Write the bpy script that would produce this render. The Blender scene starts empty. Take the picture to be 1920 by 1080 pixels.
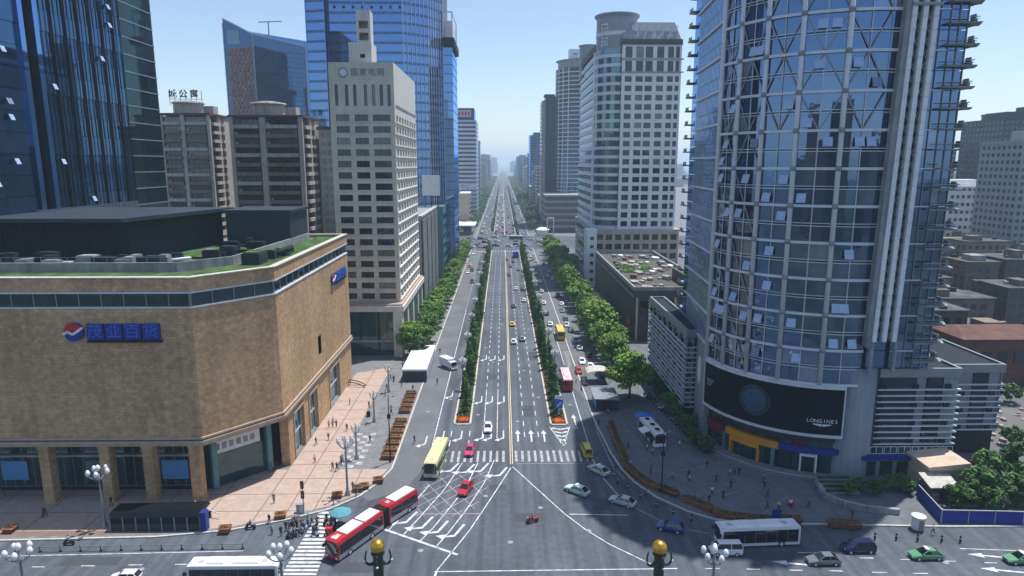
import bpy, bmesh, math, random
from mathutils import Vector, Matrix
R = random.Random(7)
sc = bpy.context.scene
C = sc.collection

# ------------------------------------------------------------------ camera, sky, sun, exposure
F_PX, CAM_H = 1250.0, 55.0
PITCH = math.atan((540 - 307) / F_PX)
YAW = math.atan(17.5 / F_PX * math.cos(PITCH))
cd = bpy.data.cameras.new('camera'); cam = bpy.data.objects.new('camera', cd); C.objects.link(cam)
cam.location = (0, 0, CAM_H); cam.rotation_euler = (math.pi / 2 - PITCH, 0, -YAW)
cd.sensor_width = 36; cd.lens = 36 * F_PX / 1920; cd.clip_end = 30000; cd.clip_start = 0.5
sc.camera = cam

SUN_EL, SUN_AZ = math.radians(72), math.radians(49)      # azimuth from +Y towards +X
w = bpy.data.worlds.new('World'); sc.world = w; w.use_nodes = True
nt = w.node_tree; bg = nt.nodes['Background']
sky = nt.nodes.new('ShaderNodeTexSky'); sky.sky_type = 'NISHITA'; sky.sun_disc = False
sky.sun_elevation = SUN_EL; sky.sun_rotation = SUN_AZ; sky.altitude = 500
sky.air_density = 1.0; sky.dust_density = 0.9; sky.ozone_density = 1.2
nt.links.new(sky.outputs[0], bg.inputs[0]); bg.inputs[1].default_value = 0.112
sd = bpy.data.lights.new('sun', 'SUN'); sun = bpy.data.objects.new('sun', sd); C.objects.link(sun)
sd.energy = 3.7; sd.angle = math.radians(0.6); sd.color = (1.0, 0.965, 0.915)
sv = Vector((math.sin(SUN_AZ) * math.cos(SUN_EL), math.cos(SUN_AZ) * math.cos(SUN_EL), math.sin(SUN_EL)))
sun.rotation_euler = sv.to_track_quat('Z', 'Y').to_euler(); sun.location = (60, 60, 260)
sc.view_settings.view_transform = 'Standard'; sc.view_settings.look = 'None'
sc.view_settings.gamma = 1.0; sc.view_settings.exposure = 0.56
sc.cycles.max_bounces = 6; sc.cycles.diffuse_bounces = 2; sc.cycles.glossy_bounces = 3
sc.cycles.transmission_bounces = 3; sc.cycles.volume_bounces = 1; sc.cycles.caustics_reflective = False
sc.cycles.use_denoising = True

# ------------------------------------------------------------------ pixel -> place
_f = Vector((math.sin(YAW) * math.cos(PITCH), math.cos(YAW) * math.cos(PITCH), -math.sin(PITCH)))
_r = Vector((math.cos(YAW), -math.sin(YAW), 0)); _u = _r.cross(_f)
def G(px, py, z=0.0):
    d = _f + _r * ((px - 960) / F_PX) - _u * ((py - 540) / F_PX)
    t = (z - CAM_H) / d.z
    return (d.x * t, d.y * t)

# ------------------------------------------------------------------ materials
def _new(name):
    m = bpy.data.materials.new(name); m.use_nodes = True
    return m, m.node_tree, m.node_tree.nodes['Principled BSDF']
def mat(name, col, rough=0.75, var=0.18, scale=0.6, metal=0.0, bump=0.0, spec=0.4, emit=None, objcol=False, rnd=0.0, streak=0.0, fine=0.0):
    m, nt, b = _new(name)
    N, L = nt.nodes, nt.links
    b.inputs['Roughness'].default_value = rough; b.inputs['Metallic'].default_value = metal
    b.inputs['Specular IOR Level'].default_value = spec
    tc = N.new('ShaderNodeTexCoord'); nz = N.new('ShaderNodeTexNoise')
    nz.inputs['Scale'].default_value = scale; nz.inputs['Detail'].default_value = 5
    L.new(tc.outputs['Object'], nz.inputs['Vector'])
    mr = N.new('ShaderNodeMapRange')
    mr.inputs[1].default_value = 0.3; mr.inputs[2].default_value = 0.7
    mr.inputs[3].default_value = 1 - var; mr.inputs[4].default_value = 1 + var
    L.new(nz.outputs[0], mr.inputs[0])
    fac = mr.outputs[0]
    if fine:
        n4 = N.new('ShaderNodeTexNoise'); n4.inputs['Scale'].default_value = scale * 14; n4.inputs['Detail'].default_value = 6
        L.new(tc.outputs['Object'], n4.inputs['Vector']); m4 = N.new('ShaderNodeMapRange'); m4.inputs[1].default_value = 0.3; m4.inputs[2].default_value = 0.7
        m4.inputs[3].default_value = 1 - fine; m4.inputs[4].default_value = 1 + fine; L.new(n4.outputs[0], m4.inputs[0])
        mu = N.new('ShaderNodeMath'); mu.operation = 'MULTIPLY'; L.new(fac, mu.inputs[0]); L.new(m4.outputs[0], mu.inputs[1]); fac = mu.outputs[0]
    if rnd:
        oi = N.new('ShaderNodeObjectInfo'); m2 = N.new('ShaderNodeMapRange')
        m2.inputs[3].default_value = 1 - rnd; m2.inputs[4].default_value = 1 + rnd
        L.new(oi.outputs['Random'], m2.inputs[0])
        mu = N.new('ShaderNodeMath'); mu.operation = 'MULTIPLY'
        L.new(fac, mu.inputs[0]); L.new(m2.outputs[0], mu.inputs[1]); fac = mu.outputs[0]
    if streak:
        mp = N.new('ShaderNodeMapping'); mp.inputs['Scale'].default_value = (1, 1, 0.06)
        n2 = N.new('ShaderNodeTexNoise'); n2.inputs['Scale'].default_value = 1.2; n2.inputs['Detail'].default_value = 4
        L.new(tc.outputs['Object'], mp.inputs[0]); L.new(mp.outputs[0], n2.inputs['Vector'])
        m3 = N.new('ShaderNodeMapRange'); m3.inputs[1].default_value = 0.35; m3.inputs[2].default_value = 0.7
        m3.inputs[3].default_value = 1; m3.inputs[4].default_value = 1 - streak
        L.new(n2.outputs[0], m3.inputs[0])
        mu = N.new('ShaderNodeMath'); mu.operation = 'MULTIPLY'
        L.new(fac, mu.inputs[0]); L.new(m3.outputs[0], mu.inputs[1]); fac = mu.outputs[0]
    vm = N.new('ShaderNodeVectorMath'); vm.operation = 'SCALE'
    if objcol:
        oi = N.new('ShaderNodeObjectInfo'); L.new(oi.outputs['Color'], vm.inputs[0])
    else:
        vm.inputs[0].default_value = col[:3]
    L.new(fac, vm.inputs['Scale']); L.new(vm.outputs[0], b.inputs['Base Color'])
    if bump:
        bp = N.new('ShaderNodeBump'); bp.inputs['Strength'].default_value = bump; bp.inputs['Distance'].default_value = 0.05
        n3 = N.new('ShaderNodeTexNoise'); n3.inputs['Scale'].default_value = scale * 6; n3.inputs['Detail'].default_value = 6
        L.new(tc.outputs['Object'], n3.inputs['Vector']); L.new(n3.outputs[0], bp.inputs['Height']); L.new(bp.outputs[0], b.inputs['Normal'])
    if emit:
        b.inputs['Emission Color'].default_value = (*emit[:3], 1); b.inputs['Emission Strength'].default_value = emit[3]
    return m
def glass(name, base, tint, fac=0.25, rough=0.03, var=0.5, wav=0.02, rnd=0.6, pal=None):
    """coated window glass: a dark tinted body under a mirror coat that grows towards grazing"""
    m, nt, b = _new(name); N, L = nt.nodes, nt.links
    N.remove(b)
    out = N['Material Output']
    df = N.new('ShaderNodeBsdfDiffuse'); gl = N.new('ShaderNodeBsdfGlossy')
    gl.inputs['Roughness'].default_value = rough; gl.inputs['Color'].default_value = (*tint, 1)
    oi = N.new('ShaderNodeObjectInfo'); tc = N.new('ShaderNodeTexCoord')
    nz = N.new('ShaderNodeTexNoise'); nz.inputs['Scale'].default_value = 0.15; nz.inputs['Detail'].default_value = 3
    L.new(tc.outputs['Object'], nz.inputs['Vector'])
    mr = N.new('ShaderNodeMapRange'); mr.inputs[1].default_value = 0.3; mr.inputs[2].default_value = 0.7
    mr.inputs[3].default_value = 1 - var; mr.inputs[4].default_value = 1 + var; L.new(nz.outputs[0], mr.inputs[0])
    m2 = N.new('ShaderNodeMapRange'); m2.inputs[3].default_value = 1 - rnd; m2.inputs[4].default_value = 1 + rnd
    L.new(oi.outputs['Random'], m2.inputs[0])
    mu = N.new('ShaderNodeMath'); mu.operation = 'MULTIPLY'; L.new(mr.outputs[0], mu.inputs[0]); L.new(m2.outputs[0], mu.inputs[1])
    vm = N.new('ShaderNodeVectorMath'); vm.operation = 'SCALE'; vm.inputs[0].default_value = base
    if pal:
        cr = N.new('ShaderNodeValToRGB'); cr.color_ramp.interpolation = 'CONSTANT'
        while len(cr.color_ramp.elements) < len(pal): cr.color_ramp.elements.new(0.5)
        for k, q in enumerate(pal): cr.color_ramp.elements[k].position = k / len(pal); cr.color_ramp.elements[k].color = (*q, 1)
        L.new(oi.outputs['Random'], cr.inputs[0]); L.new(cr.outputs[0], vm.inputs[0])
    L.new(mu.outputs[0], vm.inputs['Scale']); L.new(vm.outputs[0], df.inputs[0])
    n2 = N.new('ShaderNodeTexNoise'); n2.inputs['Scale'].default_value = 0.35; n2.inputs['Detail'].default_value = 2
    L.new(tc.outputs['Object'], n2.inputs['Vector'])
    bp = N.new('ShaderNodeBump'); bp.inputs['Strength'].default_value = wav * 6; bp.inputs['Distance'].default_value = 0.1
    L.new(n2.outputs[0], bp.inputs['Height']); L.new(bp.outputs[0], gl.inputs['Normal'])
    lw = N.new('ShaderNodeFresnel'); lw.inputs[0].default_value = 1.5
    ma = N.new('ShaderNodeMath'); ma.operation = 'ADD'; ma.use_clamp = True; ma.inputs[1].default_value = fac
    L.new(lw.outputs[0], ma.inputs[0])
    mx = N.new('ShaderNodeMixShader'); L.new(ma.outputs[0], mx.inputs[0]); L.new(df.outputs[0], mx.inputs[1]); L.new(gl.outputs[0], mx.inputs[2])
    L.new(mx.outputs[0], out.inputs[0])
    return m
def stone(name, c1, c2, cm, bw, bh, rough=0.8, mort=0.02, blotch=0.25, axis='wall', bump=0.3, nsc=0.5, streak=0.0):
    """slabs laid in courses, joints and colour per slab; wall: runs along the wall whichever way it faces"""
    m, nt, b = _new(name); N, L = nt.nodes, nt.links
    b.inputs['Roughness'].default_value = rough; b.inputs['Specular IOR Level'].default_value = 0.3
    tc = N.new('ShaderNodeTexCoord'); sp = N.new('ShaderNodeSeparateXYZ'); cb = N.new('ShaderNodeCombineXYZ')
    L.new(tc.outputs['Object'], sp.inputs[0])
    if axis == 'wall':
        ad = N.new('ShaderNodeMath'); ad.operation = 'ADD'; L.new(sp.outputs[0], ad.inputs[0]); L.new(sp.outputs[1], ad.inputs[1])
        L.new(ad.outputs[0], cb.inputs[0]); L.new(sp.outputs[2], cb.inputs[1])
    else:
        L.new(sp.outputs[0], cb.inputs[0]); L.new(sp.outputs[1], cb.inputs[1])
    br = N.new('ShaderNodeTexBrick'); br.inputs['Scale'].default_value = 1.0
    br.inputs['Brick Width'].default_value = bw; br.inputs['Row Height'].default_value = bh
    br.inputs['Mortar Size'].default_value = mort; br.inputs['Color1'].default_value = (*c1, 1); br.inputs['Color2'].default_value = (*c2, 1)
    br.inputs['Mortar'].default_value = (*cm, 1); L.new(cb.outputs[0], br.inputs['Vector'])
    nz = N.new('ShaderNodeTexNoise'); nz.inputs['Scale'].default_value = nsc; nz.inputs['Detail'].default_value = 8; nz.inputs['Roughness'].default_value = 0.75
    L.new(tc.outputs['Object'], nz.inputs['Vector'])
    mr = N.new('ShaderNodeMapRange'); mr.inputs[1].default_value = 0.3; mr.inputs[2].default_value = 0.7
    mr.inputs[3].default_value = 1 - blotch; mr.inputs[4].default_value = 1 + blotch; L.new(nz.outputs[0], mr.inputs[0])
    fac = mr.outputs[0]
    if streak:
        mp = N.new('ShaderNodeMapping'); mp.inputs['Scale'].default_value = (.8, .8, .035); n2 = N.new('ShaderNodeTexNoise'); n2.inputs['Scale'].default_value = 1.0; n2.inputs['Detail'].default_value = 5
        L.new(tc.outputs['Object'], mp.inputs[0]); L.new(mp.outputs[0], n2.inputs['Vector']); n5 = N.new('ShaderNodeTexNoise'); n5.inputs['Scale'].default_value = .07; L.new(tc.outputs['Object'], n5.inputs['Vector'])
        for src, lo, hi in ((n2, 1 - streak, 1 + streak * .4), (n5, .86, 1.12)):
            m3 = N.new('ShaderNodeMapRange'); m3.inputs[1].default_value = .35; m3.inputs[2].default_value = .65; m3.inputs[3].default_value = lo; m3.inputs[4].default_value = hi; L.new(src.outputs[0], m3.inputs[0])
            mu = N.new('ShaderNodeMath'); mu.operation = 'MULTIPLY'; L.new(fac, mu.inputs[0]); L.new(m3.outputs[0], mu.inputs[1]); fac = mu.outputs[0]
    vm = N.new('ShaderNodeVectorMath'); vm.operation = 'SCALE'; L.new(br.outputs[0], vm.inputs[0]); L.new(fac, vm.inputs['Scale'])
    L.new(vm.outputs[0], b.inputs['Base Color'])
    bp = N.new('ShaderNodeBump'); bp.inputs['Strength'].default_value = bump; bp.inputs['Distance'].default_value = 0.04; bp.invert = True
    L.new(br.outputs[1], bp.inputs['Height']); L.new(bp.outputs[0], b.inputs['Normal'])
    return m
M = {}
M['asphalt'] = mat('asphalt', (0.084, 0.096, 0.117), 0.85, 0.2, 0.07, bump=0.15, fine=0.14)
def worn_asphalt(m):
    nt = m.node_tree; N, L = nt.nodes, nt.links; b = N['Principled BSDF']; src = b.inputs['Base Color'].links[0].from_socket
    tc = N.new('ShaderNodeTexCoord'); mp = N.new('ShaderNodeMapping'); mp.inputs['Scale'].default_value = (0.75, 0.012, 1)
    n = N.new('ShaderNodeTexNoise'); n.inputs['Scale'].default_value = 1.0; n.inputs['Detail'].default_value = 3
    v = N.new('ShaderNodeTexVoronoi'); v.inputs['Scale'].default_value = 0.09; v.feature = 'F1'
    L.new(tc.outputs['Object'], mp.inputs[0]); L.new(mp.outputs[0], n.inputs['Vector']); L.new(tc.outputs['Object'], v.inputs['Vector'])
    r = N.new('ShaderNodeMapRange'); r.inputs[1].default_value = .35; r.inputs[2].default_value = .65; r.inputs[3].default_value = .74; r.inputs[4].default_value = 1.2; L.new(n.outputs[0], r.inputs[0])
    sp = N.new('ShaderNodeSeparateColor'); L.new(v.outputs['Color'], sp.inputs[0])
    r2 = N.new('ShaderNodeMapRange'); r2.inputs[3].default_value = .93; r2.inputs[4].default_value = 1.08; L.new(sp.outputs[0], r2.inputs[0])
    mu = N.new('ShaderNodeMath'); mu.operation = 'MULTIPLY'; L.new(r.outputs[0], mu.inputs[0]); L.new(r2.outputs[0], mu.inputs[1])
    vm = N.new('ShaderNodeVectorMath'); vm.operation = 'SCALE'; L.new(src, vm.inputs[0]); L.new(mu.outputs[0], vm.inputs['Scale']); L.new(vm.outputs[0], b.inputs['Base Color'])
worn_asphalt(M['asphalt'])
M['patch'] = mat('road_patch', (0.06, 0.066, 0.078), 0.85, 0.15, 0.4, fine=0.1)
M['pave_grey'] = stone('pave_grey', (0.20, 0.205, 0.215), (0.17, 0.175, 0.185), (0.12, 0.12, 0.125), 1.2, 1.2, axis='floor', bump=0.1)
M['pave_dark'] = stone('pave_dark', (0.145, 0.155, 0.17), (0.125, 0.135, 0.15), (0.09, 0.09, 0.1), 2.4, 2.4, axis='floor', bump=0.1)
M['pave_pink'] = stone('pave_pink', (0.46, 0.345, 0.285), (0.42, 0.315, 0.26), (0.31, 0.24, 0.2), 0.8, 0.8, axis='floor', blotch=0.15, bump=0.1)
M['joint'] = mat('joint', (0.2, 0.14, 0.11), 0.9)
M['kerb'] = mat('kerb', (0.5, 0.48, 0.42), 0.85, 0.2, 1.5)
M['white_paint'] = mat('white_paint', (0.58, 0.59, 0.61), 0.75, 0.42, 1.1, fine=0.3)
M['worn_paint'] = mat('worn_paint', (0.36, 0.36, 0.37), 0.8, 0.45, 1.2)
M['yellow_line'] = mat('yellow_line', (0.62, 0.52, 0.36), 0.75, 0.2, 1.3)
M['pink_line'] = mat('pink_line', (0.42, 0.3, 0.27), 0.8, 0.35, 1.3)
M['jet'] = mat('jet_black', (0.006, 0.008, 0.011), 0.45, 0.2, 1, spec=0.2)
M['square'] = mat('square_mix', (0.052, 0.06, 0.05), 0.95, 0.6, 0.025, fine=0.3)
M['lane_grey'] = mat('lane_concrete', (0.135, 0.142, 0.155), 0.9, 0.16, 0.12, fine=0.1)
M['ground'] = mat('city_ground', (0.15, 0.15, 0.145), 0.95, 0.45, 0.02)
M['mall'] = stone('mall_stone', (0.60, 0.395, 0.22), (0.48, 0.31, 0.165), (0.38, 0.245, 0.13), 0.95, 0.48, blotch=0.3, bump=0.3, nsc=1.1, mort=0.02, streak=0.14)
M['mall_trim'] = mat('mall_trim', (0.46, 0.35, 0.26), 0.7, 0.15, 1.0)
M['mall_dark'] = mat('mall_groove', (0.09, 0.07, 0.06), 0.6)
M['grass'] = mat('grass', (0.045, 0.10, 0.022), 0.95, 0.6, 0.45, bump=0.6)
M['concrete'] = mat('concrete', (0.32, 0.33, 0.33), 0.85, 0.2, 0.5, streak=0.3)
M['concrete_lt'] = mat('concrete_light', (0.5, 0.5, 0.48), 0.85, 0.15, 0.5, streak=0.25)
M['beige'] = mat('beige_tile', (0.68, 0.66, 0.55), 0.75, 0.07, 0.3, streak=0.14)
M['beige2'] = mat('cream_render', (0.72, 0.69, 0.62), 0.75, 0.06, 0.3, streak=0.12)
M['white_wall'] = mat('white_wall', (0.86, 0.86, 0.86), 0.7, 0.06, 0.3, streak=0.16)
M['grey_wall'] = mat('grey_wall', (0.30, 0.32, 0.35), 0.7, 0.1, 0.3, streak=0.2)
M['grey_metal'] = mat('grey_metal', (0.27, 0.3, 0.33), 0.45, 0.1, 0.5, metal=0.3)
M['pale_metal'] = mat('pale_metal', (0.66, 0.69, 0.73), 0.45, 0.08, 0.8, metal=0.1)
M['dark_metal'] = mat('dark_metal', (0.022, 0.028, 0.034), 0.7, 0.2, 0.8, spec=0.15)
M['slate'] = mat('slate_roof', (0.03, 0.045, 0.062), 0.55, 0.2, 0.2, spec=0.25)
M['black'] = mat('black_rubber', (0.02, 0.02, 0.022), 0.7)
M['brown'] = mat('brown_wall', (0.16, 0.11, 0.09), 0.8, 0.2, 0.3, streak=0.2)
M['apt'] = mat('apartment_wall', (0.27, 0.205, 0.145), 0.85, 0.15, 0.3, streak=0.35)
M['apt_lt'] = mat('apartment_pale', (0.56, 0.51, 0.45), 0.85, 0.1, 0.3, streak=0.3)
M['roof_red'] = mat('roof_red', (0.13, 0.062, 0.048), 0.85, 0.25, 0.4)
M['roof_grey'] = mat('roof_grey', (0.17, 0.175, 0.18), 0.9, 0.35, 0.25)
M['olive'] = mat('olive_wall', (0.095, 0.092, 0.075), 0.85, 0.1, 0.2, streak=0.25)
M['g_tower'] = glass('glass_blue', (0.005, 0.018, 0.035), (0.22, 0.44, 0.8), 0.19, rnd=0.4, wav=0.0)
M['g_right'] = glass('glass_right', (0.020, 0.028, 0.034), (0.33, 0.56, 0.98), 0.29, rnd=0.3, wav=0.03, pal=[(.012, .016, .02), (.05, .042, .036), (.016, .024, .03), (.03, .05, .045), (.01, .014, .02), (.09, .095, .1), (.02, .028, .036), (.04, .05, .06), (.012, .02, .03), (.014, .018, .022), (.16, .16, .155)])
M['g_deep'] = glass('glass_deep', (0.006, 0.04, 0.10), (0.18, 0.38, 0.72), 0.22, rnd=0.2, wav=0.004)
M['g_dark'] = glass('glass_dark', (0.008, 0.022, 0.026), (0.3, 0.45, 0.5), 0.05, rnd=0.4, wav=0.004)
M['g_sky'] = glass('glass_sky', (0.015, 0.05, 0.13), (0.28, 0.52, 1.0), 0.42, rnd=0.3, wav=0.008)
M['g_green'] = glass('glass_green', (0.03, 0.085, 0.1), (0.5, 0.72, 0.85), 0.18, rnd=0.4)
M['g_win'] = glass('glass_window', (0.02, 0.025, 0.03), (0.55, 0.7, 0.9), 0.04, rnd=0.9)
M['curtain'] = glass('glass_curtain', (0.2, 0.19, 0.17), (0.6, 0.7, 0.85), 0.03, rnd=0.6)
M['g_car'] = glass('glass_car', (0.01, 0.012, 0.015), (0.7, 0.8, 0.9), 0.06, rnd=0.1)
M['g_shop'] = glass('glass_shop', (0.02, 0.055, 0.06), (0.6, 0.8, 0.85), 0.06, rnd=0.5)
M['blind'] = mat('open_sash', (0.40, 0.52, 0.74), 0.25, 0.1, 1, spec=0.8)
M['paint'] = mat('car_paint', (1, 1, 1), 0.25, 0.04, 2, spec=0.6, objcol=True)
M['cloth'] = mat('cloth', (1, 1, 1), 0.85, 0.2, 6, objcol=True)
M['trousers'] = mat('trousers', (0.03, 0.035, 0.05), 0.85, 0.3, 6, rnd=0.7)
M['skin'] = mat('skin', (0.5, 0.32, 0.23), 0.6, 0.05)
M['hair'] = mat('hair', (0.012, 0.01, 0.009), 0.6)
M['bark'] = mat('bark', (0.12, 0.095, 0.07), 0.9, 0.3, 3, bump=0.5)
M['red_light'] = mat('tail_lamp', (0.45, 0.02, 0.02), 0.3)
M['white_light'] = mat('head_lamp', (0.8, 0.82, 0.85), 0.15)
M['globe'] = mat('opal_globe', (0.82, 0.83, 0.82), 0.25, 0.03)
M['gold'] = mat('gold', (0.75, 0.42, 0.06), 0.28, 0.15, 2, metal=0.85)
M['bronze'] = mat('green_bronze', (0.02, 0.05, 0.035), 0.5, 0.3, 3)
M['rust'] = mat('planter_wood', (0.24, 0.085, 0.05), 0.8, 0.3, 3, rnd=0.35)
M['soil'] = mat('soil', (0.05, 0.035, 0.025), 0.95)
M['blue'] = mat('blue_panel', (0.012, 0.035, 0.26), 0.5, 0.1, 1)
M['blue_fence'] = mat('blue_hoarding', (0.012, 0.035, 0.30), 0.6, 0.12, 0.7)
M['sign_blue'] = mat('sign_blue', (0.03, 0.14, 0.6), 0.4, 0.05)
M['sky_blue'] = mat('light_blue', (0.12, 0.4, 0.75), 0.5, 0.08)
M['orange'] = mat('orange_fascia', (0.75, 0.30, 0.02), 0.5, 0.1)
M['maroon'] = mat('maroon_fascia', (0.14, 0.012, 0.03), 0.5, 0.1)
M['red'] = mat('red_paint', (0.55, 0.02, 0.025), 0.45, 0.1)
M['white'] = mat('plain_white', (0.78, 0.78, 0.78), 0.5, 0.06)
M['tan'] = mat('tan_wall', (0.55, 0.44, 0.33), 0.85, 0.15, 0.5)
M['screen'] = mat('screen_black', (0.005, 0.01, 0.018), 0.6, 0.2, 0.3, spec=0.1)
M['dial'] = mat('watch_dial', (0.03, 0.09, 0.17), 0.35, 0.35, 0.4)
M['teal'] = mat('teal_panel', (0.10, 0.22, 0.24), 0.4, 0.15)
M['rubble'] = mat('rubble', (0.36, 0.29, 0.26), 0.9, 0.5, 1.5)
M['orange_flower'] = mat('orange_flower', (0.8, 0.16, 0.01), 0.8, 0.3, 5)
M['turquoise'] = mat('turquoise_cloth', (0.09, 0.3, 0.36), 0.8, 0.1)
def leafmat(name, col, var=0.45):
    m = mat(name, col, 0.65, var, 0.9, rnd=0.32, spec=0.25)
    b = m.node_tree.nodes['Principled BSDF']
    b.inputs['Subsurface Weight'].default_value = 0.0
    return m
M['leaf'] = leafmat('leaf_green', (0.10, 0.215, 0.04))
M['leaf2'] = leafmat('leaf_bright', (0.19, 0.33, 0.05))
M['leaf_dark'] = leafmat('leaf_dark', (0.03, 0.078, 0.03))
M['clay'] = mat('clay_block', (0.27, 0.125, 0.09), 0.8, 0.15, 0.6, rnd=0.25)
M['old_wall'] = mat('old_wall', (0.15, 0.145, 0.135), 0.9, 0.3, 0.25, streak=0.45)
M['old_wall2'] = mat('old_wall_tan', (0.2, 0.165, 0.13), 0.9, 0.3, 0.25, streak=0.45)
M['old_roof'] = mat('old_roof', (0.085, 0.085, 0.085), 0.95, 0.5, 0.3, fine=0.3)
M['leaf_far'] = leafmat('leaf_far', (0.045, 0.10, 0.04))

# ------------------------------------------------------------------ mesh building
class MB:
    def __init__(s): s.v, s.f, s.m = [], [], []
    def poly(s, pts, m=0):
        n = len(s.v); s.v += [tuple(p) for p in pts]; s.f.append(tuple(range(n, n + len(pts)))); s.m.append(m)
    def hexa(s, p, m=0):      # p: 4 bottom ccw, 4 top ccw
        n = len(s.v); s.v += [tuple(q) for q in p]
        for q in ((3, 2, 1, 0), (4, 5, 6, 7), (0, 1, 5, 4), (1, 2, 6, 5), (2, 3, 7, 6), (3, 0, 4, 7)):
            s.f.append(tuple(n + i for i in q)); s.m.append(m)
    def box(s, x0, x1, y0, y1, z0, z1, m=0):
        s.hexa([(x0, y0, z0), (x1, y0, z0), (x1, y1, z0), (x0, y1, z0), (x0, y0, z1), (x1, y0, z1), (x1, y1, z1), (x0, y1, z1)], m)
    def prism(s, poly, z0, z1, m=0, mt=None, mb=True):
        a = sum(poly[i][0] * poly[(i + 1) % len(poly)][1] - poly[(i + 1) % len(poly)][0] * poly[i][1] for i in range(len(poly)))
        if a < 0: poly = poly[::-1]
        n, k = len(s.v), len(poly)
        s.v += [(p[0], p[1], z0) for p in poly] + [(p[0], p[1], z1) for p in poly]
        for i in range(k):
            j = (i + 1) % k; s.f.append((n + i, n + j, n + k + j, n + k + i)); s.m.append(m)
        s.f.append(tuple(range(n + k, n + 2 * k))); s.m.append(m if mt is None else mt)
        if mb: s.f.append(tuple(range(n + k - 1, n - 1, -1))); s.m.append(m)
    def beam(s, p, q, w, h=None, m=0, up=(0, 0, 1)):
        p, q = Vector(p), Vector(q); h = w if h is None else h
        d = (q - p); 
        if d.length < 1e-6: return
        d.normalize(); upv = Vector(up)
        if abs(d.dot(upv)) > 0.98: upv = Vector((0, 1, 0))
        a = d.cross(upv).normalized() * (w / 2); b = a.cross(d).normalized() * (h / 2)
        s.hexa([p - a - b, q - a - b, q + a - b, p + a - b, p - a + b, q - a + b, q + a + b, p + a + b], m)
    def tube(s, p, q, r0, r1=None, n=8, m=0, cap=True):
        p, q = Vector(p), Vector(q); r1 = r0 if r1 is None else r1
        d = (q - p).normalized(); a = d.orthogonal().normalized(); b = d.cross(a)
        k = len(s.v)
        for c, r in ((p, r0), (q, r1)):
            for i in range(n):
                t = 2 * math.pi * i / n; s.v.append(tuple(c + a * (r * math.cos(t)) + b * (r * math.sin(t))))
        for i in range(n):
            j = (i + 1) % n; s.f.append((k + i, k + j, k + n + j, k + n + i)); s.m.append(m)
        if cap:
            s.f.append(tuple(range(k + n, k + 2 * n))); s.m.append(m); s.f.append(tuple(range(k + n - 1, k - 1, -1))); s.m.append(m)
    def lathe(s, c, prof, n=12, m=0, mf=None):
        k = len(s.v); c = Vector(c)
        for r, z in prof:
            for i in range(n):
                t = 2 * math.pi * i / n; s.v.append((c.x + r * math.cos(t), c.y + r * math.sin(t), c.z + z))
        for a in range(len(prof) - 1):
            for i in range(n):
                j = (i + 1) % n; s.f.append((k + a * n + i, k + a * n + j, k + (a + 1) * n + j, k + (a + 1) * n + i)); s.m.append(m if mf is None else mf(a))
        s.f.append(tuple(range(k + (len(prof) - 1) * n, k + len(prof) * n))); s.m.append(m)
    def ball(s, c, r, n=12, m=0, sz=1.0):
        h = n // 2
        s.lathe((c[0], c[1], c[2]), [(max(r * math.sin(math.pi * i / h), 1e-3), -r * sz * math.cos(math.pi * i / h)) for i in range(h + 1)], n, m)
    def build(s, name, mats, parent=None, loc=(0, 0, 0), rz=0.0, smooth=False):
        return place(name, s.mesh(name, mats, smooth), parent, loc, rz)
    def mesh(s, name, mats, smooth=False):
        me = bpy.data.meshes.new(name); me.from_pydata(s.v, [], s.f)
        mats = [mats] if isinstance(mats, (str, bpy.types.Material)) else mats
        for q in mats: me.materials.append(M[q] if isinstance(q, str) else q)
        if len(mats) > 1: me.polygons.foreach_set('material_index', s.m)
        if smooth: me.polygons.foreach_set('use_smooth', [True] * len(me.polygons))
        me.update(); return me
def place(name, me, parent=None, loc=(0, 0, 0), rz=0.0):
    o = bpy.data.objects.new(name, me); C.objects.link(o)
    o.location = loc
    if rz: o.rotation_euler = (0, 0, rz)
    if parent: o.parent = parent
    return o
def tag(o, label=None, cat=None, group=None, kind=None):
    if label: o['label'] = label
    if cat: o['category'] = cat
    if group: o['group'] = group
    if kind: o['kind'] = kind
    return o
def empty(name, loc=(0, 0, 0), rz=0.0):
    o = bpy.data.objects.new(name, None); C.objects.link(o); o.location = loc; o.rotation_euler = (0, 0, rz)
    o.empty_display_size = 0.5
    return o
def copy_tree(o, parent=None):
    c = o.copy(); C.objects.link(c)
    if parent: c.parent = parent
    for ch in list(o.children): copy_tree(ch, c)
    return c
class Thing:
    """a thing in world coordinates: an Empty at the base, parts given in world coordinates"""
    def __init__(s, name, label, cat, base, group=None):
        s.b = Vector((base[0], base[1], base[2] if len(base) > 2 else 0.0))
        s.o = empty(name, s.b); tag(s.o, label, cat, group)
    def part(s, name, mb, mats, smooth=False, parent=None, label=None, kind=None):
        o = mb.build(name, mats, parent or s.o, (0, 0, 0) if parent else -s.b, 0, smooth)
        if label: o['label'] = label
        if kind: o['kind'] = kind
        return o
    def inst(s, name, me, loc, rz=0.0):
        return place(name, me, s.o, Vector(loc) - s.b, rz)
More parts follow.
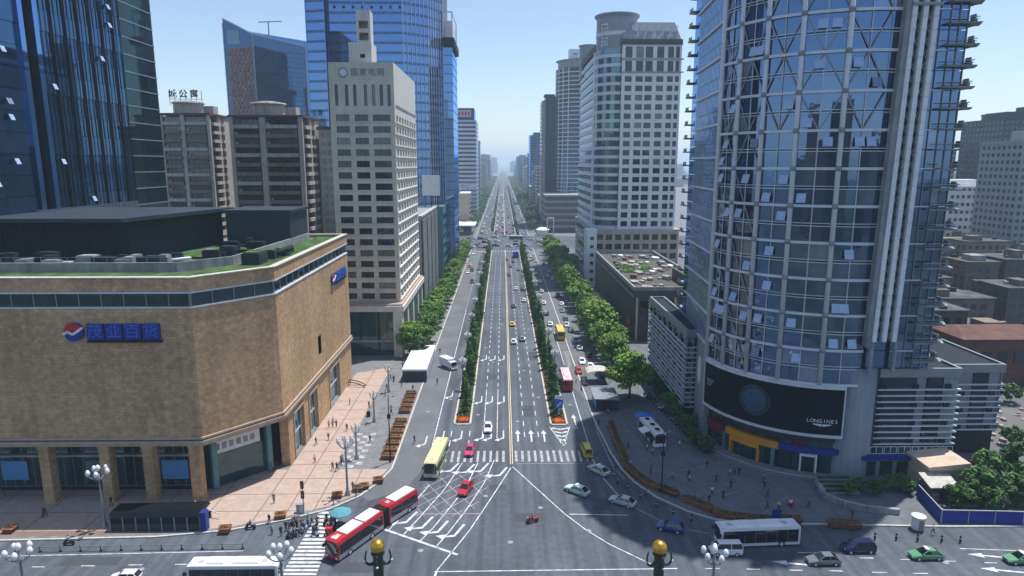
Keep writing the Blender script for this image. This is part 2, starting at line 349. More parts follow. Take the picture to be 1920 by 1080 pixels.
class Wall:
    """a plane facade: u along it from p0 to p1 (left to right seen from outside), d outward, z up"""
    def __init__(s, p0, p1):
        s.p0 = Vector((p0[0], p0[1], 0)); e = Vector((p1[0], p1[1], 0)) - s.p0
        s.L = e.length; s.u = e.normalized(); s.n = Vector((s.u.y, -s.u.x, 0)); s.rz = math.atan2(s.u.y, s.u.x)
    def pt(s, u, z, d=0.0): return s.p0 + s.u * u + s.n * d + Vector((0, 0, z))
    def box(s, mb, u0, u1, z0, z1, d0, d1, m=0):
        P = s.pt
        mb.hexa([P(u0, z0, d1), P(u1, z0, d1), P(u1, z0, d0), P(u0, z0, d0), P(u0, z1, d1), P(u1, z1, d1), P(u1, z1, d0), P(u0, z1, d0)], m)
    def grid(s, mb, cols, rows, z0, z1, t=0.4, m=0, u0=0.0, u1=None):
        """solid wall with an opening for every column x row"""
        u1 = s.L if u1 is None else u1
        zs = [z0]
        for a, b in rows: s.box(mb, u0, u1, zs[-1], a, -t, 0, m); zs.append(b)
        s.box(mb, u0, u1, zs[-1], z1, -t, 0, m)
        us = [u0]
        ends = []
        for a, b in cols: ends.append((us[-1], a)); us.append(b)
        ends.append((us[-1], u1))
        for a, b in rows:
            for c, d in ends:
                if d - c > 1e-3: s.box(mb, c, d, a, b, -t, 0, m)
_wm = {}
def window_mesh(wd, ht, glassm='g_win', framem='dark_metal', fw=0.07, nv=1, nh=0, curved=0.0):
    k = (round(wd, 2), round(ht, 2), glassm, framem, fw, nv, nh)
    if k in _wm: return _wm[k]
    mb = MB(); y0, y1 = 0.0, 0.10
    mb.box(0, wd, 0.06, 0.09, 0, ht, 0)
    for x in (0, wd - fw): mb.box(x, x + fw, y0, y1, 0, ht, 1)
    for z in (0, ht - fw): mb.box(fw, wd - fw, y0, y1, z, z + fw, 1)
    for i in range(nv):
        x = wd * (i + 1) / (nv + 1); mb.box(x - fw / 2, x + fw / 2, y0 + .01, y1 - .01, fw, ht - fw, 1)
    for i in range(nh):
        z = ht * (i + 1) / (nh + 1); mb.box(fw, wd - fw, y0 + .02, y1 - .02, z - fw / 2, z + fw / 2, 1)
    _wm[k] = mb.mesh('window', [glassm, framem]); return _wm[k]
WR = random.Random(8)
def windows(T, W, cols, rows, rec=0.25, name='window', **kw):
    for a, b in cols:
        for c, d in rows:
            k2 = dict(kw)
            if WR.random() < .2: k2['glassm'] = 'curtain'
            T.inst(name, window_mesh(b - a, d - c, **k2), W.pt(a, c, -rec + 0.0), W.rz)
def textmesh(s, size, depth=0.1, mats='white', bold=0.0):
    cu = bpy.data.curves.new('lettering', 'FONT'); cu.body = s; cu.size = size; cu.extrude = depth; cu.offset = bold
    cu.align_x = 'CENTER'; cu.align_y = 'CENTER'; cu.resolution_u = 2
    o = bpy.data.objects.new('lettering', cu); C.objects.link(o)
    me = bpy.data.meshes.new_from_object(o.evaluated_get(bpy.context.evaluated_depsgraph_get()))
    bpy.data.objects.remove(o)
    me.materials.clear(); me.materials.append(M[mats]); return me
def letters(T, name, s, W, u, z, size, d=0.15, mats='white', bold=0.0, adv=None, parent=None):
    """upright characters on a wall, each one a part"""
    chars = list(s); adv = adv or size * 1.05
    for i, ch in enumerate(chars):
        if ch == ' ': continue
        o = place(name, textmesh(ch, size, 0.08, mats, bold), parent or T.o, W.pt(u + (i - (len(chars) - 1) / 2) * adv, z, d) - (Vector((0, 0, 0)) if parent else T.b))
        o.rotation_euler = (math.pi / 2, 0, W.rz)
# ------------------------------------------------------------------ ground, roads, pavements, markings
def sheet(name, polys, z, m, parent=None, kind=None):
    mb = MB()
    for p in polys:
        a = sum(p[i][0] * p[(i + 1) % len(p)][1] - p[(i + 1) % len(p)][0] * p[i][1] for i in range(len(p)))
        mb.poly([(q[0], q[1], z) for q in (p if a > 0 else p[::-1])])
    o = mb.build(name, m, parent)
    if kind: o['kind'] = kind
    return o
def rect(x0, x1, y0, y1): return [(x0, y0), (x1, y0), (x1, y1), (x0, y1)]
sheet('ground', [rect(-5000, 5000, -2500, 15000)], -0.10, 'ground', kind='structure')
road = sheet('road', [rect(-600, 600, 15, 118), rect(-21.5, 21.5, 118, 7000), rect(-600, -21.5, 432, 512), rect(21.5, 600, 432, 512)], 0.0, 'asphalt', kind='structure')
ST = 'structure'
sheet('square_ground', [rect(-1500, 1500, -2400, 14)], -0.02, 'square', kind=ST)      # unseen planted square behind the viewpoint, added dark to deepen glass reflections
rp = random.Random(17)
mbm = MB(); mbm.lathe((0, 0, 0), [(.42, 0), (.42, .012), (.34, .014)], 14); mme = mbm.mesh('manhole', 'concrete')
for x, y in [(-5.6, 141), (-.2, 149), (3.1, 137), (8.4, 152), (5.6, 173), (-2.8, 181), (-5.3, 196), (3.2, 205), (8.6, 219), (-.4, 226), (-12.4, 151), (-17, 143), (15.4, 147), (-3, 104), (6, 100), (13, 93), (-30, 78), (-50, 84), (-12, 88), (30, 88), (44, 85), (62, 84), (1, 90), (20, 112)]:
    place('manhole_cover', mme, road, (x, y, .004))
for x, y, a, b in [(-3, 168, 2.4, 5), (5.7, 143, 2.3, 7), (8.6, 187, 2.2, 9), (-5.5, 213, 2.3, 6), (4, 97, 5, 2.6), (16, 101, 3, 4), (-20, 84, 7, 2.4), (38, 86, 9, 2.2), (-58, 86, 8, 2.1), (-12.4, 163, 2.4, 8), (-1, 107, 3, 2)]:
    sheet('road_patch', [rect(x - a / 2, x + a / 2, y - b / 2, y + b / 2)], 0.004, 'patch', road)
KL = [(-600, 90.3), (-74.6, 91.3), (-52, 92.0), (-42, 93.6), (-34, 96.6), (-28, 99.9), (-24.2, 104), (-21.8, 109), (-20.4, 114.2)]
KR = [(19.8, 138), (20.7, 120.5), (21.6, 113.5), (23, 108.4), (25.6, 103), (29.6, 98.3), (33.1, 95.8), (40, 94.6), (54, 93.9), (68, 93.2), (600, 90)]
def pavement(name, edge, rest, m, top=0.15):
    mb = MB(); mb.prism(edge + rest, -0.05, top, 0, mb=False); p = mb.build(name, m); p['kind'] = ST
    k = MB()
    for a, b in zip(edge, edge[1:]):
        k.beam((a[0], a[1], 0.07), (b[0], b[1], 0.07), 0.32, 0.26)
    k.build('kerb', 'kerb', p)
    return p
pavL = pavement('pavement_left', KL + [(-20.4, 432)], [(-600, 432)], 'pave_grey')
pavR = pavement('pavement_right', [(19.8, 432)] + KR, [(600, 432)], 'pave_dark')
pavement('pavement_left_far', [(-20.4, 512), (-20.4, 6900)], [(-420, 6900), (-420, 512)], 'pave_grey')
pavement('pavement_right_far', [(19.8, 6900), (19.8, 512)], [(420, 512), (420, 6900)], 'pave_grey')

# pink plaza in front of the mall: big slabs with dark joints
PZ = [[(-118, 91.9), (-74.6, 92.2), (-52, 92.9), (-42, 94.5), (-34.4, 97.4), (-28.5, 100.7), (-24.9, 104.5), (-22.5, 109.3), (-21.2, 113.6), (-21.2, 114), (-118, 114)],
      [(-39.2, 114), (-30.8, 114), (-30.6, 176), (-39.2, 171)]]
plaza = sheet('plaza', PZ, 0.158, 'joint', kind=ST)
def inpoly(x, y, P):
    c = False
    for i in range(len(P)):
        (x1, y1), (x2, y2) = P[i - 1], P[i]
        if (y1 > y) != (y2 > y) and x < (x2 - x1) * (y - y1) / (y2 - y1) + x1: c = not c
    return c
def clip(poly, P):      # clip convex cell against polygon edges (P convex-ish pieces): Sutherland-Hodgman
    out = poly
    for i in range(len(P)):
        a, b = P[i], P[(i + 1) % len(P)]
        inp, out = out, []
        side = lambda q: (b[0] - a[0]) * (q[1] - a[1]) - (b[1] - a[1]) * (q[0] - a[0])
        for j in range(len(inp)):
            p, q = inp[j], inp[(j + 1) % len(inp)]
            sp, sq = side(p), side(q)
            if sp >= 0: out.append(p)
            if (sp >= 0) != (sq >= 0):
                t = sp / (sp - sq); out.append((p[0] + (q[0] - p[0]) * t, p[1] + (q[1] - p[1]) * t))
        if not out: return []
    return out
for P in PZ:
    y = 93.6
    while y < 178:
        for x0, x1 in ((-118, -109), (-109, -100), (-100, -91), (-91, -82), (-82, -73), (-73, -64), (-64, -55), (-55, -47), (-47, -39.2), (-39.2, -34.7), (-34.7, -30.5), (-30.5, -25.8), (-25.8, -21)):
            c = clip(rect(x0 + .09, x1 - .09, y + .09, y + 5.5), P)
            if len(c) > 2:
                mb = MB(); mb.prism(c, 0.10, 0.178, mb=False); mb.build('paving_slab', 'pave_pink', plaza)
        y += 5.6
# patterned paving strip between plaza and grey pavement
mb = MB()
for i in range(12):
    for j in range(3):
        if (i + j) % 2: mb.box(-30.2 + j * 1.35, -29.0 + j * 1.35, 114.6 + i * 1.35, 115.8 + i * 1.35, 0.15, 0.162)
o = mb.build('paving_inlay', 'worn_paint', pavL); o['kind'] = 'stuff'
# joints on the right plaza
for a, b in [((1250, 880), (1450, 1000)), ((1170, 800), (1330, 980)), ((1400, 860), (1190, 900)), ((1440, 905), (1290, 950)), ((1480, 930), (1400, 985))]:
    pa, pb = G(*a), G(*b); mb = MB(); mb.beam((*pa, 0.152), (*pb, 0.152), 0.25, 0.01); mb.build('paving_joint', 'pave_grey', pavR)

# lighter concrete side lane between the left pavement and the avenue
sheet('side_lane', [[(-20.3, 114.6), (-21.6, 109), (-23.8, 104.2), (-22.4, 102.6), (-17.4, 106), (-15.2, 112), (-14.45, 120), (-14.3, 424), (-20.3, 424)]], 0.006, 'lane_grey', road)
sheet('side_lane', [[(17.2, 160), (19.6, 150), (19.6, 424), (14.2, 424), (14.2, 200), (17.2, 190)]], 0.006, 'lane_grey', road)
# medians: kerb, soil bed
def median(name, x0, x1, y0, y1):
    mb = MB(); mb.prism([(x0 + .5, y0), (x1 - .5, y0), (x1, y0 + .8), (x1, y1), (x0, y1), (x0, y0 + .8)], -0.02, 0.2, 0, mb=False)
    o = mb.build(name, 'kerb'); o['kind'] = ST
    b = MB(); b.box(x0 + .4, x1 - .4, y0 + .5, y1 - .5, 0.1, 0.24); b.build('soil_bed', 'soil', o)
    return o
median('median_left', -10.7, -6.9, 135.0, 428)
median('median_right', 10.0, 13.9, 134.5, 428)
median('median_left_far', -10.7, -6.9, 548, 3500)
median('median_right_far', 10.0, 13.9, 520, 3500)

# markings (sheets a few millimetres above the road)
def strip(name, pts, wd, m='white_paint', z=0.012, parent=None):
    mb = MB()
    for a, b in zip(pts, pts[1:]):
        a, b = Vector((a[0], a[1], z)), Vector((b[0], b[1], z)); d = (b - a).normalized(); n = Vector((-d.y, d.x, 0)) * wd / 2
        mb.poly([a - n, b - n, b + n, a + n][::1])
    return mb.build(name, m, parent or road)
def gp(*ps): return [G(*p) for p in ps]
for x in (1.33, 1.72): strip('centre_line', [(x, 116), (x, 430)], 0.17, 'yellow_line')
strip('centre_line', [(1.5, 520), (1.5, 3500)], 0.4, 'yellow_line')
for x in (-4.1, -1.3):
    strip('lane_line', [(x, 128), (x, 158)], 0.15)
    for y in range(0, 40): strip('lane_dash', [(x, 160 + y * 6.0), (x, 162.6 + y * 6.0)], 0.17)
for x in (4.35, 7.2):
    for y in range(0, 45): strip('lane_dash', [(x, 128.5 + y * 6.0), (x, 131.2 + y * 6.0)], 0.17)
strip('edge_line', [(-14.1, 124), (-14.1, 250)], 0.18); strip('edge_line', [(-14.1, 250), (-14.1, 425)], 0.15, 'worn_paint')
strip('edge_line', [(17, 122), (17, 158)], 0.18); strip('edge_line', [(17, 178), (17, 215)], 0.18)
for x in (-10.7 + .25, -6.9 + .25): strip('lane_dash', [(x - .3, 124), (x - .3, 127)], 0.17); strip('lane_dash', [(x - .3, 129), (x - .3, 132)], 0.17)
# zebra crossing over the avenue
x = -12.2
while x < 16.8:
    if not 0.6 < x < 2.2: strip('crossing_stripe', [(x, 117.0), (x, 121.9)], 0.48, 'worn_paint', 0.010)
    x += 1.22
strip('stop_line', [(2.3, 116.2), (15.5, 116.2)], 0.14, 'pink_line')
# bent lanes of the left turn
for L in [((958, 877), (919, 937), (880, 995), (819, 1070)), ((927, 862), (908, 905), (875, 955), (840, 1000), (817, 1026)),
          ((896, 868), (880, 900), (857, 935), (812, 990), (788, 1014)), ((867, 868), (833, 918), (785, 972), (757, 1002)), ((805, 910), (780, 938), (728, 995))]:
    strip('turn_lane_line', gp(*L), 0.17)
strip('stop_line', gp((722, 993), (858, 1040)), 0.42)
strip('guide_line', gp((961, 875), (1005, 915), (1057, 962), (1098, 993), (1142, 1020), (1225, 1060)), 0.17)
strip('guide_line', gp((815, 1072), (1270, 1066)), 0.17); strip('guide_line', gp((818, 1073), (812, 1090)), 0.3)
strip('guide_line', gp((1067, 964), (1178, 966)), 0.17)
strip('edge_line', gp((1106, 852), (1130, 895), (1166, 937)), 0.16); strip('edge_line', gp((1180, 947), (1258, 986)), 0.16, 'worn_paint')
strip('edge_line', gp((1290, 993), (1328, 1000)), 0.14, 'worn_paint')
strip('edge_line', gp((0, 1043), (456, 1033)), 0.14)
for a, b in [((60, 1063), (84, 1063)), ((152, 1061), (178, 1061)), ((241, 1059.5), (267, 1059)), ((328, 1058.5), (353, 1058)), ((1322, 1066), (1350, 1066)),
             ((1400, 1067), (1425, 1067.5)), ((1480, 1069), (1505, 1069.5)), ((1555, 1070), (1580, 1071)), ((1635, 1073), (1664, 1073.5)), ((1712, 1075), (1740, 1075.5)),
             ((1495, 1036), (1528, 1036.5)), ((1612, 1046), (1638, 1046.5)), ((1688, 1049), (1706, 1049)), ((1768, 1052), (1792, 1052.5)), ((1846, 1055), (1870, 1055.5)), ((1800, 1028.5), (1925, 1033))]:
    strip('lane_dash', gp(a, b), 0.15)
# yellow box junction, worn
q00, q10, q11, q01 = [Vector((*G(*p), 0)) for p in ((806, 897), (932, 880), (882, 968), (762, 968))]
def bq(a, b): return (q00 * (1 - a) + q10 * a) * (1 - b) + (q01 * (1 - a) + q11 * a) * b
for i in range(1, 7):
    c = i / 3.5
    for fl in (0, 1):
        a0, a1 = max(0, c - 1), min(1, c)
        p, q = bq(1 - a0 if fl else a0, c - a0), bq(1 - a1 if fl else a1, c - a1)
        strip('box_line', [p, q], 0.11, 'worn_paint', 0.008 + .001 * fl)
strip('box_line', gp((775, 964), (905, 963)), 0.16, 'pink_line')
# left zebra crossing (bars lie along the street)
for i in range(17):
    t = (i + .2) / 17; t2 = t + 0.033
    a0, a1 = (600 - 74 * t ** 1.0, 958 + 122 * t), (640 - 48 * t, 958 + 122 * t)
    b0, b1 = (600 - 74 * t2, 958 + 122 * t2), (640 - 48 * t2, 958 + 122 * t2)
    P = gp(a0, a1, b1, b0); mb = MB(); mb.poly([(p[0], p[1], 0.012) for p in P[::-1]]); mb.build('crossing_stripe', 'white_paint', road)
# arrows
def arrow_mesh(kind):
    mb = MB(); q = lambda *p: mb.poly([(a, b, 0) for a, b in p])
    if kind == 'straight':
        q((-.17, -3), (.17, -3), (.17, 1), (-.17, 1)); q((-.6, 1), (.6, 1), (0, 3))
    else:       # turn: shaft then a head bent to one side (towards +x)
        q((-.17, -3), (.17, -3), (.17, .6), (-.17, .6)); q((-.17, .6), (.17, .6), (1.1, 1.5), (1.1, 1.9), (-.17, 1.0)); q((1.1, 0.9), (2.3, 2.0), (1.1, 2.5))
    return mb.mesh('arrow', 'white_paint')
AS, AT = arrow_mesh('straight'), arrow_mesh('turn')
def arrow(px, me, ang, sx=1, sy=1.0):
    x, y = G(*px); o = place('lane_arrow', me, road, (x, y, 0.014), ang); o.scale = (sx, sy, 1)
for p in ((971, 817), (996, 817), (1020, 817), (1077, 787)): arrow(p, AS, 0)
for p in ((905, 818), (921, 818), (944, 818), (865, 819), (831, 819), (798, 829), (903, 751), (923, 751), (945, 751), (912, 672), (928, 672), (945, 672), (848, 741)): arrow(p, AT, math.pi, 0.8)
for p in ((848, 880), (878, 882), (905, 880), (940, 888), (766, 975), (796, 985), (825, 993), (856, 1000)): arrow(p, AT, math.pi - math.radians(22), 1.15, 0.9)
for p in ((1490, 1057), (1858, 1043), (1883, 1070)): arrow(p, AS, math.pi / 2 - .2)
# hatched nose of the right median
strip('hatch_edge', gp((1031, 801), (1057, 836)), 0.2); strip('hatch_edge', gp((1068, 800), (1057, 836)), 0.2)
for i in range(5):
    y = 133.2 - i * 1.9; hw = 1.75 * (1 - i * 0.19); strip('hatch_chevron', [(12 - hw, y), (12.05, y - .8), (12.1 + hw, y)], 0.5)
# striped islands on the right service road
for i in range(8):
    y = 176 + i * 2.1; strip('hatch_bar', [(18.0, y), (18.6 + .16 * i, y + .8)], 0.5, 'worn_paint')
for i in range(6): strip('crossing_stripe', [(19.0 + i * .9, 205), (19.0 + i * .9, 210)], 0.45, 'worn_paint', 0.011)
for i in range(22): strip('crossing_stripe', [(-19 + i * 1.8, 420), (-19 + i * 1.8, 426)], 0.6, 'worn_paint', 0.010)
# ------------------------------------------------------------------ department store (left, in front)
T = Thing('department_store', 'low windowless tan stone department store with a lawn on its roof', 'building', (-70, 134))
FP = [(-118, 102.2), (-48.6, 102.2), (-39.2, 113.2), (-39.2, 167), (-118, 167)]
def inset(P, d):       # crude inset towards the inside for this convex footprint
    cx = sum(p[0] for p in P) / len(P); cy = sum(p[1] for p in P) / len(P)
    n, out = len(P), []
    for i in range(n):
        a, b, c = Vector(P[i - 1]), Vector(P[i]), Vector(P[(i + 1) % n])
        e1, e2 = (b - a).normalized(), (c - b).normalized()
        n1, n2 = Vector((-e1.y, e1.x)), Vector((-e2.y, e2.x))
        k = (n1 + n2).normalized(); s = d / max(0.3, k.dot(n1)); q = b + k * s
        out.append((q.x, q.y))
    return out
mb = MB(); mb.prism(FP, 11.6, 32.9); T.part('upper_wall', mb, 'mall')
mb = MB(); mb.prism(inset(FP, 0.35), 32.9, 35.4); T.part('window_band', mb, 'g_shop')
mb = MB(); mb.prism(inset(FP, -0.12), 32.86, 33.1); mb.prism(inset(FP, -0.12), 35.2, 35.45); T.part('band_trim', mb, 'pale_metal')
fs = [Wall(FP[0], FP[1]), Wall(FP[1], FP[2]), Wall(FP[2], FP[3])]
for W in fs:
    n = max(2, int(W.L / 3.4))
    for i in range(n + 1):
        mb = MB(); u = W.L * i / n; W.box(mb, u - .07, u + .07, 33.1, 35.2, -0.37, -0.22); T.part('mullion', mb, 'grey_metal')
# parapet as a ring
mb = MB(); O, I = inset(FP, -0.05), inset(FP, 0.9)
for i in range(len(O)):
    j = (i + 1) % len(O)
    mb.hexa([(*O[i], 35.4), (*O[j], 35.4), (*I[j], 35.4), (*I[i], 35.4), (*O[i], 37.6), (*O[j], 37.6), (*I[j], 37.6), (*I[i], 37.6)])
T.part('parapet', mb, 'mall')
mb = MB(); O, I = inset(FP, -0.25), inset(FP, 0.95)
for i in range(len(O)):
    j = (i + 1) % len(O)
    mb.hexa([(*O[i], 37.6), (*O[j], 37.6), (*I[j], 37.6), (*I[i], 37.6), (*O[i], 37.78), (*O[j], 37.78), (*I[j], 37.78), (*I[i], 37.78)])
T.part('coping', mb, 'kerb')
mb = MB(); mb.prism(inset(FP, 0.92), 35.3, 36.9); T.part('roof_deck', mb, 'roof_grey')
# cornice above the ground floor: two lips with a dark groove
for z0, z1, d, m in ((10.6, 11.0, -0.45, 'mall_trim'), (11.0, 11.25, -0.1, 'mall_dark'), (11.25, 11.6, -0.3, 'mall_trim'), (10.1, 10.6, -0.2, 'mall_trim')):
    mb = MB(); mb.prism(inset(FP, d), z0, z1); T.part('cornice', mb, m)
# ground floor: recessed glass, columns, stone wall on the avenue side
mb = MB(); mb.prism([(-118, 106.8), (-50.5, 106.8), (-44.5, 114.5), (-40.8, 121), (-40.8, 166), (-118, 166)], 0.1, 10.1); T.part('shop_core', mb, 'dark_metal')
Wf = Wall((-118, 106.75), (-50.5, 106.75))
for i in range(13):
    u0 = 1.0 + i * 5.1
    for z0, z1 in ((0.9, 6.4), (6.7, 9.9)):
        T.inst('shop_window', window_mesh(4.9, z1 - z0, 'g_shop', 'grey_metal', 0.1, 2, 0), Wf.pt(u0, z0, 0.05), Wf.rz)
mb = MB(); Wf.box(mb, 0, 67, 6.4, 6.7, 0.1, .45); T.part('transom', mb, 'concrete_lt')
for u, c in ((33, 'sky_blue'), (47, 'teal'), (60, 'sky_blue'), (21, 'dial')):
    mb = MB(); Wf.box(mb, u, u + 4.4, 2.2, 5.6, .16, .22); T.part('display_panel', mb, c)
for x in (-84.6, -74.6, -64.9, -57.9, -50.4):
    mb = MB(); mb.box(x - .8, x + .8, 102.35, 104.2, 0.1, 10.1); mb.box(x - .95, x + .95, 102.3, 104.3, 0.1, 0.9); mb.box(x - .9, x + .9, 102.32, 104.25, 9.6, 10.1)
    T.part('column', mb, 'mall')
# corner entrance under the chamfer
Wc = Wall((-50.2, 106.6), (-42.4, 114.8))
mb = MB(); Wc.box(mb, 0.3, Wc.L - .3, 0.1, 6.0, .0, .15); T.part('entrance_glass', mb, 'g_shop')
mb = MB(); Wc.box(mb, .8, Wc.L - 2.2, 6.3, 8.8, .2, .55); T.part('entrance_sign', mb, 'pale_metal')
for u in (.3, Wc.L - 1.2):
    mb = MB(); Wc.box(mb, u, u + .9, 0.1, 9.0, .2, 1.2); T.part('door_pier', mb, 'leaf_far' if 0 else 'teal')
for i in range(6):
    mb = MB(); u = 1.1 + i * 1.25; Wc.box(mb, u, u + .8, 7.0, 8.1, .55, .6); T.part('sign_mark', mb, 'concrete')
Ws = Wall((-39.3, 113.3), (-39.3, 167))
mb = MB()
bays = [(5.6, 11.6), (15.5, 21.2), (31.5, 40.5)]
us = 2.4
for a, b in bays + [(53.6, 53.6)]:
    Ws.box(mb, us, a, 0.1, 10.12, -1.6, 0); us = b
for a, b in bays: Ws.box(mb, a, b, 8.9, 10.12, -1.6, 0)
T.part('avenue_wall', mb, 'mall')
for a, b in bays:
    for z0, z1 in ((0.3, 4.4), (4.5, 8.9)):
        T.inst('shop_window', window_mesh(b - a, z1 - z0, 'g_green', 'pale_metal', 0.14, 2, 0), Ws.pt(a, z0, -0.5), Ws.rz)
    mb = MB(); Ws.box(mb, a - .35, a, 0.1, 9.3, 0.01, .2); Ws.box(mb, b, b + .35, 0.1, 9.3, 0.01, .2); Ws.box(mb, a - .35, b + .35, 8.9, 9.3, 0.205, .3); T.part('window_surround', mb, 'mall_trim')
mb = MB(); Ws.box(mb, 24, 26.3, 15, 19, 0.01, .1); T.part('wall_plaque', mb, 'mall_trim')
# blue signs with a red and white roundel
def store_sign(W, u, z, h, parts='茂业百货'):
    k = h / 3.0
    mb = MB(); n = 24
    P = lambda a, r=1.5: W.pt(u + r * k * math.cos(a), z + r * k * math.sin(a), 0.55)
    half = lambda a0, a1: [P(a0 + (a1 - a0) * i / n) for i in range(n + 1)]
    Q = lambda a, r=1.5: W.pt(u + r * k * math.cos(a), z + r * k * math.sin(a), 0.02)
    ring = [P(2 * math.pi * i / 40) for i in range(40)]; ringb = [Q(2 * math.pi * i / 40) for i in range(40)]
    for i in range(40): mb.poly([ringb[i], ringb[(i + 1) % 40], ring[(i + 1) % 40], ring[i]], 1)
    mb.poly(half(0.25, math.pi - .1), 0); mb.poly(half(math.pi - .1, 2 * math.pi + .25), 1)
    o = T.part('sign_roundel', mb, ['red', 'blue'])
    mb = MB(); pts = [(-1.6, -.35), (-.9, .1), (-.1, -.35), (1.55, .75)]
    for a, b in zip(pts, pts[1:]): mb.beam(W.pt(u + a[0] * k, z + a[1] * k, .6), W.pt(u + b[0] * k, z + b[1] * k, .6), .1, .38 * k, up=(0, 0, 1))
    T.part('sign_tick', mb, 'white', parent=o)
    for i, ch in enumerate(parts):
        c = u + (3.35 + i * 2.95) * k
        mb = MB(); W.box(mb, c - 1.3 * k, c + 1.3 * k, z - 1.25 * k, z + 1.3 * k, .02, .5); q = T.part('sign_tile', mb, 'blue')
        o = place('sign_character', textmesh(ch, 2.5 * k, .03, 'sign_blue', .01), q, W.pt(c, z, .53)); o.rotation_euler = (math.pi / 2, 0, W.rz)
    mb = MB(); W.box(mb, u + 1.9 * k, u + 13.7 * k, z - 1.75 * k, z - 1.4 * k, .02, .4); T.part('sign_rail', mb, 'dark_metal')
store_sign(fs[0], 118 - 66.9, 29.2, 2.95)
store_sign(fs[2], 38.0, 29.0, 2.7)
# roof garden
mb = MB(); z = 36.92
mb.prism([(-117, 103.3), (-49.2, 103.3), (-40.3, 113.6), (-40.3, 166), (-46, 166), (-47.5, 120), (-54.5, 110.6), (-117, 110.6)], 36.9, 37.15, mb=False)
mb.box(-117, -68, 118.5, 134, 36.9, 37.12); mb.box(-66, -49, 122, 150, 36.9, 37.14); T.part('roof_lawn', mb, 'grass')
mb = MB()
for a, b in [((-117, 111.2), (-55, 111.6)), ((-55, 111.6), (-48.6, 119.4)), ((-48.6, 119.4), (-46.5, 160))]:
    mb.beam((*a, 37.8), (*b, 37.8), .35, 1.8)
T.part('roof_wall', mb, 'concrete')
mb = MB(); mb.prism([(-112, 121), (-68.5, 121), (-61, 153), (-112, 155)], 44.6, 45.3); T.part('pavilion_roof', mb, 'slate')
mb = MB(); mb.prism([(-110, 126), (-70, 126), (-63.5, 152), (-110, 153)], 36.9, 44.6); T.part('pavilion_wall', mb, 'dark_metal')
for i in range(11):
    mb = MB(); x = -109 + i * 3.95; mb.box(x - .15, x + .15, 124.6, 125, 37, 44.6); T.part('pavilion_post', mb, 'dark_metal')
mb = MB(); mb.box(-61, -47, 148, 161, 36.9, 44.4); T.part('plant_room', mb, 'slate')
mb = MB(); mb.box(-61.5, -46.5, 147.5, 161.5, 44.4, 45.0); T.part('plant_room_roof', mb, 'slate')
rr = random.Random(3)
for i in range(52):
    x = rr.uniform(-108, -58); y = rr.uniform(112.5, 119.5) if i < 40 else rr.uniform(120, 146)
    if i >= 40: x = rr.uniform(-60, -49)
    a, b, h = rr.uniform(.5, 1.8), rr.uniform(.4, 1.2), rr.uniform(.7, 2.7)
    mb = MB(); mb.box(x - a, x + a, y - b, y + b, 36.9, 36.9 + h); mb.box(x - a * .8, x + a * .8, y - b * .8, y + b * .8, 36.9 + h, 37.0 + h)
    if i % 3 == 0: mb.tube((x - a, y, 37.4), (x - a - rr.uniform(2, 6), y + .5, 37.4), .22, .22, 8)
    T.part('roof_equipment', mb, rr.choice(['dark_metal', 'concrete', 'grey_metal', 'dark_metal', 'slate', 'slate']))
for x, y, a, b, h in ((-45.2, 121, 1.6, 2.2, 2.3), (-44.6, 127.5, 1.2, 1.2, 1.8), (-44.2, 134, 1.2, 3, 1.5)):
    mb = MB(); mb.box(x - a, x + a, y - b, y + b, 36.9, 36.9 + h); T.part('roof_kiosk', mb, 'slate')
    mb = MB(); mb.box(x - a * .85, x + a * .85, y - b * .85, y + b * .85, 36.9 + h, 37.1 + h); T.part('kiosk_lawn', mb, 'grass')
for k in range(6):
    mb = MB(); mb.tube((-108 + k * 9, 119.5, 37.6), (-101 + k * 9, 119.2, 37.6 + (k % 3) * .4), .28, .28, 8); T.part('roof_pipe', mb, 'pale_metal' if k % 2 else 'grey_metal', True)
for k in range(24):
    x = -108 + k * 2.2; mb = MB(); mb.beam((x, 111.4, 38.7), (x, 111.4, 39.6), .06); mb.beam((x, 111.4, 39.6), (x + 2.2, 111.4, 39.6), .05); T.part('roof_rail', mb, 'grey_metal')
mb = MB(); mb.tube((-43.5, 128, 38.1), (-42.2, 133, 38.6), .55, .55, 12); T.part('exhaust_duct', mb, 'dark_metal', True)

# ------------------------------------------------------------------ blue glass tower behind the store
T = Thing('glass_tower', 'dark blue glass tower with pale vertical fins rising behind the roof lawn', 'building', (-115, 160))
X0 = -95.0
W = Wall((X0, 118), (X0, 176.5)); W2 = Wall((X0, 176.5), (X0, 192.5))
mb = MB(); mb.box(-140, X0 - 1.0, 118, 192.4, 0, 132); T.part('core', mb, 'slate')
zs = [44.3 + 4.2 * i for i in range(21)]
for i in range(20):
    for j, (a, b) in enumerate(((0, 12.5), (12.5, 22), (26.5, 33), (33, 43.8), (43.8, 58.4))):
        mb = MB(); W.box(mb, a + .04, b - .04, zs[i] + .05, zs[i + 1] - .05, -.9, -.3 - .06 * ((i * 7 + j * 3) % 3)); T.part('glass_panel', mb, 'g_tower')
for i in range(20):
    mb = MB(); W2.box(mb, 0.1, W2.L, zs[i] + .3, zs[i + 1], -.9, -.3); T.part('glass_panel', mb, 'g_dark')
    mb = MB(); W2.box(mb, 0.05, W2.L + .1, zs[i], zs[i] + .28, -.9, -.18); T.part('floor_band', mb, 'grey_metal')
for u in [27 + 1.55 * k for k in range(21)]:
    big = (round((u - 27) / 1.55) % 3 == 0)
    mb = MB(); W.box(mb, u - (.09 if big else .05), u + (.09 if big else .05), 44.3, 128, -.35, .10 if big else -.22); T.part('vertical_fin', mb, 'dark_metal')
for u in (22, 26.4):
    mb = MB(); W.box(mb, u - .7, u + .7, 44.3, 128, -.9, .25); T.part('corner_strip', mb, 'g_sky')
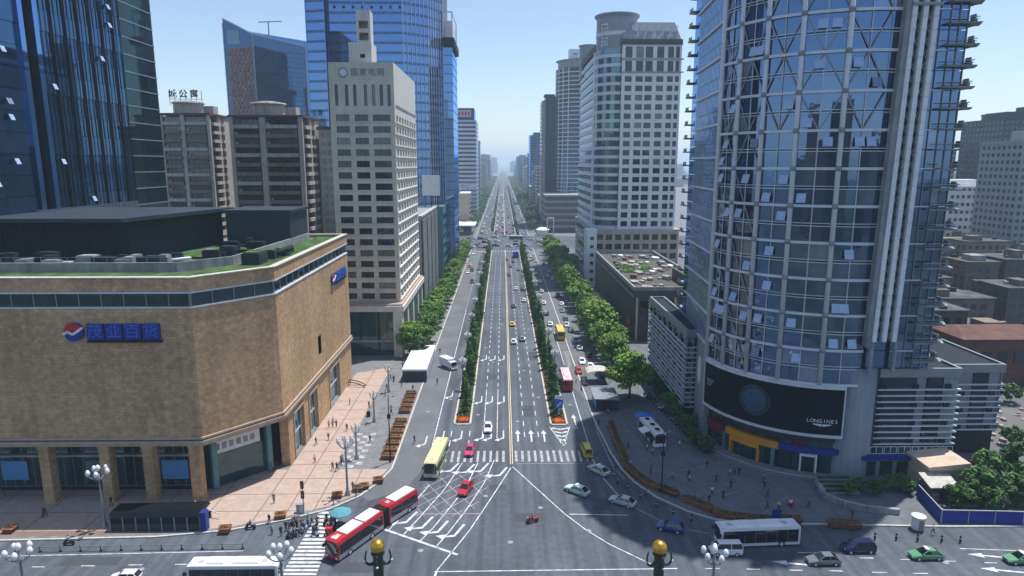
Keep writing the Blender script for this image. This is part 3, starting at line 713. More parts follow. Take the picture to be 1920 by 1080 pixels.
mb = MB(); W.box(mb, 22.4, 26, 44.3, 128, -3.5, -1.0); T.part('recess', mb, 'dark_metal')
for k in range(38):
    u = 20 + k * 1.0; mb = MB(); W.box(mb, u - .12, u + .12, 41.0, 45.6, -.2, .6); T.part('louvre', mb, 'grey_metal')
mb = MB(); W.box(mb, 0, W.L, 36.9, 44.3, -1.0, -.2); W2.box(mb, 0, W2.L, 36.9, 44.3, -1.0, -.2); T.part('plinth', mb, 'slate')
rr = random.Random(12)
for k in range(22):       # opened sashes
    u = rr.choice([30, 34.6, 39.3, 43.9, 48.6, 53.2, 6, 10, 16]) + rr.choice((0, .1)); z = zs[rr.randrange(0, 17)] + rr.choice([1.0, 2.2])
    mb = MB(); a, b = W.pt(u - .6, z + 1.1, 0), W.pt(u + .6, z + 1.1, 0); c, d = W.pt(u + .6, z, .45), W.pt(u - .6, z, .45)
    nn = Vector((0.06, 0, 0.03)); mb.hexa([a, b, c, d, a + nn, b + nn, c + nn, d + nn]); T.part('open_sash', mb, 'blind')

# ------------------------------------------------------------------ apartment blocks
def apartment(label, x0, x1, y0, y1, top, seed, sign=None):
    T = Thing('apartment_block', label, 'building', ((x0 + x1) / 2, y0))
    rr = random.Random(seed); FH = 3.15
    mb = MB(); mb.box(x0 + .8, x1 - .8, y0 + .8, y1, 0, top); T.part('core', mb, 'apt')
    Wf, Ws = Wall((x0, y0), (x1, y0)), Wall((x1, y0), (x1, y1))
    n = int((top - 20) / FH)
    for i in range(n):
        z = top - FH * (i + 1)
        L = Wf.L; a = 0.2
        for u0, u1 in ((0.06 * L, 0.40 * L), (0.50 * L, 0.93 * L)):
            mb = MB(); Wf.box(mb, u0, u1, z, z + 1.05, .0, 1.0); Wf.box(mb, u0, u1, z - .15, z, -.9, 1.05); T.part('balcony', mb, 'apt' if i % 3 else 'apt_lt')  # front balconies mostly darker tan: facade shade put into the colour
            if rr.random() < .5: mb = MB(); Wf.box(mb, u0 + .4, u0 + 1.2, z + 1.1, z + 1.7, -.4, .3); T.part('air_conditioner', mb, 'concrete_lt')
            T.inst('window', window_mesh(u1 - u0 - .3, FH - 1.3, 'g_win' if rr.random() < .7 else 'curtain', 'dark_metal', .1, 3), Wf.pt(u0 + .15, z + 1.05, -.55), 0)
        L = Ws.L
        for u0, u1 in ((0.08 * L, 0.45 * L), (0.55 * L, 0.72 * L)):
            mb = MB(); Ws.box(mb, u0, u1, z, z + 1.0, -.1, .8); Ws.box(mb, u0, u1, z - .15, z, -.9, .85); T.part('balcony', mb, 'apt_lt')
        T.inst('window', window_mesh(L * .3, FH - 1.3, 'g_win', 'dark_metal', .1, 2), Ws.pt(.1 * L, z + 1.05, -.6), Ws.rz)
        T.inst('window', window_mesh(1.3, 1.3, 'g_win', 'apt', .08, 0), Ws.pt(.82 * L, z + 1.1, -.02), Ws.rz)
    for u0, u1 in ((0, .05), (.41, .49), (.94, 1)):
        mb = MB(); Wf.box(mb, u0 * Wf.L, u1 * Wf.L, 0, top + .4, -.8, .25); T.part('pier', mb, 'apt_lt')
    for u0, u1 in ((.46, .54), (.73, 1)):
        mb = MB(); Ws.box(mb, u0 * Ws.L, u1 * Ws.L, 0, top + .3, -.9, 0); T.part('pier', mb, 'apt_lt')
    mb = MB(); mb.box(x0 - .4, x1 + .4, y0 - .5, y1 + .4, top + .4, top + 1.1); T.part('eaves', mb, 'roof_red')
    mb = MB(); cx, cy = (x0 + x1) / 2, y0 + 4
    mb.prism([(cx + 5.5 * math.cos(t), cy + 4 * math.sin(t)) for t in [i * math.pi / 8 for i in range(16)]], top + 1.1, top + 4.8); T.part('roof_drum', mb, 'apt_lt')
    mb = MB(); mb.lathe((cx, cy, top + 4.8), [(6, 0), (5.6, .5), (2.5, 1.0), (.1, 1.2)], 16); T.part('roof_cap', mb, 'concrete')
    mb = MB(); mb.box(cx + 4, cx + 9, cy + .5, cy + 5, top + 1.1, top + 4.0); T.part('stair_head', mb, 'apt_lt')
    if sign:
        W = Wall((x0, y0 + 2), (x1, y0 + 2)); letters(T, 'sign_character', sign, W, cx - x0 - .6, top + 8.0, 3.2, 0, 'dark_metal', .06, 4.0)
        mb = MB()
        for k in range(7): mb.beam((cx - 6 + 2 * k, y0 + 2.3, top + 4), (cx - 6 + 2 * k, y0 + 2.3, top + 9.5), .14)
        mb.beam((cx - 6, y0 + 2.3, top + 6.3), (cx + 6, y0 + 2.3, top + 6.3), .14); T.part('sign_frame', mb, 'dark_metal')
    return T
apartment('tan balconied apartment block with dark rooftop characters beside the blue finned tower', -128, -109.5, 258, 276, 72.5, 5, '城公寓')
apartment('tan balconied apartment block beside the beige office tower, without rooftop characters', -92, -67.5, 232, 252, 70, 6)
T = Thing('apartment_slab', 'plain grey gable wall of a housing slab beside the beige office tower', 'building', (-60, 250))
mb = MB(); mb.box(-66, -54, 246, 268, 0, 67); T.part('wall', mb, 'concrete_lt')
mb = MB(); mb.box(-66.5, -53.5, 245.5, 268.5, 67, 68); T.part('parapet', mb, 'roof_red')
Wg = Wall((-66, 246), (-54, 246))
for i in range(16):
    T.inst('window', window_mesh(1.1, 1.4), Wg.pt(1.2, 18 + 3.1 * i, .05), 0); T.inst('window', window_mesh(1.1, 1.4), Wg.pt(3.2, 18 + 3.1 * i, .05), 0)

# ------------------------------------------------------------------ tower with the slanted crown
T = Thing('slanted_tower', 'dark blue tower with a sloping crown and a brown patterned side', 'building', (-140, 420))
PL = [(-164, 415), (-146, 412), (-121, 430), (-121, 455), (-164, 455)]
tops = [139, 130, 126, 132, 139]
mb = MB(); n = 5
mb.v = [(*p, 0) for p in PL] + [(*p, t) for p, t in zip(PL, tops)]
for i in range(n): mb.f.append((i, (i + 1) % n, n + (i + 1) % n, n + i)); mb.m.append(0)
mb.f.append(tuple(range(n, 2 * n))); mb.m.append(0)
T.part('core', mb, 'g_deep')
Wb = Wall(PL[0], PL[1])
rr = random.Random(4)
for i in range(24):
    for j in range(6):
        z = 66 + i * 2.35; u = 1.8 + j * 2.6 + (i % 2) * 1.1
        if z < 122: 
            mb = MB(); Wb.box(mb, u, u + 2.1, z, z + 2.0, .02, .5); T.part('cladding_block', mb, 'clay')
for a, b, t in ((PL[0], PL[1], 0), (PL[1], PL[2], 1)):
    W = Wall(a, b)
    for k in range(1, 3):
        mb = MB(); mb.beam(W.pt(0, tops[t] - k * .2, .1), W.pt(W.L, tops[t + 1] - k * .2, .1), .5, .5); T.part('crown_edge', mb, 'pale_metal')
    for u in (0, W.L): mb = MB(); W.box(mb, u - .3, u + .3, 0, tops[t] - 3 if u == 0 else tops[t + 1] - 1, -.2, .35); T.part('corner_post', mb, 'grey_metal')
Wr = Wall(PL[1], PL[2])
for i in range(22):
    mb = MB(); Wr.box(mb, .4, Wr.L - .4, 62 + i * 2.8, 62.22 + i * 2.8, .01, .12); T.part('floor_line', mb, 'slate')
mb = MB(); Wb.box(mb, 2.5, 10, 124, 132, .02, .3); T.part('crown_window', mb, 'g_green')
mb = MB(); mb.tube((-143, 432, 128), (-143, 432, 140), .4); mb.beam((-149, 432, 140), (-135, 432, 140.5), .5); T.part('roof_crane', mb, 'grey_metal')
mb = MB(); Wr.box(mb, 14, 26, 74, 79, .3, .7); T.part('red_sign', mb, 'red')

# ------------------------------------------------------------------ large sky-blue tower behind the beige one
T = Thing('blue_tower', 'tall sky blue glass tower standing behind the beige office tower', 'building', (-58, 320))
PB = [(-84, 302), (-75.5, 300), (-75.5, 304), (-43, 304), (-33, 312), (-27.5, 322), (-27.5, 350), (-84, 350)]
mb = MB(); mb.prism(inset(PB, 0.8), 0, 139); T.part('core', mb, 'slate')
sides = [(0, 1), (2, 3), (3, 4), (4, 5), (5, 6)]
for k, (i, j) in enumerate(sides):
    W = Wall(PB[i], PB[j])
    fl = 28
    for f in range(fl):
        z = 24 + f * 4.1
        mb = MB(); W.box(mb, .05, W.L - .05, z + 1.0, z + 4.05, -.6, -.05); T.part('glass_band', mb, 'g_sky')
        mb = MB(); W.box(mb, .02, W.L - .02, z, z + .95, -.7, .03); T.part('spandrel', mb, 'g_tower' if k < 2 else 'g_deep')
    nv = int(W.L / (5.0 if k < 2 else 1.9))
    for a in range(nv + 1):
        u = W.L * a / nv; mb = MB(); W.box(mb, u - .1, u + .1, 22, 139, -.1, .22 if k > 1 else .12); T.part('mullion', mb, 'g_sky' if k < 2 else 'pale_metal')
for k in range(8):
    mb = MB(); u = 3 + 4 * k; W = Wall(PB[2], PB[3]); W.box(mb, u, u + 1, 120.5, 121.6, .05, .2); T.part('vent', mb, 'dark_metal')
T2 = Thing('glass_annex', 'lower pale blue glass tower with a dark overhanging ledge beside the tall blue tower', 'building', (-22, 340))
mb = MB(); mb.box(-27.3, -23.0, 322, 352, 0, 108); T2.part('glass_wall', mb, 'g_sky')
mb = MB(); mb.box(-27.3, -22.0, 319, 353, 108, 111.5); T2.part('ledge', mb, 'dark_metal')
mb = MB()
for x in (-27, -23): 
    for y in (322, 350): mb.beam((x, y, 111), (x, y, 123), .5)
mb.beam((-27, 322, 123), (-23, 322, 123), .5); mb.beam((-23, 322, 123), (-23, 350, 123), .5); mb.beam((-27, 322, 117), (-23, 322, 117), .4); T2.part('roof_frame', mb, 'pale_metal')
mb = MB(); mb.box(-26.8, -23.2, 326, 348, 111, 120); T2.part('plant_room', mb, 'pale_metal')
for i in range(20):
    mb = MB(); mb.box(-27.3, -22.9, 321.9, 352, 26 + i * 4.1, 26.4 + i * 4.1); T2.part('floor_band', mb, 'g_deep')

# ------------------------------------------------------------------ beige office tower
T = Thing('office_tower', 'beige office tower with rounded dark windows and a roof turret', 'building', (-38, 210))
bx0, bx1, by0, by1, bt = -47.2, -29.6, 189, 234, 82.0
mb = MB(); mb.box(bx0 + .9, bx1 - .9, by0 + .9, by1 - .9, 12, 80); T.part('core', mb, 'dark_metal')
Wf, Ws = Wall((bx0, by0), (bx1, by0)), Wall((bx1, by0), (bx1, by1))
Wl, Wb = Wall((bx0, by1), (bx0, by0)), Wall((bx1, by1), (bx0, by1))
FH = 3.12
rows = [(16.6 + FH * i, 18.35 + FH * i) for i in range(17)]
cols = [(1.5, 5.2), (6.6, 10.3), (11.6, 16.4)]
top = [(70.6, 76.2)]; tcols = [(1.5 + k, 2.4 + k) for k in (0, 2.8, 5.0, 7.9, 10.1, 12.2, 14.3)]
mb = MB(); Wf.grid(mb, cols, rows, 15.2, 69.8, 1.0); Wf.grid(mb, tcols, top, 69.8, bt, 1.0); T.part('front_wall', mb, 'beige')
windows(T, Wf, cols, rows, 0.55, nv=2); windows(T, Wf, tcols, top, 0.5, nv=0, nh=3)
scols = [(2.6 + 5.3 * k, 2.6 + 5.3 * k + 3.4) for k in range(8)]
mb = MB(); Ws.grid(mb, scols, rows, 15.2, bt, 1.0, u0=1.0); T.part('avenue_wall', mb, 'beige2')
windows(T, Ws, scols, rows, 0.7, nv=1)
# deep sills and hoods give the ribbed look
for a, b in rows:
    mb = MB(); Wf.box(mb, .6, Wf.L - .6, a - .32, a - .12, .01, .22); T.part('sill_course', mb, 'beige')
    mb = MB(); Ws.box(mb, .6, Ws.L - .4, a - .45, a - .15, .01, .28); T.part('sill_course', mb, 'beige2')
mb = MB(); Wl.box(mb, 0, Wl.L - 1, 15.2, bt, -.9, 0); Wb.box(mb, 1, Wb.L - 1, 15.2, bt, -.9, 0); T.part('rear_wall', mb, 'beige')
mb = MB(); Ws.box(mb, 2, Ws.L - 1, 70.6, 71.1, .01, .15); T.part('groove', mb, 'grey_wall')
mb = MB(); mb.box(bx0 + .5, bx1 - .5, by0 + .5, by1 - .5, 80, 81); T.part('roof_deck', mb, 'roof_grey')
letters(T, 'sign_character', '国家电网', Wf, 10.6, 79.3, 2.2, .1, 'grey_metal', .02, 2.35)
mb = MB(); c = Wf.pt(4.0, 79.3, 0)
for r, d in ((1.35, .12), (1.0, .2)):
    pts = [(c.x + r * math.cos(i * math.pi / 12), c.y - d, c.z + r * math.sin(i * math.pi / 12)) for i in range(24)]
    back = [(p[0], c.y, p[2]) for p in pts]
    for i in range(24): mb.poly([back[i], back[(i + 1) % 24], pts[(i + 1) % 24], pts[i]], 0 if d < .15 else 1)
    mb.poly(pts, 0 if d < .15 else 1)
T.part('sign_roundel', mb, ['grey_wall', 'pale_metal'])
mb = MB(); mb.box(-42, -35.8, 191.5, 199, 81, 87.6); T.part('penthouse', mb, 'beige2')
mb = MB(); mb.box(-38.9, -37.6, 191.42, 191.5, 83.5, 84.5); T.part('penthouse_window', mb, 'dark_metal')
mb = MB()
mb.box(-39.8, -39.2, 192.2, 196.2, 87.6, 96); mb.box(-36.6, -36.0, 192.2, 196.2, 87.6, 96); mb.box(-39.2, -36.6, 195.6, 196.2, 87.6, 96)
for z0, z1 in ((87.6, 88.2), (90.2, 91.3), (93.3, 96.0)): mb.box(-39.2, -36.6, 192.2, 195.6, z0, z1)
T.part('turret', mb, 'beige2')
mb = MB(); mb.tube((-38, 194, 96), (-38, 194, 99.5), .12, .04); T.part('mast', mb, 'grey_metal')
# base: overhanging slab, glazed lobby
mb = MB(); mb.box(-53, -28.2, 185.5, 236, 13.6, 15.2); T.part('base_slab', mb, 'beige2')
mb = MB(); mb.box(-53, -28.6, 185.9, 236, 15.2, 15.7); T.part('base_roof', mb, 'pave_pink')
mb = MB(); mb.box(-52, -30.4, 188, 236, 0.1, 13.6); T.part('lobby_core', mb, 'dark_metal')
Wq = Wall((-52, 187.9), (-30.4, 187.9))
for i in range(4):
    for z0, z1 in ((.3, 4.2), (4.7, 13.4)): T.inst('lobby_window', window_mesh(4.9, z1 - z0, 'g_shop', 'dark_metal', .12, 1), Wq.pt(.6 + i * 5.2, z0, 0.05), 0)
mb = MB(); Wq.box(mb, 0, Wq.L, 4.2, 4.7, .1, .4); T.part('transom', mb, 'concrete_lt')
for x in (-31.2, -52.4):
    mb = MB(); mb.box(x - .2, x + 2.4, 186.1, 189, 0.1, 13.6); T.part('pier', mb, 'beige')
for y in (198, 210, 222, 233):
    mb = MB(); mb.box(-31, -28.7, y - 1.2, y + 1.2, 0.1, 13.6); T.part('pier', mb, 'beige')
# street-side buildings further down on the left
T = Thing('shop_building', 'grey ribbed shop building with a planted roof beyond the beige tower', 'building', (-36, 270))
mb = MB(); mb.box(-56, -29.5, 240, 296, 0, 36); T.part('wall', mb, 'grey_wall')
Ws = Wall((-29.5, 240), (-29.5, 296))
for i in range(19):
    mb = MB(); Ws.box(mb, 1 + i * 2.95, 1.9 + i * 2.95, 1, 35, .01, .6); T.part('rib', mb, 'concrete_lt' if i % 5 else 'brown')
for i in range(9):
    mb = MB(); Ws.box(mb, 0.5, 55, 3 + i * 3.6, 4.6 + i * 3.6, -.2, .15); T.part('window_band', mb, 'g_win')
mb = MB(); mb.box(-30.5, -29.0, 240, 296, 36, 36.6); T.part('parapet', mb, 'concrete_lt')
roof_garden_at = (-36, 250, 36)
T = Thing('poster_building', 'pale building carrying a blank white billboard on its roof', 'building', (-35, 330))
mb = MB(); mb.box(-48, -27, 302, 350, 0, 36); T.part('wall', mb, 'teal')
mb = MB(); mb.box(-36, -28.2, 301, 302, 41, 50); T.part('billboard', mb, 'white')
for x in (-35, -32, -29): mb = MB(); mb.beam((x, 302.4, 36), (x, 302.4, 41), .4); T.part('billboard_post', mb, 'dark_metal')
Ws = Wall((-27, 302), (-27, 350))
for i in range(7):
    mb = MB(); Ws.box(mb, 2, 46, 4 + i * 4.4, 6 + i * 4.4, .02, .2); T.part('window_band', mb, 'g_green')
T = Thing('tan_building', 'small tan block with a cluttered roof just past the far junction', 'building', (-38, 575))
mb = MB(); mb.box(-50, -28, 560, 592, 0, 30); T.part('wall', mb, 'tan')
mb = MB(); mb.box(-50.5, -27.5, 559.5, 592.5, 30, 31); T.part('parapet', mb, 'white')
mb = MB(); mb.box(-46, -36, 564, 580, 31, 35); T.part('roof_hut', mb, 'roof_grey')
for i in range(6):
    mb = MB(); mb.box(-27.99, -27.8, 562, 590, 5 + i * 4, 7 + i * 4); T.part('window_band', mb, 'g_win')
T = Thing('white_canopy', 'bright white flat canopy roof by the far junction', 'canopy', (-34, 530))
mb = MB(); mb.box(-47, -21.5, 515, 550, 7.4, 8.2); T.part('roof', mb, 'white')
for x in (-46, -23):
    for y in (516, 549): mb = MB(); mb.tube((x, y, .1), (x, y, 7.4), .3); T.part('post', mb, 'white')
# ------------------------------------------------------------------ curved glass tower (right, in front)
T = Thing('curved_tower', 'curved glass tower with white steel bracing, a lattice strip and a black screen', 'building', (60, 128))
CX, CY, RR = 60.5, 129.5, 20.0
ANG = [187, 202.5, 218, 234.5, 254, 272]
def AP(a, z, r=RR):
    t = math.radians(a); return Vector((CX + r * math.cos(t), CY + r * math.sin(t), z))
def arcbox(mb, a0, a1, r0, r1, z0, z1, m=0, n=None):
    n = n or max(1, int(abs(a1 - a0) / 4))
    for i in range(n):
        b0, b1 = a0 + (a1 - a0) * i / n, a0 + (a1 - a0) * (i + 1) / n
        mb.hexa([AP(b0, z0, r1), AP(b1, z0, r1), AP(b1, z0, r0), AP(b0, z0, r0), AP(b0, z1, r1), AP(b1, z1, r1), AP(b1, z1, r0), AP(b0, z1, r0)], m)
TOPZ = 116.0
FLAT_X = 73.2
foot = [tuple(AP(a, 0, RR - 1.2).xy) for a in range(187, 273, 5)] + [(FLAT_X - .8, 110.6), (FLAT_X - .8, 150), (44.6, 157), (42.0, 130)]
mb = MB(); mb.prism(foot, 6.0, TOPZ); T.part('core', mb, 'slate')
ST_H = 3.075; Z0 = 17.3
mid = []
for i in range(5): mid.append((ANG[i] + ANG[i + 1]) / 2)
rr = random.Random(9)
nst = 22
for s in range(nst):
    for i in range(5):
        for a0, a1 in ((ANG[i], mid[i]), (mid[i], ANG[i + 1])):
            mb = MB(); dr = rr.uniform(-.03, .03); arcbox(mb, a0 + .12, a1 - .12, RR - .25 + dr, RR - .15 + dr, Z0 + s * ST_H + .06, Z0 + (s + 1) * ST_H - .06, 0, 2)
            T.part('glass_pane', mb, 'g_right')
for s in range(nst, 32):
    mb = MB(); arcbox(mb, 187, 272, RR - .3, RR - .15, Z0 + s * ST_H + .06, Z0 + (s + 1) * ST_H - .06); T.part('upper_glazing', mb, 'g_right')
def truss_x(z): return 61.6 + (z - 25) * 0.021
YF = 109.55
for k in range(16):
    z = Z0 + k * 2 * ST_H
    mb = MB(); arcbox(mb, 186.6, 272, RR - .1, RR + .35, z - .22, z + .22)
    if z > 22: mb.box(61.0, truss_x(z), YF - .35, YF + .1, z - .22, z + .22)
    T.part('ring_beam', mb, 'pale_metal')
    for dz in (-.28, .18):
        mb = MB(); arcbox(mb, 187, 272, RR - .12, RR + .08, z + ST_H + dz - .05, z + ST_H + dz + .07); mb.box(61.0, truss_x(z), YF - .1, YF + .1, z + ST_H + dz - .05, z + ST_H + dz + .07)
        T.part('transom', mb, 'pale_metal')
for a in ANG[:-1]:
    mb = MB(); w_ = .42 if a > 187 else .5; mb.tube(AP(a, Z0 - (.0 if a > 195 else 0), RR + .18), AP(a, TOPZ, RR + .18), w_, w_, 10); T.part('strut', mb, 'pale_metal', True)
for a in mid:
    mb = MB(); mb.beam(AP(a, Z0, RR), AP(a, TOPZ, RR), .1, .22); T.part('mullion', mb, 'pale_metal')
# diagonal bracing: strut to mid-bay every ring, both ways
for i in range(5):
    for k in range(0, 16):
        z = Z0 + k * 2 * ST_H; z2 = z + 2 * ST_H
        if k < 7 and i > 1: continue
        pairs = ((ANG[i], mid[i]), (ANG[i + 1], mid[i])) if k % 2 == 0 else ((mid[i], ANG[i]), (mid[i], ANG[i + 1]))
        for a, b in pairs:
            if k < 6 and i < 2 and a < b: continue
            mb = MB(); mb.beam(AP(a, z, RR + .12), AP(b, z2, RR + .12), .13, .2); T.part('brace', mb, 'grey_metal')
for k in range(1, 16):
    for a in ANG[1:-1]:
        mb = MB(); p = AP(a, Z0 + k * 2 * ST_H, RR + .32); mb.ball(p, .55, 8); T.part('node', mb, 'grey_metal')
# flat glass to the right of the curve, behind the lattice strip
Wr = Wall((61.2, YF), (FLAT_X, YF))
for s in range(32):
    z = Z0 + s * ST_H + (3.2 if 0 else 0)
    if z < 20: continue
    for u0, u1 in ((0, 6.2), (6.2, 7.6), (7.6, 9.2), (9.2, 10.6), (10.6, 12)):
        if s >= nst and u0: continue
        mb = MB(); Wr.box(mb, u0 + .04, (u1 if s < nst else 12) - .04, z + .06, z + ST_H - .06, -.3, -.15); T.part('glass_pane_flat', mb, 'g_right')
for u in (6.2, 7.6, 9.2, 10.6, 11.95):
    mb = MB(); Wr.box(mb, u - .05, u + .05, 20, TOPZ, -.2, .05); T.part('mullion', mb, 'grey_metal')
for k in range(1, 16):
    z = Z0 + k * 2 * ST_H; mb = MB(); mb.box(truss_x(z) + 4.75, 70.2, YF - .12, YF, z - .1, z + .1); T.part('band', mb, 'pale_metal')
# lattice strip: grey post, three white ladders of panels, dark wells with X lattice
zb, zt = 25.4, TOPZ + 3
def tb(o0, o1, y0, y1, z0, z1):
    a, b = truss_x(z0), truss_x(z1)
    return [(a + o0, y0, z0), (a + o1, y0, z0), (a + o1, y1, z0), (a + o0, y1, z0), (b + o0, y0, z1), (b + o1, y0, z1), (b + o1, y1, z1), (b + o0, y1, z1)]
mb = MB(); mb.hexa(tb(-.25, .55, YF - 1.4, YF, zb - 1, zt)); T.part('lattice_post', mb, 'concrete')
for o in (.6, 2.3, 4.0):
    n = int((82 - zb) / 2.0)
    for i in range(n):
        z0 = zb + i * 2.0; mb = MB(); mb.hexa(tb(o, o + .72, YF - 1.6, YF - .9, z0 + .05, z0 + 1.97)); T.part('lattice_panel', mb, 'white_wall')
    mb = MB(); mb.hexa(tb(o + .03, o + .69, YF - 1.5, YF - .4, zb, zt)); T.part('lattice_rail', mb, 'pale_metal')
mb = MB(); mb.hexa(tb(.6, 4.7, YF - .6, YF - .05, zb, zt)); T.part('lattice_well', mb, 'slate')
for o0, o1 in ((1.32, 2.3), (3.02, 4.0)):
    for i in range(int((84 - zb) / 1.9)):
        z0 = zb + i * 1.9; a, b = truss_x(z0), truss_x(z0 + 1.9)
        mb = MB(); mb.beam((a + o0, YF - .95, z0), (b + o1, YF - .95, z0 + 1.9), .12); mb.beam((a + o1, YF - .95, z0), (b + o0, YF - .95, z0 + 1.9), .12); T.part('lattice_brace', mb, 'grey_metal')
Wt = Wall((truss_x(80), YF - 1.7), (truss_x(80) + 6, YF - 1.7))
mb = MB(); Wt.box(mb, .4, 5.0, 79.0, 79.4, .0, .25); T.part('sign_shelf', mb, 'grey_metal')
letters(T, 'sign_character', '汇', Wt, 2.7, 81.4, 4.4, .1, 'white_wall', .1)
for x in (62.6, 66.6):
    mb = MB(); mb.tube((x, YF - .9, 19.8), (x, YF - .9, zb), .35, .35, 10); T.part('lattice_leg', mb, 'concrete')
# stacked balconies on the right edge and on the far left edge
for i in range(26):
    z = 21.6 + i * ST_H * 1.05
    mb = MB(); x1 = 75.6; mb.hexa([(69.8, YF - 1.1, z), (x1 - 1, YF - 1.1, z), (x1, YF + 1, z), (69.8, YF + 6, z), (69.8, YF - 1.2, z + .28), (x1 - .9, YF - 1.2, z + .28), (x1 + .1, YF + 1, z + .28), (69.8, YF + 6, z + .28)])
    mb.box(73, x1 - .6, YF + 1, YF + 22, z, z + .28)
    o = T.part('balcony', mb, 'concrete')
    mb = MB(); mb.box(70, 74.2, YF - 1.15, YF - 1.05, z + .95, z + 1.08); mb.box(70, 74.2, YF - 1.12, YF - 1.08, z + .6, z + .66); mb.box(73.6, 75.3, YF + 1, YF + 1.1, z + 1.05, z + 1.15); mb.box(75.2, 75.3, YF + 1, YF + 3, z + .45, z + 1.15); mb.box(73.8, 74.0, YF - .6, YF + .6, z + .45, z + 1.5)
    T.part('railing', mb, 'grey_metal', parent=o)
for i in range(30):
    z = 20.6 + i * ST_H
    mb = MB(); mb.prism([(43.6, 156.5), (42.5, 157), (42.4, 159.5), (44, 160)], z, z + .28); T.part('balcony', mb, 'brown' if i % 2 else 'grey_wall')
    mb = MB(); mb.box(42.55, 42.62, 157, 159.5, z + .28, z + 1.0); T.part('railing', mb, 'grey_metal')
# finned flat face towards the avenue
Wl = Wall((43.2, 157.5), (40.6, 127.2))
for s in range(32):
    z = Z0 + 1.5 + s * ST_H
    mb = MB(); Wl.box(mb, .2, Wl.L - .3, z + .06, z + ST_H - .06, -.4, -.2); T.part('glass_band', mb, 'g_right')
for k in range(16):
    mb = MB(); z = Z0 + 2.0 + k * 2 * ST_H; Wl.box(mb, 3.5, Wl.L, z - .18, z + .18, -.2, .1); T.part('band_beam', mb, 'pale_metal')
for k in range(22):
    u = 6 + k * 1.13; mb = MB(); Wl.box(mb, u - .06, u + .06, 18, TOPZ, -.22, -.14); T.part('vertical_fin', mb, 'pale_metal')
# opened sashes
for k in range(46):
    i = rr.randrange(0, 5); a = rr.choice([ANG[i] + 4.5, mid[i] + 4.2, ANG[i] + 8 if i else mid[i]]); s = rr.randrange(1, 20); z = Z0 + s * ST_H + .5
    mb = MB(); p = [AP(a - 2.1, z + 1.5, RR), AP(a + 2.1, z + 1.5, RR), AP(a + 2.1, z, RR + .55), AP(a - 2.1, z, RR + .55)]; nn = Vector((-.02, -.05, .05))
    mb.hexa(p + [q + nn for q in p]); T.part('open_sash', mb, 'blind')
# black screen wrapped round the curve
mb = MB(); arcbox(mb, 187.5, 266, RR - .1, RR + .45, 8.0, 16.6, 0, 26); SCR = T.part('screen', mb, 'screen')
for z in (7.7, 16.6):
    mb = MB(); arcbox(mb, 187, 266.5, RR - .1, RR + .6, z - .02, z + .5, 0, 26); T.part('screen_frame', mb, 'pale_metal')
for a in (187.1, 266.2):
    mb = MB(); arcbox(mb, a - .3, a + .3, RR - .1, RR + .58, 8.2, 16.58, 0, 1); T.part('screen_frame', mb, 'pale_metal')
mb = MB(); n = 28
for r0, r1, m_ in ((0, 2.1, 0), (2.1, 2.9, 1)):
    for i in range(n):
        t0, t1 = 2 * math.pi * i / n, 2 * math.pi * (i + 1) / n
        P = lambda r, t: AP(224 + math.degrees(r * math.cos(t) / RR), 12.6 + r * math.sin(t), RR + .48)
        mb.poly([P(r0 + 1e-3, t0), P(r1, t0), P(r1, t1), P(r0 + 1e-3, t1)], m_)
T.part('watch_picture', mb, ['dial', 'slate'], parent=SCR)
for i, ch in enumerate('LONGINES'):
    a = 250.2 + i * 1.85; o = place('screen_letter', textmesh(ch, .95, .01, 'white'), SCR, AP(a, 10.7, RR + .49)); o.rotation_euler = (math.pi / 2, 0, math.radians(a + 90))
mb = MB()
for s in (-1, 1):
    a = 256.7; P = [AP(a, 10.15, RR + .48), AP(a + s * .4, 9.7, RR + .48), AP(a + s * 4.2, 10.05, RR + .48), AP(a + s * 4.2, 10.2, RR + .48)]
    mb.poly(P if s > 0 else P[::-1])
T.part('wing_emblem', mb, 'white', parent=SCR)
mb = MB()
for k in range(3): arcbox(mb, 190 + k * .2, 197 - k * 1.4, RR + .46, RR + .48, 13.2 - k * .5, 13.45 - k * .5, 0, 2)
T.part('screen_caption', mb, 'grey_metal', parent=SCR)
# grey wall with an oval plate left of the screen
Wg = Wall((41.9, 140), (40.5, 127.4))
mb = MB(); Wg.box(mb, 0, Wg.L, 0.1, 19.0, -1, 0); T.part('grey_wall', mb, 'grey_wall')
mb = MB(); P = [Wg.pt(6.2 + 1.7 * math.cos(t), 12.5 + 3.0 * math.sin(t), .12) for t in [i * math.pi / 12 for i in range(24)]]; Q = [p - Wg.n * .11 for p in P]
mb.poly(P)
for i in range(24): mb.poly([Q[i], Q[(i + 1) % 24], P[(i + 1) % 24], P[i]])
T.part('oval_plate', mb, 'white')
# shops under the screen
mb = MB(); arcbox(mb, 186, 275, 14, RR - 1.6, 0.1, 7.7); T.part('shop_core', mb, 'dark_metal')
for i in range(12):
    a = 188 + i * 7; mb = MB(); arcbox(mb, a + .4, a + 6.6, RR - 1.55, RR - 1.35, .3, 4.0, 0, 2); T.part('shop_window', mb, 'g_shop')
    mb = MB(); arcbox(mb, a + .4, a + 6.6, RR - 1.55, RR - 1.4, 5.0, 7.6, 0, 2); T.part('shop_window', mb, 'g_shop' if i % 4 else 'maroon')
for a0, a1, m_, z0, z1 in ((187, 205, 'maroon', 3.0, 5.0), (205.3, 237, 'orange', 3.9, 5.2), (237.3, 274, 'blue', 4.0, 5.1)):
    mb = MB(); arcbox(mb, a0, a1, RR - 1.5, RR - .6, z0, z1); T.part('fascia', mb, m_)
for a in (209, 226):
    mb = MB(); arcbox(mb, a, a + 1.2, RR - 1.2, RR - .4, .15, 4.0, 0, 1); T.part('door_surround', mb, 'orange')
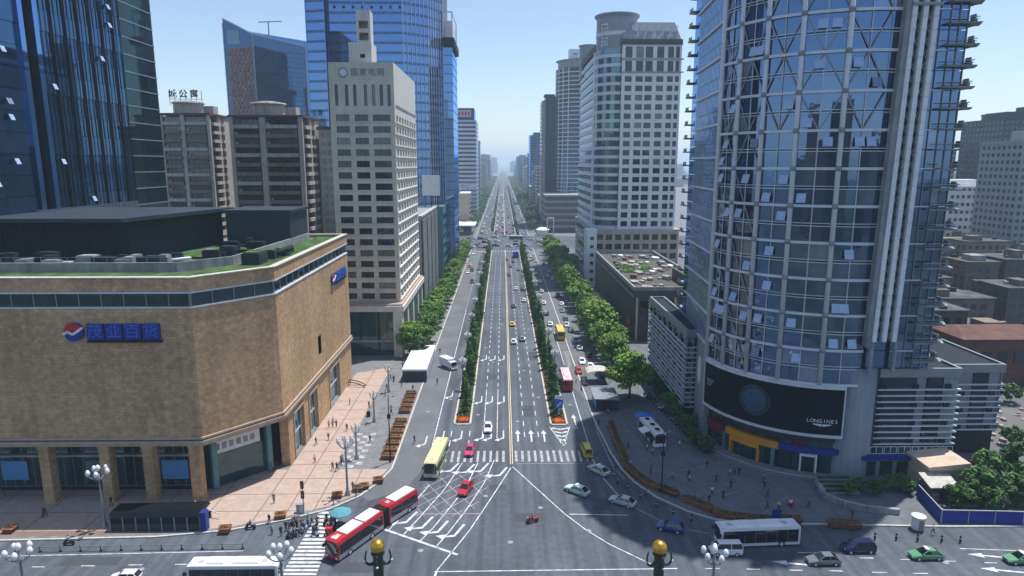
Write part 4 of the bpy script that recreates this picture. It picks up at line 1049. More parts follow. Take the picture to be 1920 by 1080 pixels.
mb = MB(); arcbox(mb, 209, 227.2, RR - 1.2, RR - .39, 3.1, 3.9); T.part('door_surround', mb, 'orange')
for a in (203.5, 233.5):
    mb = MB(); arcbox(mb, a, a + 2, RR - 1.3, RR - .5, .15, 4.0, 0, 1); T.part('teal_pier', mb, 'teal')
for a in (248, 255.6):
    mb = MB(); arcbox(mb, a, a + .8, RR - 1.2, RR - .35, .15, 3.5, 0, 1); T.part('door_frame', mb, 'white')
mb = MB(); arcbox(mb, 248, 256.4, RR - 1.2, RR - .36, 3.5, 3.9); T.part('door_frame', mb, 'white')
mb = MB(); arcbox(mb, 190, 268, RR - .6, RR + 2.6, 0.1, 0.45); arcbox(mb, 190, 268, RR - .6, RR + 1.8, 0.45, 0.62); T.part('steps', mb, 'pave_grey')
mb = MB(); arcbox(mb, 192, 268, RR + 1.85, RR + 1.95, .62, .8); T.part('step_edge', mb, 'concrete_lt')
# rounded grey pier, right of the screen
mb = MB(); mb.lathe((62.2, 113.1, 0.1), [(4.0, 0), (4.0, 20.2), (3.6, 20.2), (3.6, 19.6)], 28); T.part('rounded_pier', mb, 'grey_wall', True)

# ------------------------------------------------------------------ slatted annexes of the tower
def slatted(name, label, x0, x1, y0, y1, top, zs0, faces, base=.1):
    T = Thing(name, label, 'building', ((x0 + x1) / 2, (y0 + y1) / 2))
    mb = MB(); mb.box(x0 + .6, x1 - .6, y0 + .6, y1 - .6, base, top - .4); T.part('core', mb, 'dark_metal')
    mb = MB(); 
    for a in ((x0, x1, y0, y0 + .5), (x0, x1, y1 - .5, y1), (x0, x0 + .5, y0 + .5, y1 - .5), (x1 - .5, x1, y0 + .5, y1 - .5)): mb.box(*a, top - 1.6, top)
    T.part('parapet', mb, 'grey_metal')
    mb = MB(); mb.box(x0 + .5, x1 - .5, y0 + .5, y1 - .5, top - .9, top - .6); T.part('roof_deck', mb, 'roof_grey')
    for p0, p1 in faces:
        W = Wall(p0, p1)
        n = int((top - 1.8 - zs0) / 1.12)
        for i in range(n):
            z = zs0 + i * 1.12
            mb = MB(); W.box(mb, -.1, W.L + .1, z, z + .2, -.4, .15); T.part('slat', mb, 'pale_metal')
        k = max(2, int(W.L / 2.5))
        for i in range(k):
            u = W.L * i / k
            mb = MB(); W.box(mb, u + .15, u + W.L / k - .15, zs0, top - 1.7, -.62, -.5); T.part('window_strip', mb, 'g_win' if i % 2 else 'grey_wall')
            if i % 2 == 0:
                for j in range(0, n, 3):
                    mb = MB(); z = zs0 + j * 1.12; W.box(mb, u + .3, u + 1.3, z + .25, z + 1.0, -.5, -.05); T.part('air_conditioner', mb, 'dark_metal')
    return T
slatted('slatted_annex', 'low annex with horizontal metal slats between the curved tower and the avenue trees', 39.4, 43.4, 138.0, 175, 20, 2.6, [((39.4, 175), (39.4, 138)), ((39.4, 138), (43.4, 138))])
T = slatted('slatted_block', 'low block with horizontal slats and air conditioners above a blue shop fascia', 65.6, 80, 110.3, 125, 20, 6.0, [((65.6, 110.3), (80, 110.3)), ((65.6, 114), (65.6, 110.3))])
W = Wall((62, 110.0), (80, 110.0))
mb = MB(); W.box(mb, 0, 18, 3.5, 4.3, .02, .8); T.part('fascia', mb, 'blue')
for i in range(7):
    T.inst('shop_window', window_mesh(2.3, 1.4, 'g_green', 'white', .1, 1), W.pt(.4 + 2.5 * i, 4.4, .1), 0)
mb = MB(); W.box(mb, 0, 18, .1, 3.5, -.4, .05); T.part('shop_front', mb, 'grey_wall')
for i in range(5):
    mb = MB(); W.box(mb, 2 + 3 * i, 4.2 + 3 * i, .3, 3.0, .06, .1); T.part('shop_door', mb, 'g_shop')
T = slatted('stepped_block', 'stepped grey block with slats behind the slatted block, facing the waste ground', 80.3, 94.5, 119, 138, 18, 5.0, [((80.3, 119), (94.5, 119)), ((94.5, 119), (94.5, 138))])
slatted('upper_block', 'grey slatted upper block with cluttered pale roof behind the waste ground block', 80.3, 92, 139, 156, 24, 5.0, [((80.3, 139), (92, 139)), ((92, 139), (92, 156))])
rr = random.Random(2)

# ------------------------------------------------------------------ podium with the rubble roof
T = Thing('podium_building', 'dark olive low building whose roof is strewn with rubble and weeds', 'building', (52, 245))
mb = MB(); mb.box(40.8, 66, 203, 290, 0, 16.2); T.part('wall', mb, 'olive')
mb = MB()
for a in ((40.6, 66.2, 202.8, 203.4), (40.6, 66.2, 289.6, 290.2), (40.6, 41.2, 203.4, 289.6), (65.6, 66.2, 203.4, 289.6)): mb.box(*a, 16.2, 17.4)
T.part('parapet', mb, 'concrete')
W = Wall((40.8, 203), (66, 203))
for i in range(6):
    mb = MB(); W.box(mb, .6 + i * 4, 1.2 + i * 4, .1, 14, .01, .8); T.part('pilaster', mb, 'tan')
    for j in range(3): T.inst('window', window_mesh(2.4, 2.6, 'g_win', 'brown', .1, 1), W.pt(1.8 + i * 4, 2 + j * 4.2, .1), 0)
W = Wall((40.8, 290), (40.8, 203))
mb = MB(); W.box(mb, 0, W.L, 14.0, 14.5, .01, .2); T.part('string_course', mb, 'concrete')
for i in range(60):
    x, y = rr.uniform(42, 64), rr.uniform(205, 286); a = rr.uniform(.4, 1.8)
    mb = MB(); z = 16.2; c = rr.uniform(0, 3.1)
    P = [(x + a * rr.uniform(.6, 1.3) * math.cos(c + t), y + 1.8 * a * rr.uniform(.6, 1.3) * math.sin(c + t)) for t in (0, 1.3, 2.6, 3.9, 5.1)]
    mb.prism(P, z, z + rr.uniform(.3, 1.3)); T.part('rubble_heap', mb, rr.choice(['rubble', 'concrete', 'roof_red', 'white_wall', 'rubble', 'brown']))
mb = MB(); mb.box(44, 56, 238, 262, 16.2, 16.6); T.part('weed_bed', mb, 'grass')
mb = MB(); mb.box(58, 66, 206, 225, 16.2, 20); T.part('roof_hut', mb, 'olive')
mb = MB(); mb.box(34.8, 40.8, 224, 260, 4.2, 4.8); T.part('awning', mb, 'dark_metal')
mb = MB(); W.box(mb, 78, 84, 4.3, 6.2, .3, .5); T.part('red_sign', mb, 'red')

# ------------------------------------------------------------------ hotel
T = Thing('hotel', 'white gridded hotel with a rounded glass corner and a grey mansard sign roof', 'building', (60, 340))
hx0, hx1, hy = 53.4, 80.0, 310.0
mb = MB(); mb.prism([(54, 311), (79, 311), (79, 385), (45, 385), (45, 322)], 0, 106); T.part('core', mb, 'dark_metal')
W = Wall((hx0, hy), (hx1, hy)); FH = 4.05
rows = [(26.3 + FH * i, 28.75 + FH * i) for i in range(17)]
cols = [(1.4, 4.5), (6.2, 9.5), (10.4, 13.7), (15.5, 18.7), (20.4, 23.0), (23.9, 25.7)]
trows = [(95.6, 100.2), (101.4, 106.2)]
mb = MB(); W.grid(mb, cols, rows, 25, 95.2, .9); T.part('front_wall', mb, 'white_wall')
mb = MB(); W.grid(mb, cols, trows, 95.2, 107, .9); T.part('crown_wall', mb, 'white_wall')
windows(T, W, cols, rows, .5, nv=1); windows(T, W, cols, trows, .6, nv=1, nh=1)
for z in (95.0, 100.6): mb = MB(); W.box(mb, -.3, W.L + 1, z, z + .5, .01, .5); T.part('cornice', mb, 'grey_wall')
# mansard with the lettering
mb = MB(); z0, z1 = 107, 117
mb.hexa([(hx0 - .5, hy - .6, 107), (hx1 + .3, hy - .6, 107), (hx1 + .3, hy + 20, 107), (hx0 - .5, hy + 20, 107), (hx0, hy + 3.0, z1), (hx1 - 3, hy + 3.0, z1), (hx1 - 3, hy + 20, z1), (hx0, hy + 20, z1)]); T.part('mansard', mb, 'grey_metal')
mb = MB(); W.box(mb, -.5, W.L, 107.2, 109.2, .5, 1.1); SGB = T.part('sign_board', mb, 'olive')
letters(T, 'sign_letter', 'CELEBRITY CITY HOTEL', W, 13.3, 110.6, 1.7, -.2, 'pale_metal', .01, 1.28, SGB)
letters(T, 'sign_character', '城市名人酒店', W, 14.5, 114.0, 3.2, -1.6, 'pale_metal', .02, 3.6)
# rounded corner
CXh, CYh, Rh = 52.3, 320.5, 9.3
def HP(a, z, r=Rh): t = math.radians(a); return Vector((CXh + r * math.cos(t), CYh + r * math.sin(t), z))
def harc(mb, a0, a1, r0, r1, z0, z1, n=10):
    for i in range(n):
        b0, b1 = a0 + (a1 - a0) * i / n, a0 + (a1 - a0) * (i + 1) / n
        mb.hexa([HP(b0, z0, r1), HP(b1, z0, r1), HP(b1, z0, r0), HP(b0, z0, r0), HP(b0, z1, r1), HP(b1, z1, r1), HP(b1, z1, r0), HP(b0, z1, r0)])
for i in range(20):
    z = 25 + FH * i
    mb = MB(); harc(mb, 160, 285, Rh - 1, Rh, z, z + 1.4); T.part('corner_band', mb, 'pale_metal')
    mb = MB(); harc(mb, 160, 285, Rh - 1, Rh - .25, z + 1.4, z + FH); T.part('corner_glass', mb, 'g_green')
mb = MB(); mb.lathe((CXh, CYh, 0), [(Rh - .1, 106), (Rh - .1, 119.4), (Rh + .9, 120.4), (Rh + .9, 121), (.1, 121)], 32); T.part('corner_drum', mb, 'grey_metal', False)
mb = MB(); mb.lathe((CXh, CYh, 0), [(Rh + .05, 111.5), (Rh + .05, 113.2)], 32); T.part('drum_band', mb, 'pale_metal')
# seal-like emblem of bars on the drum
for a, b, z0, z1 in [(215, 216.5, 106.5, 116.5), (216.5, 226, 115.9, 116.5), (218, 224, 114.3, 114.8), (218, 219.3, 112.6, 114.3), (223, 224.3, 112.2, 114.3), (218, 226, 111.5, 112), (227.5, 236, 115.9, 116.5), (234.6, 236, 112, 116), (228, 229.3, 112.5, 114.8), (229, 233, 114.2, 114.7),
                     (230, 236, 111.4, 112), (216.5, 224, 110.2, 110.7), (216.5, 224, 108.6, 109.1), (216.5, 224, 107, 107.5), (223.5, 224.8, 107.2, 110.6), (227, 236, 110.2, 110.7), (234.6, 236, 107, 110), (227, 228.4, 107.2, 109.4), (228, 233, 107, 107.5), (230.5, 231.7, 107.5, 109.6)]:
    mb = MB(); harc(mb, a, b, Rh - .05, Rh + .2, z0, z1, 2); T.part('emblem_bar', mb, 'white')
# avenue side: ribbon windows
Wl = Wall((43.0, 384), (43.0, 322))
for i in range(20):
    z = 25 + FH * i
    mb = MB(); Wl.box(mb, 0, Wl.L, z, z + 1.9, -1, 0); T.part('spandrel', mb, 'white_wall')
    mb = MB(); Wl.box(mb, 0, Wl.L - 6, z + 1.9, z + FH, -1, -.5); T.part('ribbon_window', mb, 'g_win')
    mb = MB(); Wl.box(mb, Wl.L - 6, Wl.L, z + 1.9, z + FH, -1, -.01); T.part('pier', mb, 'white_wall')
mb = MB(); Wl.box(mb, 0, Wl.L, 106, 109, -1.2, .3); T.part('crown', mb, 'brown')
mb = MB(); mb.lathe((47, 380, 0), [(5, 100), (5, 117), (5.6, 118), (.1, 118)], 20); T.part('rear_drum', mb, 'grey_metal')
mb = MB(); mb.box(44, 80, 330, 384, 106, 108); T.part('roof_deck', mb, 'roof_grey')
# stone base
mb = MB(); mb.box(42.2, 82, 309, 386, 0, 24.4); T.part('base_wall', mb, 'tan')
mb = MB(); mb.box(41.9, 82.3, 308.7, 386.3, 24.4, 25); T.part('base_cornice', mb, 'concrete_lt')
Wb = Wall((42.2, 309), (82, 309))
for i in range(9):
    for j in range(2, 5):
        T.inst('base_window', window_mesh(2.9, 2.6, 'g_win', 'brown', .1, 1), Wb.pt(1.5 + 4.3 * i, 2.5 + 4.4 * j, .1), 0)
Wb = Wall((42.2, 386), (42.2, 309))
for j in range(5):
    mb = MB(); Wb.box(mb, 2, Wb.L - 2, 3 + j * 4.4, 5.2 + j * 4.4, -.1, .15); T.part('base_window', mb, 'g_win')
# narrow white stair block beside the hotel
T = Thing('stair_block', 'narrow white stair block with small windows against the hotel base', 'building', (39, 300))
mb = MB(); mb.box(37.5, 42, 296, 306, 0, 26); T.part('wall', mb, 'white_wall')
for j in range(6): T.inst('window', window_mesh(1.6, 1.4), (39, 295.9, 3 + j * 3.7))

# ------------------------------------------------------------------ towers further down on the right
T = Thing('green_tower', 'round green glass tower with white floor bands beyond the hotel', 'building', (66, 600))
mb = MB(); mb.lathe((69, 612, 0), [(21.2, 0), (21.2, 136)], 40); T.part('glass_wall', mb, 'g_green', True)
for i in range(31):
    mb = MB(); z = 24 + i * 3.6; mb.lathe((69, 612, 0), [(21.2, z), (21.7, z), (21.7, z + .65), (21.2, z + .65)], 40); T.part('floor_band', mb, 'white_wall')
for t in (172, 188, 204, 220, 236):
    a = math.radians(t); mb = MB(); mb.beam((69 + 21.6 * math.cos(a), 612 + 21.6 * math.sin(a), 20), (69 + 21.6 * math.cos(a), 612 + 21.6 * math.sin(a), 136), .7); T.part('mullion', mb, 'pale_metal')
mb = MB(); mb.lathe((69, 612, 0), [(20, 136), (20, 142), (22, 143), (.1, 143)], 32); T.part('crown', mb, 'grey_wall')
mb = MB(); mb.box(57, 76, 594, 604, 143, 151); T.part('sign_box', mb, 'white')
mb = MB(); mb.lathe((62, 593.9, 147), [(2.4, 0), (2.4, .2)], 16); T.part('sign_mark', mb, 'sign_blue')
T = Thing('dark_tower', 'narrow near-black tower beside the round green tower', 'building', (42, 610))
mb = MB(); mb.box(38.5, 46.6, 605, 640, 0, 113); T.part('wall', mb, 'slate')
mb = MB(); mb.box(35.2, 38.4, 612, 640, 0, 110); T.part('pale_side', mb, 'apt_lt')
for i in range(24):
    mb = MB(); mb.box(35.0, 35.25, 613, 639, 24 + i * 3.6, 25.8 + i * 3.6); T.part('window_strip', mb, 'g_win')
mb = MB(); mb.box(37, 46, 606, 620, 113, 115); T.part('roof_box', mb, 'slate')
T = Thing('brown_podium', 'brown banded podium at the foot of the round green tower', 'building', (52, 560))
mb = MB(); mb.box(34.5, 90, 540, 590, 0, 29); T.part('wall', mb, 'brown')
for i in range(5):
    mb = MB(); mb.box(34.3, 88, 539.7, 589, 4 + i * 5, 6 + i * 5); T.part('window_band', mb, 'grey_wall')
mb = MB(); mb.box(34, 90.5, 539.5, 590.5, 29, 30.2); T.part('parapet', mb, 'grey_wall')
T = Thing('white_kiosk', 'white round-roofed kiosk at the corner of the far junction', 'kiosk', (31, 520))
mb = MB(); mb.lathe((31, 520, 0), [(4.5, .1), (4.5, 4), (5.5, 4.4), (3, 6), (.1, 6.4)], 20); T.part('drum', mb, 'white')
mb = MB(); mb.box(38.2, 38.9, 505, 505.6, 0.1, 14); mb.box(33.5, 34.1, 505, 505.6, .1, 14); mb.box(33.5, 38.9, 505, 505.6, 14, 15.2); T.part('portal', mb, 'white')

# ------------------------------------------------------------------ hut, waste ground, hoarding (bottom right)
T = Thing('tan_hut', 'half-ruined tan hut with a pitched lean-to behind the blue hoarding', 'hut', (74, 106))
mb = MB(); mb.box(72, 78, 104, 112, .1, 4.4); T.part('wall', mb, 'tan')
mb = MB(); mb.hexa([(71.4, 103.4, 4.4), (78.4, 103.4, 4.4), (78.4, 112.4, 4.4), (71.4, 112.4, 4.4), (71.4, 103.4, 4.9), (78.4, 103.4, 5.6), (78.4, 112.4, 5.6), (71.4, 112.4, 4.9)]); T.part('roof', mb, 'tan')
mb = MB(); mb.hexa([(70, 100.4, 2.6), (75, 100.4, 2.6), (75, 104, 3.6), (70, 104, 3.6), (70, 100.4, 2.8), (75, 100.4, 2.8), (75, 104, 3.8), (70, 104, 3.8)]); T.part('lean_to', mb, 'kerb')
for x in (70.2, 74.5): mb = MB(); mb.box(x, x + .3, 100.6, 104, .1, 2.6); T.part('post', mb, 'brown')
mb = MB(); mb.box(70.6, 72, 100.9, 104, .1, 1.6); T.part('crate_wall', mb, 'concrete')
T = Thing('blue_hoarding', 'blue sheet hoarding around the trees beside the cross street', 'fence', (70, 95))
for a, b in zip([(69.3, 102.4), (67.9, 94.2), (72, 94.0), (76, 93.8), (80.2, 93.5), (85, 93.3)], [(67.9, 94.2), (72, 94.0), (76, 93.8), (80.2, 93.5), (85, 93.3), (90, 93.1)]):
    mb = MB(); mb.beam((*a, 1.22), (*b, 1.22), .08, 2.1); T.part('panel', mb, 'blue_fence')
    mb = MB(); mb.beam((*a, 2.32), (*b, 2.32), .14, .12); mb.beam((*b, .1), (*b, 2.3), .12); T.part('rail', mb, 'concrete_lt')
wg = sheet('waste_ground', [[(81, 96), (125, 94), (140, 150), (96, 150), (95.5, 118), (81, 118)]], 0.2, 'ground', kind=ST)
rr = random.Random(31)
mb = MB()
for i in range(260):
    x, y = rr.uniform(84, 128), rr.uniform(104, 148); s = rr.uniform(.15, .8)
    if not inpoly(x, y, [(81, 96), (125, 94), (140, 150), (96, 150), (95.5, 118), (81, 118)]): continue
    P = [(x + s * rr.uniform(.5, 1.4) * math.cos(t), y + s * rr.uniform(.5, 1.4) * math.sin(t)) for t in (0, 1.2, 2.5, 3.8, 5)]
    mb.prism(P, .1, .25 + s * rr.uniform(.3, .9))
o = mb.build('rubble', 'rubble'); tag(o, 'loose rubble and debris scattered over the waste ground', 'rubble', kind='stuff')
# low curved planter wall and green terraces in front of the tower
T = Thing('terrace_bed', 'stepped green planting terraces in front of the blue shop fascia', 'planter', (58, 103))
for i in range(4):
    mb = MB(); mb.box(54.2, 60.2, 103.6 + i * .95, 104.4 + i * .95, .15, .5 + i * .32); T.part('step', mb, 'grey_wall')
    mb = MB(); mb.box(54.4, 60.0, 103.65 + i * .95, 104.2 + i * .95, .5 + i * .32, .75 + i * .32); T.part('hedge', mb, 'leaf_dark')
T = Thing('curved_wall', 'low curved grey retaining wall sweeping round the shrubs by the plaza', 'wall', (64, 101))
pts = [G(*p) for p in ((1535, 915), (1545, 935), (1580, 950), (1625, 960), (1685, 966))]
for a, b in zip(pts, pts[1:]):
    mb = MB(); mb.beam((*a, .6), (*b, .6), .7, 1.0); T.part('wall_block', mb, 'concrete')
# ------------------------------------------------------------------ distant city
def block(label, x0, x1, y0, y1, h, wall, band='g_win', group='distant towers', crown=True, seed=0, fh=3.6, name='distant_tower', bands=True, vert=False):
    T = Thing(name, label, 'building', ((x0 + x1) / 2, y0), group)
    mb = MB(); mb.box(x0, x1, y0, y1, 0, h); T.part('wall', mb, wall)
    if bands:
        mb = MB(); z = 4.5
        while z + 2 < h:
            if vert:
                for k in range(max(2, int((x1 - x0) / 3.2))):
                    u = x0 + 1 + k * 3.2
                    if u + 1.8 < x1: mb.box(u, u + 1.8, y0 - .12, y0 + .1, z, z + 1.8)
                yy = y0 + 1
                while yy + 2 < y1:
                    if x0 > 0: mb.box(x0 - .12, x0 + .1, yy, yy + 1.8, z, z + 1.8)
                    else: mb.box(x1 - .1, x1 + .12, yy, yy + 1.8, z, z + 1.8)
                    yy += 3.6
            else:
                mb.box(x0 + .8, x1 - .8, y0 - .15, y0 + .1, z, z + 1.7)
                if x0 > 0: mb.box(x0 - .15, x0 + .1, y0 + 1, y1 - 1, z, z + 1.7)
                else: mb.box(x1 - .1, x1 + .15, y0 + 1, y1 - 1, z, z + 1.7)
            z += fh
        T.part('window_rows', mb, band, kind='stuff')
    if crown:
        rr = random.Random(seed + int(x0 * 7)); w_ = x1 - x0; d = y1 - y0
        mb = MB(); mb.box(x0 + w_ * .2, x0 + w_ * rr.uniform(.5, .8), y0 + d * .2, y0 + d * .7, h, h + rr.uniform(2.5, 6)); T.part('roof_house', mb, wall)
        mb = MB(); mb.box(x0 - .3, x1 + .3, y0 - .3, y1 + .3, h - .9, h + .3); T.part('parapet', mb, wall)
    return T
T = block('grey-blue banded tower with a sign crown on the left of the far avenue', -53, -25, 655, 700, 96, 'pale_metal', 'g_sky', fh=4, crown=False)
mb = MB(); mb.box(-53, -27, 654.5, 690, 96, 107); T.part('crown', mb, 'g_sky')
mb = MB(); mb.box(-43, -30, 654, 654.4, 99, 105); T.part('sign_panel', mb, 'pale_metal')
for i in range(4): mb = MB(); mb.box(-42 + i * 3, -40 + i * 3, 653.7, 654, 100, 104); T.part('sign_mark', mb, 'red')
block('slim stepped tower left of the far avenue behind the sign-crowned tower', -48, -28, 830, 860, 82, 'grey_wall')
block('blue glass tower right of the far avenue before the dark tower', 38, 62, 930, 990, 93, 'g_deep', 'g_sky')
rr = random.Random(77)
for i, (x, y, w_, h) in enumerate([(-60, 600, 22, 18), (-36, 612, 30, 26), (-33, 720, 26, 40), (-35, 770, 30, 30), (-36, 890, 24, 58), (-34, 935, 30, 34)]):
    block('mid-rise street block behind the trees left of the far avenue', x - w_, x, y, y + 34, h, ['concrete_lt', 'tan', 'grey_wall'][i % 3], group='mid-rises left of the far avenue', seed=i + 70, vert=True)
for i, (x, y, w_, h) in enumerate([(36, 660, 24, 24), (35, 705, 30, 52), (37, 760, 26, 30), (36, 815, 30, 46), (35, 870, 34, 26), (38, 1010, 30, 70)]):
    block('mid-rise street block behind the trees right of the far avenue', x, x + w_, y, y + 36, h, ['grey_wall', 'concrete_lt', 'brown'][i % 3], group='mid-rises right of the far avenue', seed=i + 80, vert=True)
for i in range(10):
    y = 980 + i * 190; h = rr.uniform(48, 84); x = -34 - rr.uniform(0, 14); w_ = rr.uniform(18, 40)
    block('hazy tower in the row left of the far avenue', x - w_, x, y, y + 60, h, rr.choice(['grey_wall', 'concrete_lt', 'g_deep']), group='hazy towers left of the avenue', seed=i)
    y = 1060 + i * 180; h = rr.uniform(45, 76); x = 36 + rr.uniform(0, 14); w_ = rr.uniform(20, 50)
    block('hazy tower in the row right of the far avenue', x, x + w_, y, y + 60, h, rr.choice(['grey_wall', 'concrete_lt', 'g_deep']), group='hazy towers right of the avenue', seed=i + 40)
for i in range(12):
    y = 2900 + i * 320; s = -1 if i % 2 else 1; x = s * (30 + rr.uniform(0, 130)); w_ = rr.uniform(40, 90)
    block('faint tower near the horizon at the end of the avenue', min(x, x + s * w_), max(x, x + s * w_), y, y + 90, rr.uniform(50, 90), 'concrete_lt', group='faint towers on the horizon', seed=i, fh=5)
# left gap behind the apartment blocks
for i in range(14):
    x = -175 - rr.uniform(0, 420); y = rr.uniform(420, 1200)
    if i == 0: x, y = -205, 480
    if i == 1: x, y = -232, 560
    block('low grey block in the hazy quarter behind the apartment blocks', x - 30, x, y, y + 30, rr.uniform(12, 30), rr.choice(['concrete', 'concrete_lt', 'grey_wall']), group='low quarter behind the apartments', seed=i + 9, vert=True)
for i, (x, y, h, w_) in enumerate([(-330, 1000, 60, 40), (-420, 1150, 85, 45), (-270, 900, 48, 30), (-560, 1300, 90, 60), (-700, 1300, 80, 60)]):
    block('hazy tower far behind the apartment blocks', x - w_, x, y, y + 40, h, 'grey_wall', group='towers far behind the apartments', seed=i)
# right background; slate walls carry bluish haze in their colour
block('haze-tinted slate slab tower far right behind the curved tower', 318, 352, 430, 470, 83, 'slate', vert=True, group='right background towers', seed=3)
block('tall haze-tinted slate tower at the far right edge behind the white office block', 352, 420, 450, 500, 90, 'slate', vert=True, group='right background towers', seed=4)
block('grey housing tower with paired windows at the right edge', 255, 300, 330, 360, 66, 'grey_wall', vert=True, group='right background towers', seed=5)
block('hazy pale slab just right of the curved tower', 330, 350, 520, 550, 66, 'concrete_lt', group='right background towers', seed=8)
block('pale blue-grey tower right of the curved tower balconies', 300, 316, 480, 500, 60, 'concrete_lt', group='right background towers', seed=6)
T = block('white seven-storey office block with square windows right of the curved tower', 258, 292, 385, 410, 42, 'white_wall', vert=True, group='right background blocks', seed=7, fh=4.4)
# low quarter on the right
labs = ['low flat-roofed block in the dark quarter right of the curved tower']
k = 0
for row in range(7):
    y = 178 + row * 34; x = 108 + row * 8
    while x < 150 + row * 34:
        w_ = rr.uniform(12, 26); h = rr.uniform(8, 20)
        m_ = rr.choice(['old_wall', 'brown', 'old_wall2', 'apt', 'olive'])
        rf = rr.choice(['old_roof', 'roof_red', 'old_roof', 'olive'])
        T = block('%s low block with a %s roof in the quarter right of the curved tower' % ({'old_wall': 'sooty grey', 'brown': 'brown', 'old_wall2': 'weathered buff', 'apt': 'tan', 'olive': 'olive'}[m_], {'old_roof': 'dark', 'roof_red': 'red-brown', 'olive': 'olive'}[rf]), x, x + w_, y, y + rr.uniform(14, 24), h, m_, group='low quarter on the right', seed=k, vert=True, name='low_block', fh=3.4, crown=False)
        mb = MB(); mb.box(x - .5, x + w_ + .5, y - .5, y + 14, h, h + .4); T.part('roof', mb, rf)
        mb = MB(); a = x + rr.uniform(1, 5); mb.box(a, a + rr.uniform(3, 6), y + 2, y + 8, h + .4, h + rr.uniform(2, 3.5)); T.part('roof_hut', mb, rr.choice(['old_wall', 'concrete', 'apt', 'old_wall2']))
        for q in range(3):
            a, b = x + rr.uniform(.5, w_ - 2), y + rr.uniform(1, 12); mb = MB(); mb.box(a, a + rr.uniform(.8, 2.4), b, b + rr.uniform(.8, 2), h + .4, h + .4 + rr.uniform(.5, 1.6)); T.part('roof_clutter', mb, rr.choice(['old_wall', 'rubble', 'sky_blue', 'concrete_lt', 'dark_metal']))
        x += w_ + rr.uniform(2, 6); k += 1
T = Thing('brick_house', 'orange-brown house with a red roof edge beside the waste ground', 'building', (122, 160))
mb = MB(); mb.box(114, 136, 158, 172, 0, 12.5); T.part('wall', mb, 'roof_red')
mb = MB(); mb.hexa([(113, 157, 12.5), (137, 157, 12.5), (137, 173, 12.5), (113, 173, 12.5), (116, 164, 14.2), (134, 164, 14.2), (134, 166, 14.2), (116, 166, 14.2)]); T.part('roof', mb, 'roof_red')
for i in range(5):
    mb = MB(); mb.box(115 + i * 4, 117.2 + i * 4, 157.8, 158.1, 6, 9); T.part('window', mb, 'g_win')
# wide low city carpet far away
mb = MB()
for i in range(700):
    x = rr.uniform(-2600, 2600); y = rr.uniform(700, 5200)
    if abs(x) < 140 + y * .02: continue
    w_, d, h = rr.uniform(14, 50), rr.uniform(14, 50), rr.choice([rr.uniform(8, 24), rr.uniform(8, 30), rr.uniform(30, 60)])
    mb.box(x, x + w_, y, y + d, 0, h)
o = mb.build('distant_city', 'concrete'); tag(o, 'distant low city spreading to the hazy horizon', 'city', kind='stuff')

# blocks on the far side of the square behind the viewpoint: they show as reflections in the glass
x = -330
for i in range(13):
    w_ = rr.uniform(28, 52); h = rr.choice([44, 58, 70, 82, 92, 76]) + rr.uniform(-5, 5); y = -rr.uniform(250, 330)
    block('office block across the square, seen only mirrored in the glass towers', x, x + w_, y - 30, y, h, rr.choice(['slate', 'grey_wall', 'brown', 'slate']), group='blocks across the square', seed=i + 200, bands=False)
    x += w_ + rr.uniform(2, 14)
# ------------------------------------------------------------------ vegetation
def leaf_quads(mb, cen, rad, n, size, rr, nm=2, flat=.6):
    for _ in range(n):
        while True:
            p = Vector((rr.uniform(-1, 1), rr.uniform(-1, 1), rr.uniform(-1, 1)))
            if p.length < 1: break
        q = Vector((cen[0] + p.x * rad[0], cen[1] + p.y * rad[1], cen[2] + p.z * rad[2]))
        nrm = (p + Vector((rr.uniform(-.7, .7), rr.uniform(-.7, .7), rr.uniform(-.2, 1.0)))).normalized()
        a = nrm.orthogonal().normalized(); a.rotate(Matrix.Rotation(rr.uniform(0, 6.28), 3, nrm)); b = nrm.cross(a)
        s = size * rr.uniform(.6, 1.3)
        mb.poly([q - a * s, q - b * s * flat, q + a * s, q + b * s * flat], rr.randrange(nm))
def crown_mesh(name, seed, w_, h, z0, mats, clumps=46, per=60, size=.42):
    rr = random.Random(seed); mb = MB()
    for i in range(clumps):
        t = rr.uniform(0, 6.28); e = rr.uniform(-.75, 1.0); r = math.sqrt(max(0, 1 - e * e)) * rr.uniform(.55, 1.0)
        c = (w_ * r * math.cos(t) * .82, w_ * r * math.sin(t) * .82, z0 + h * (.5 + .45 * e))
        s = w_ * rr.uniform(.16, .36); leaf_quads(mb, c, (s, s, s * .75), per, size, rr, len(mats))
    return mb.mesh(name, mats)
def trunk_mesh(name, seed, h, r, w_):
    rr = random.Random(seed); mb = MB(); mb.tube((0, 0, 0), (0.1, 0, h), r, r * .6, 8)
    for i in range(6):
        t = i * 1.05 + rr.uniform(0, .5); z = h * rr.uniform(.7, .98)
        e = (w_ * .6 * math.cos(t), w_ * .6 * math.sin(t), z + h * rr.uniform(.4, .9)); mb.tube((.08, 0, z), e, r * .45, r * .12, 6)
    return mb.mesh(name, 'bark', True)
TREE = []
for k in range(4):
    TREE.append((trunk_mesh('trunk', 100 + k, 3.6, .2, 3.6), crown_mesh('crown', 200 + k, 3.6 + .3 * k, 6.6, 2.9, ['leaf', 'leaf2', 'leaf'], 44, 74, .36)))
BIG = [(trunk_mesh('trunk', 110 + k, 4.4, .3, 5.0), crown_mesh('crown', 220 + k, 5.2, 8.6, 3.0, ['leaf2', 'leaf', 'leaf2'], 74, 80, .42)) for k in range(2)]
DARK = [(trunk_mesh('trunk', 120 + k, 2.6, .16, 2.2), crown_mesh('crown', 240 + k, 3.8, 6.0, 1.8, ['leaf_dark', 'leaf'], 46, 60, .4)) for k in range(2)]
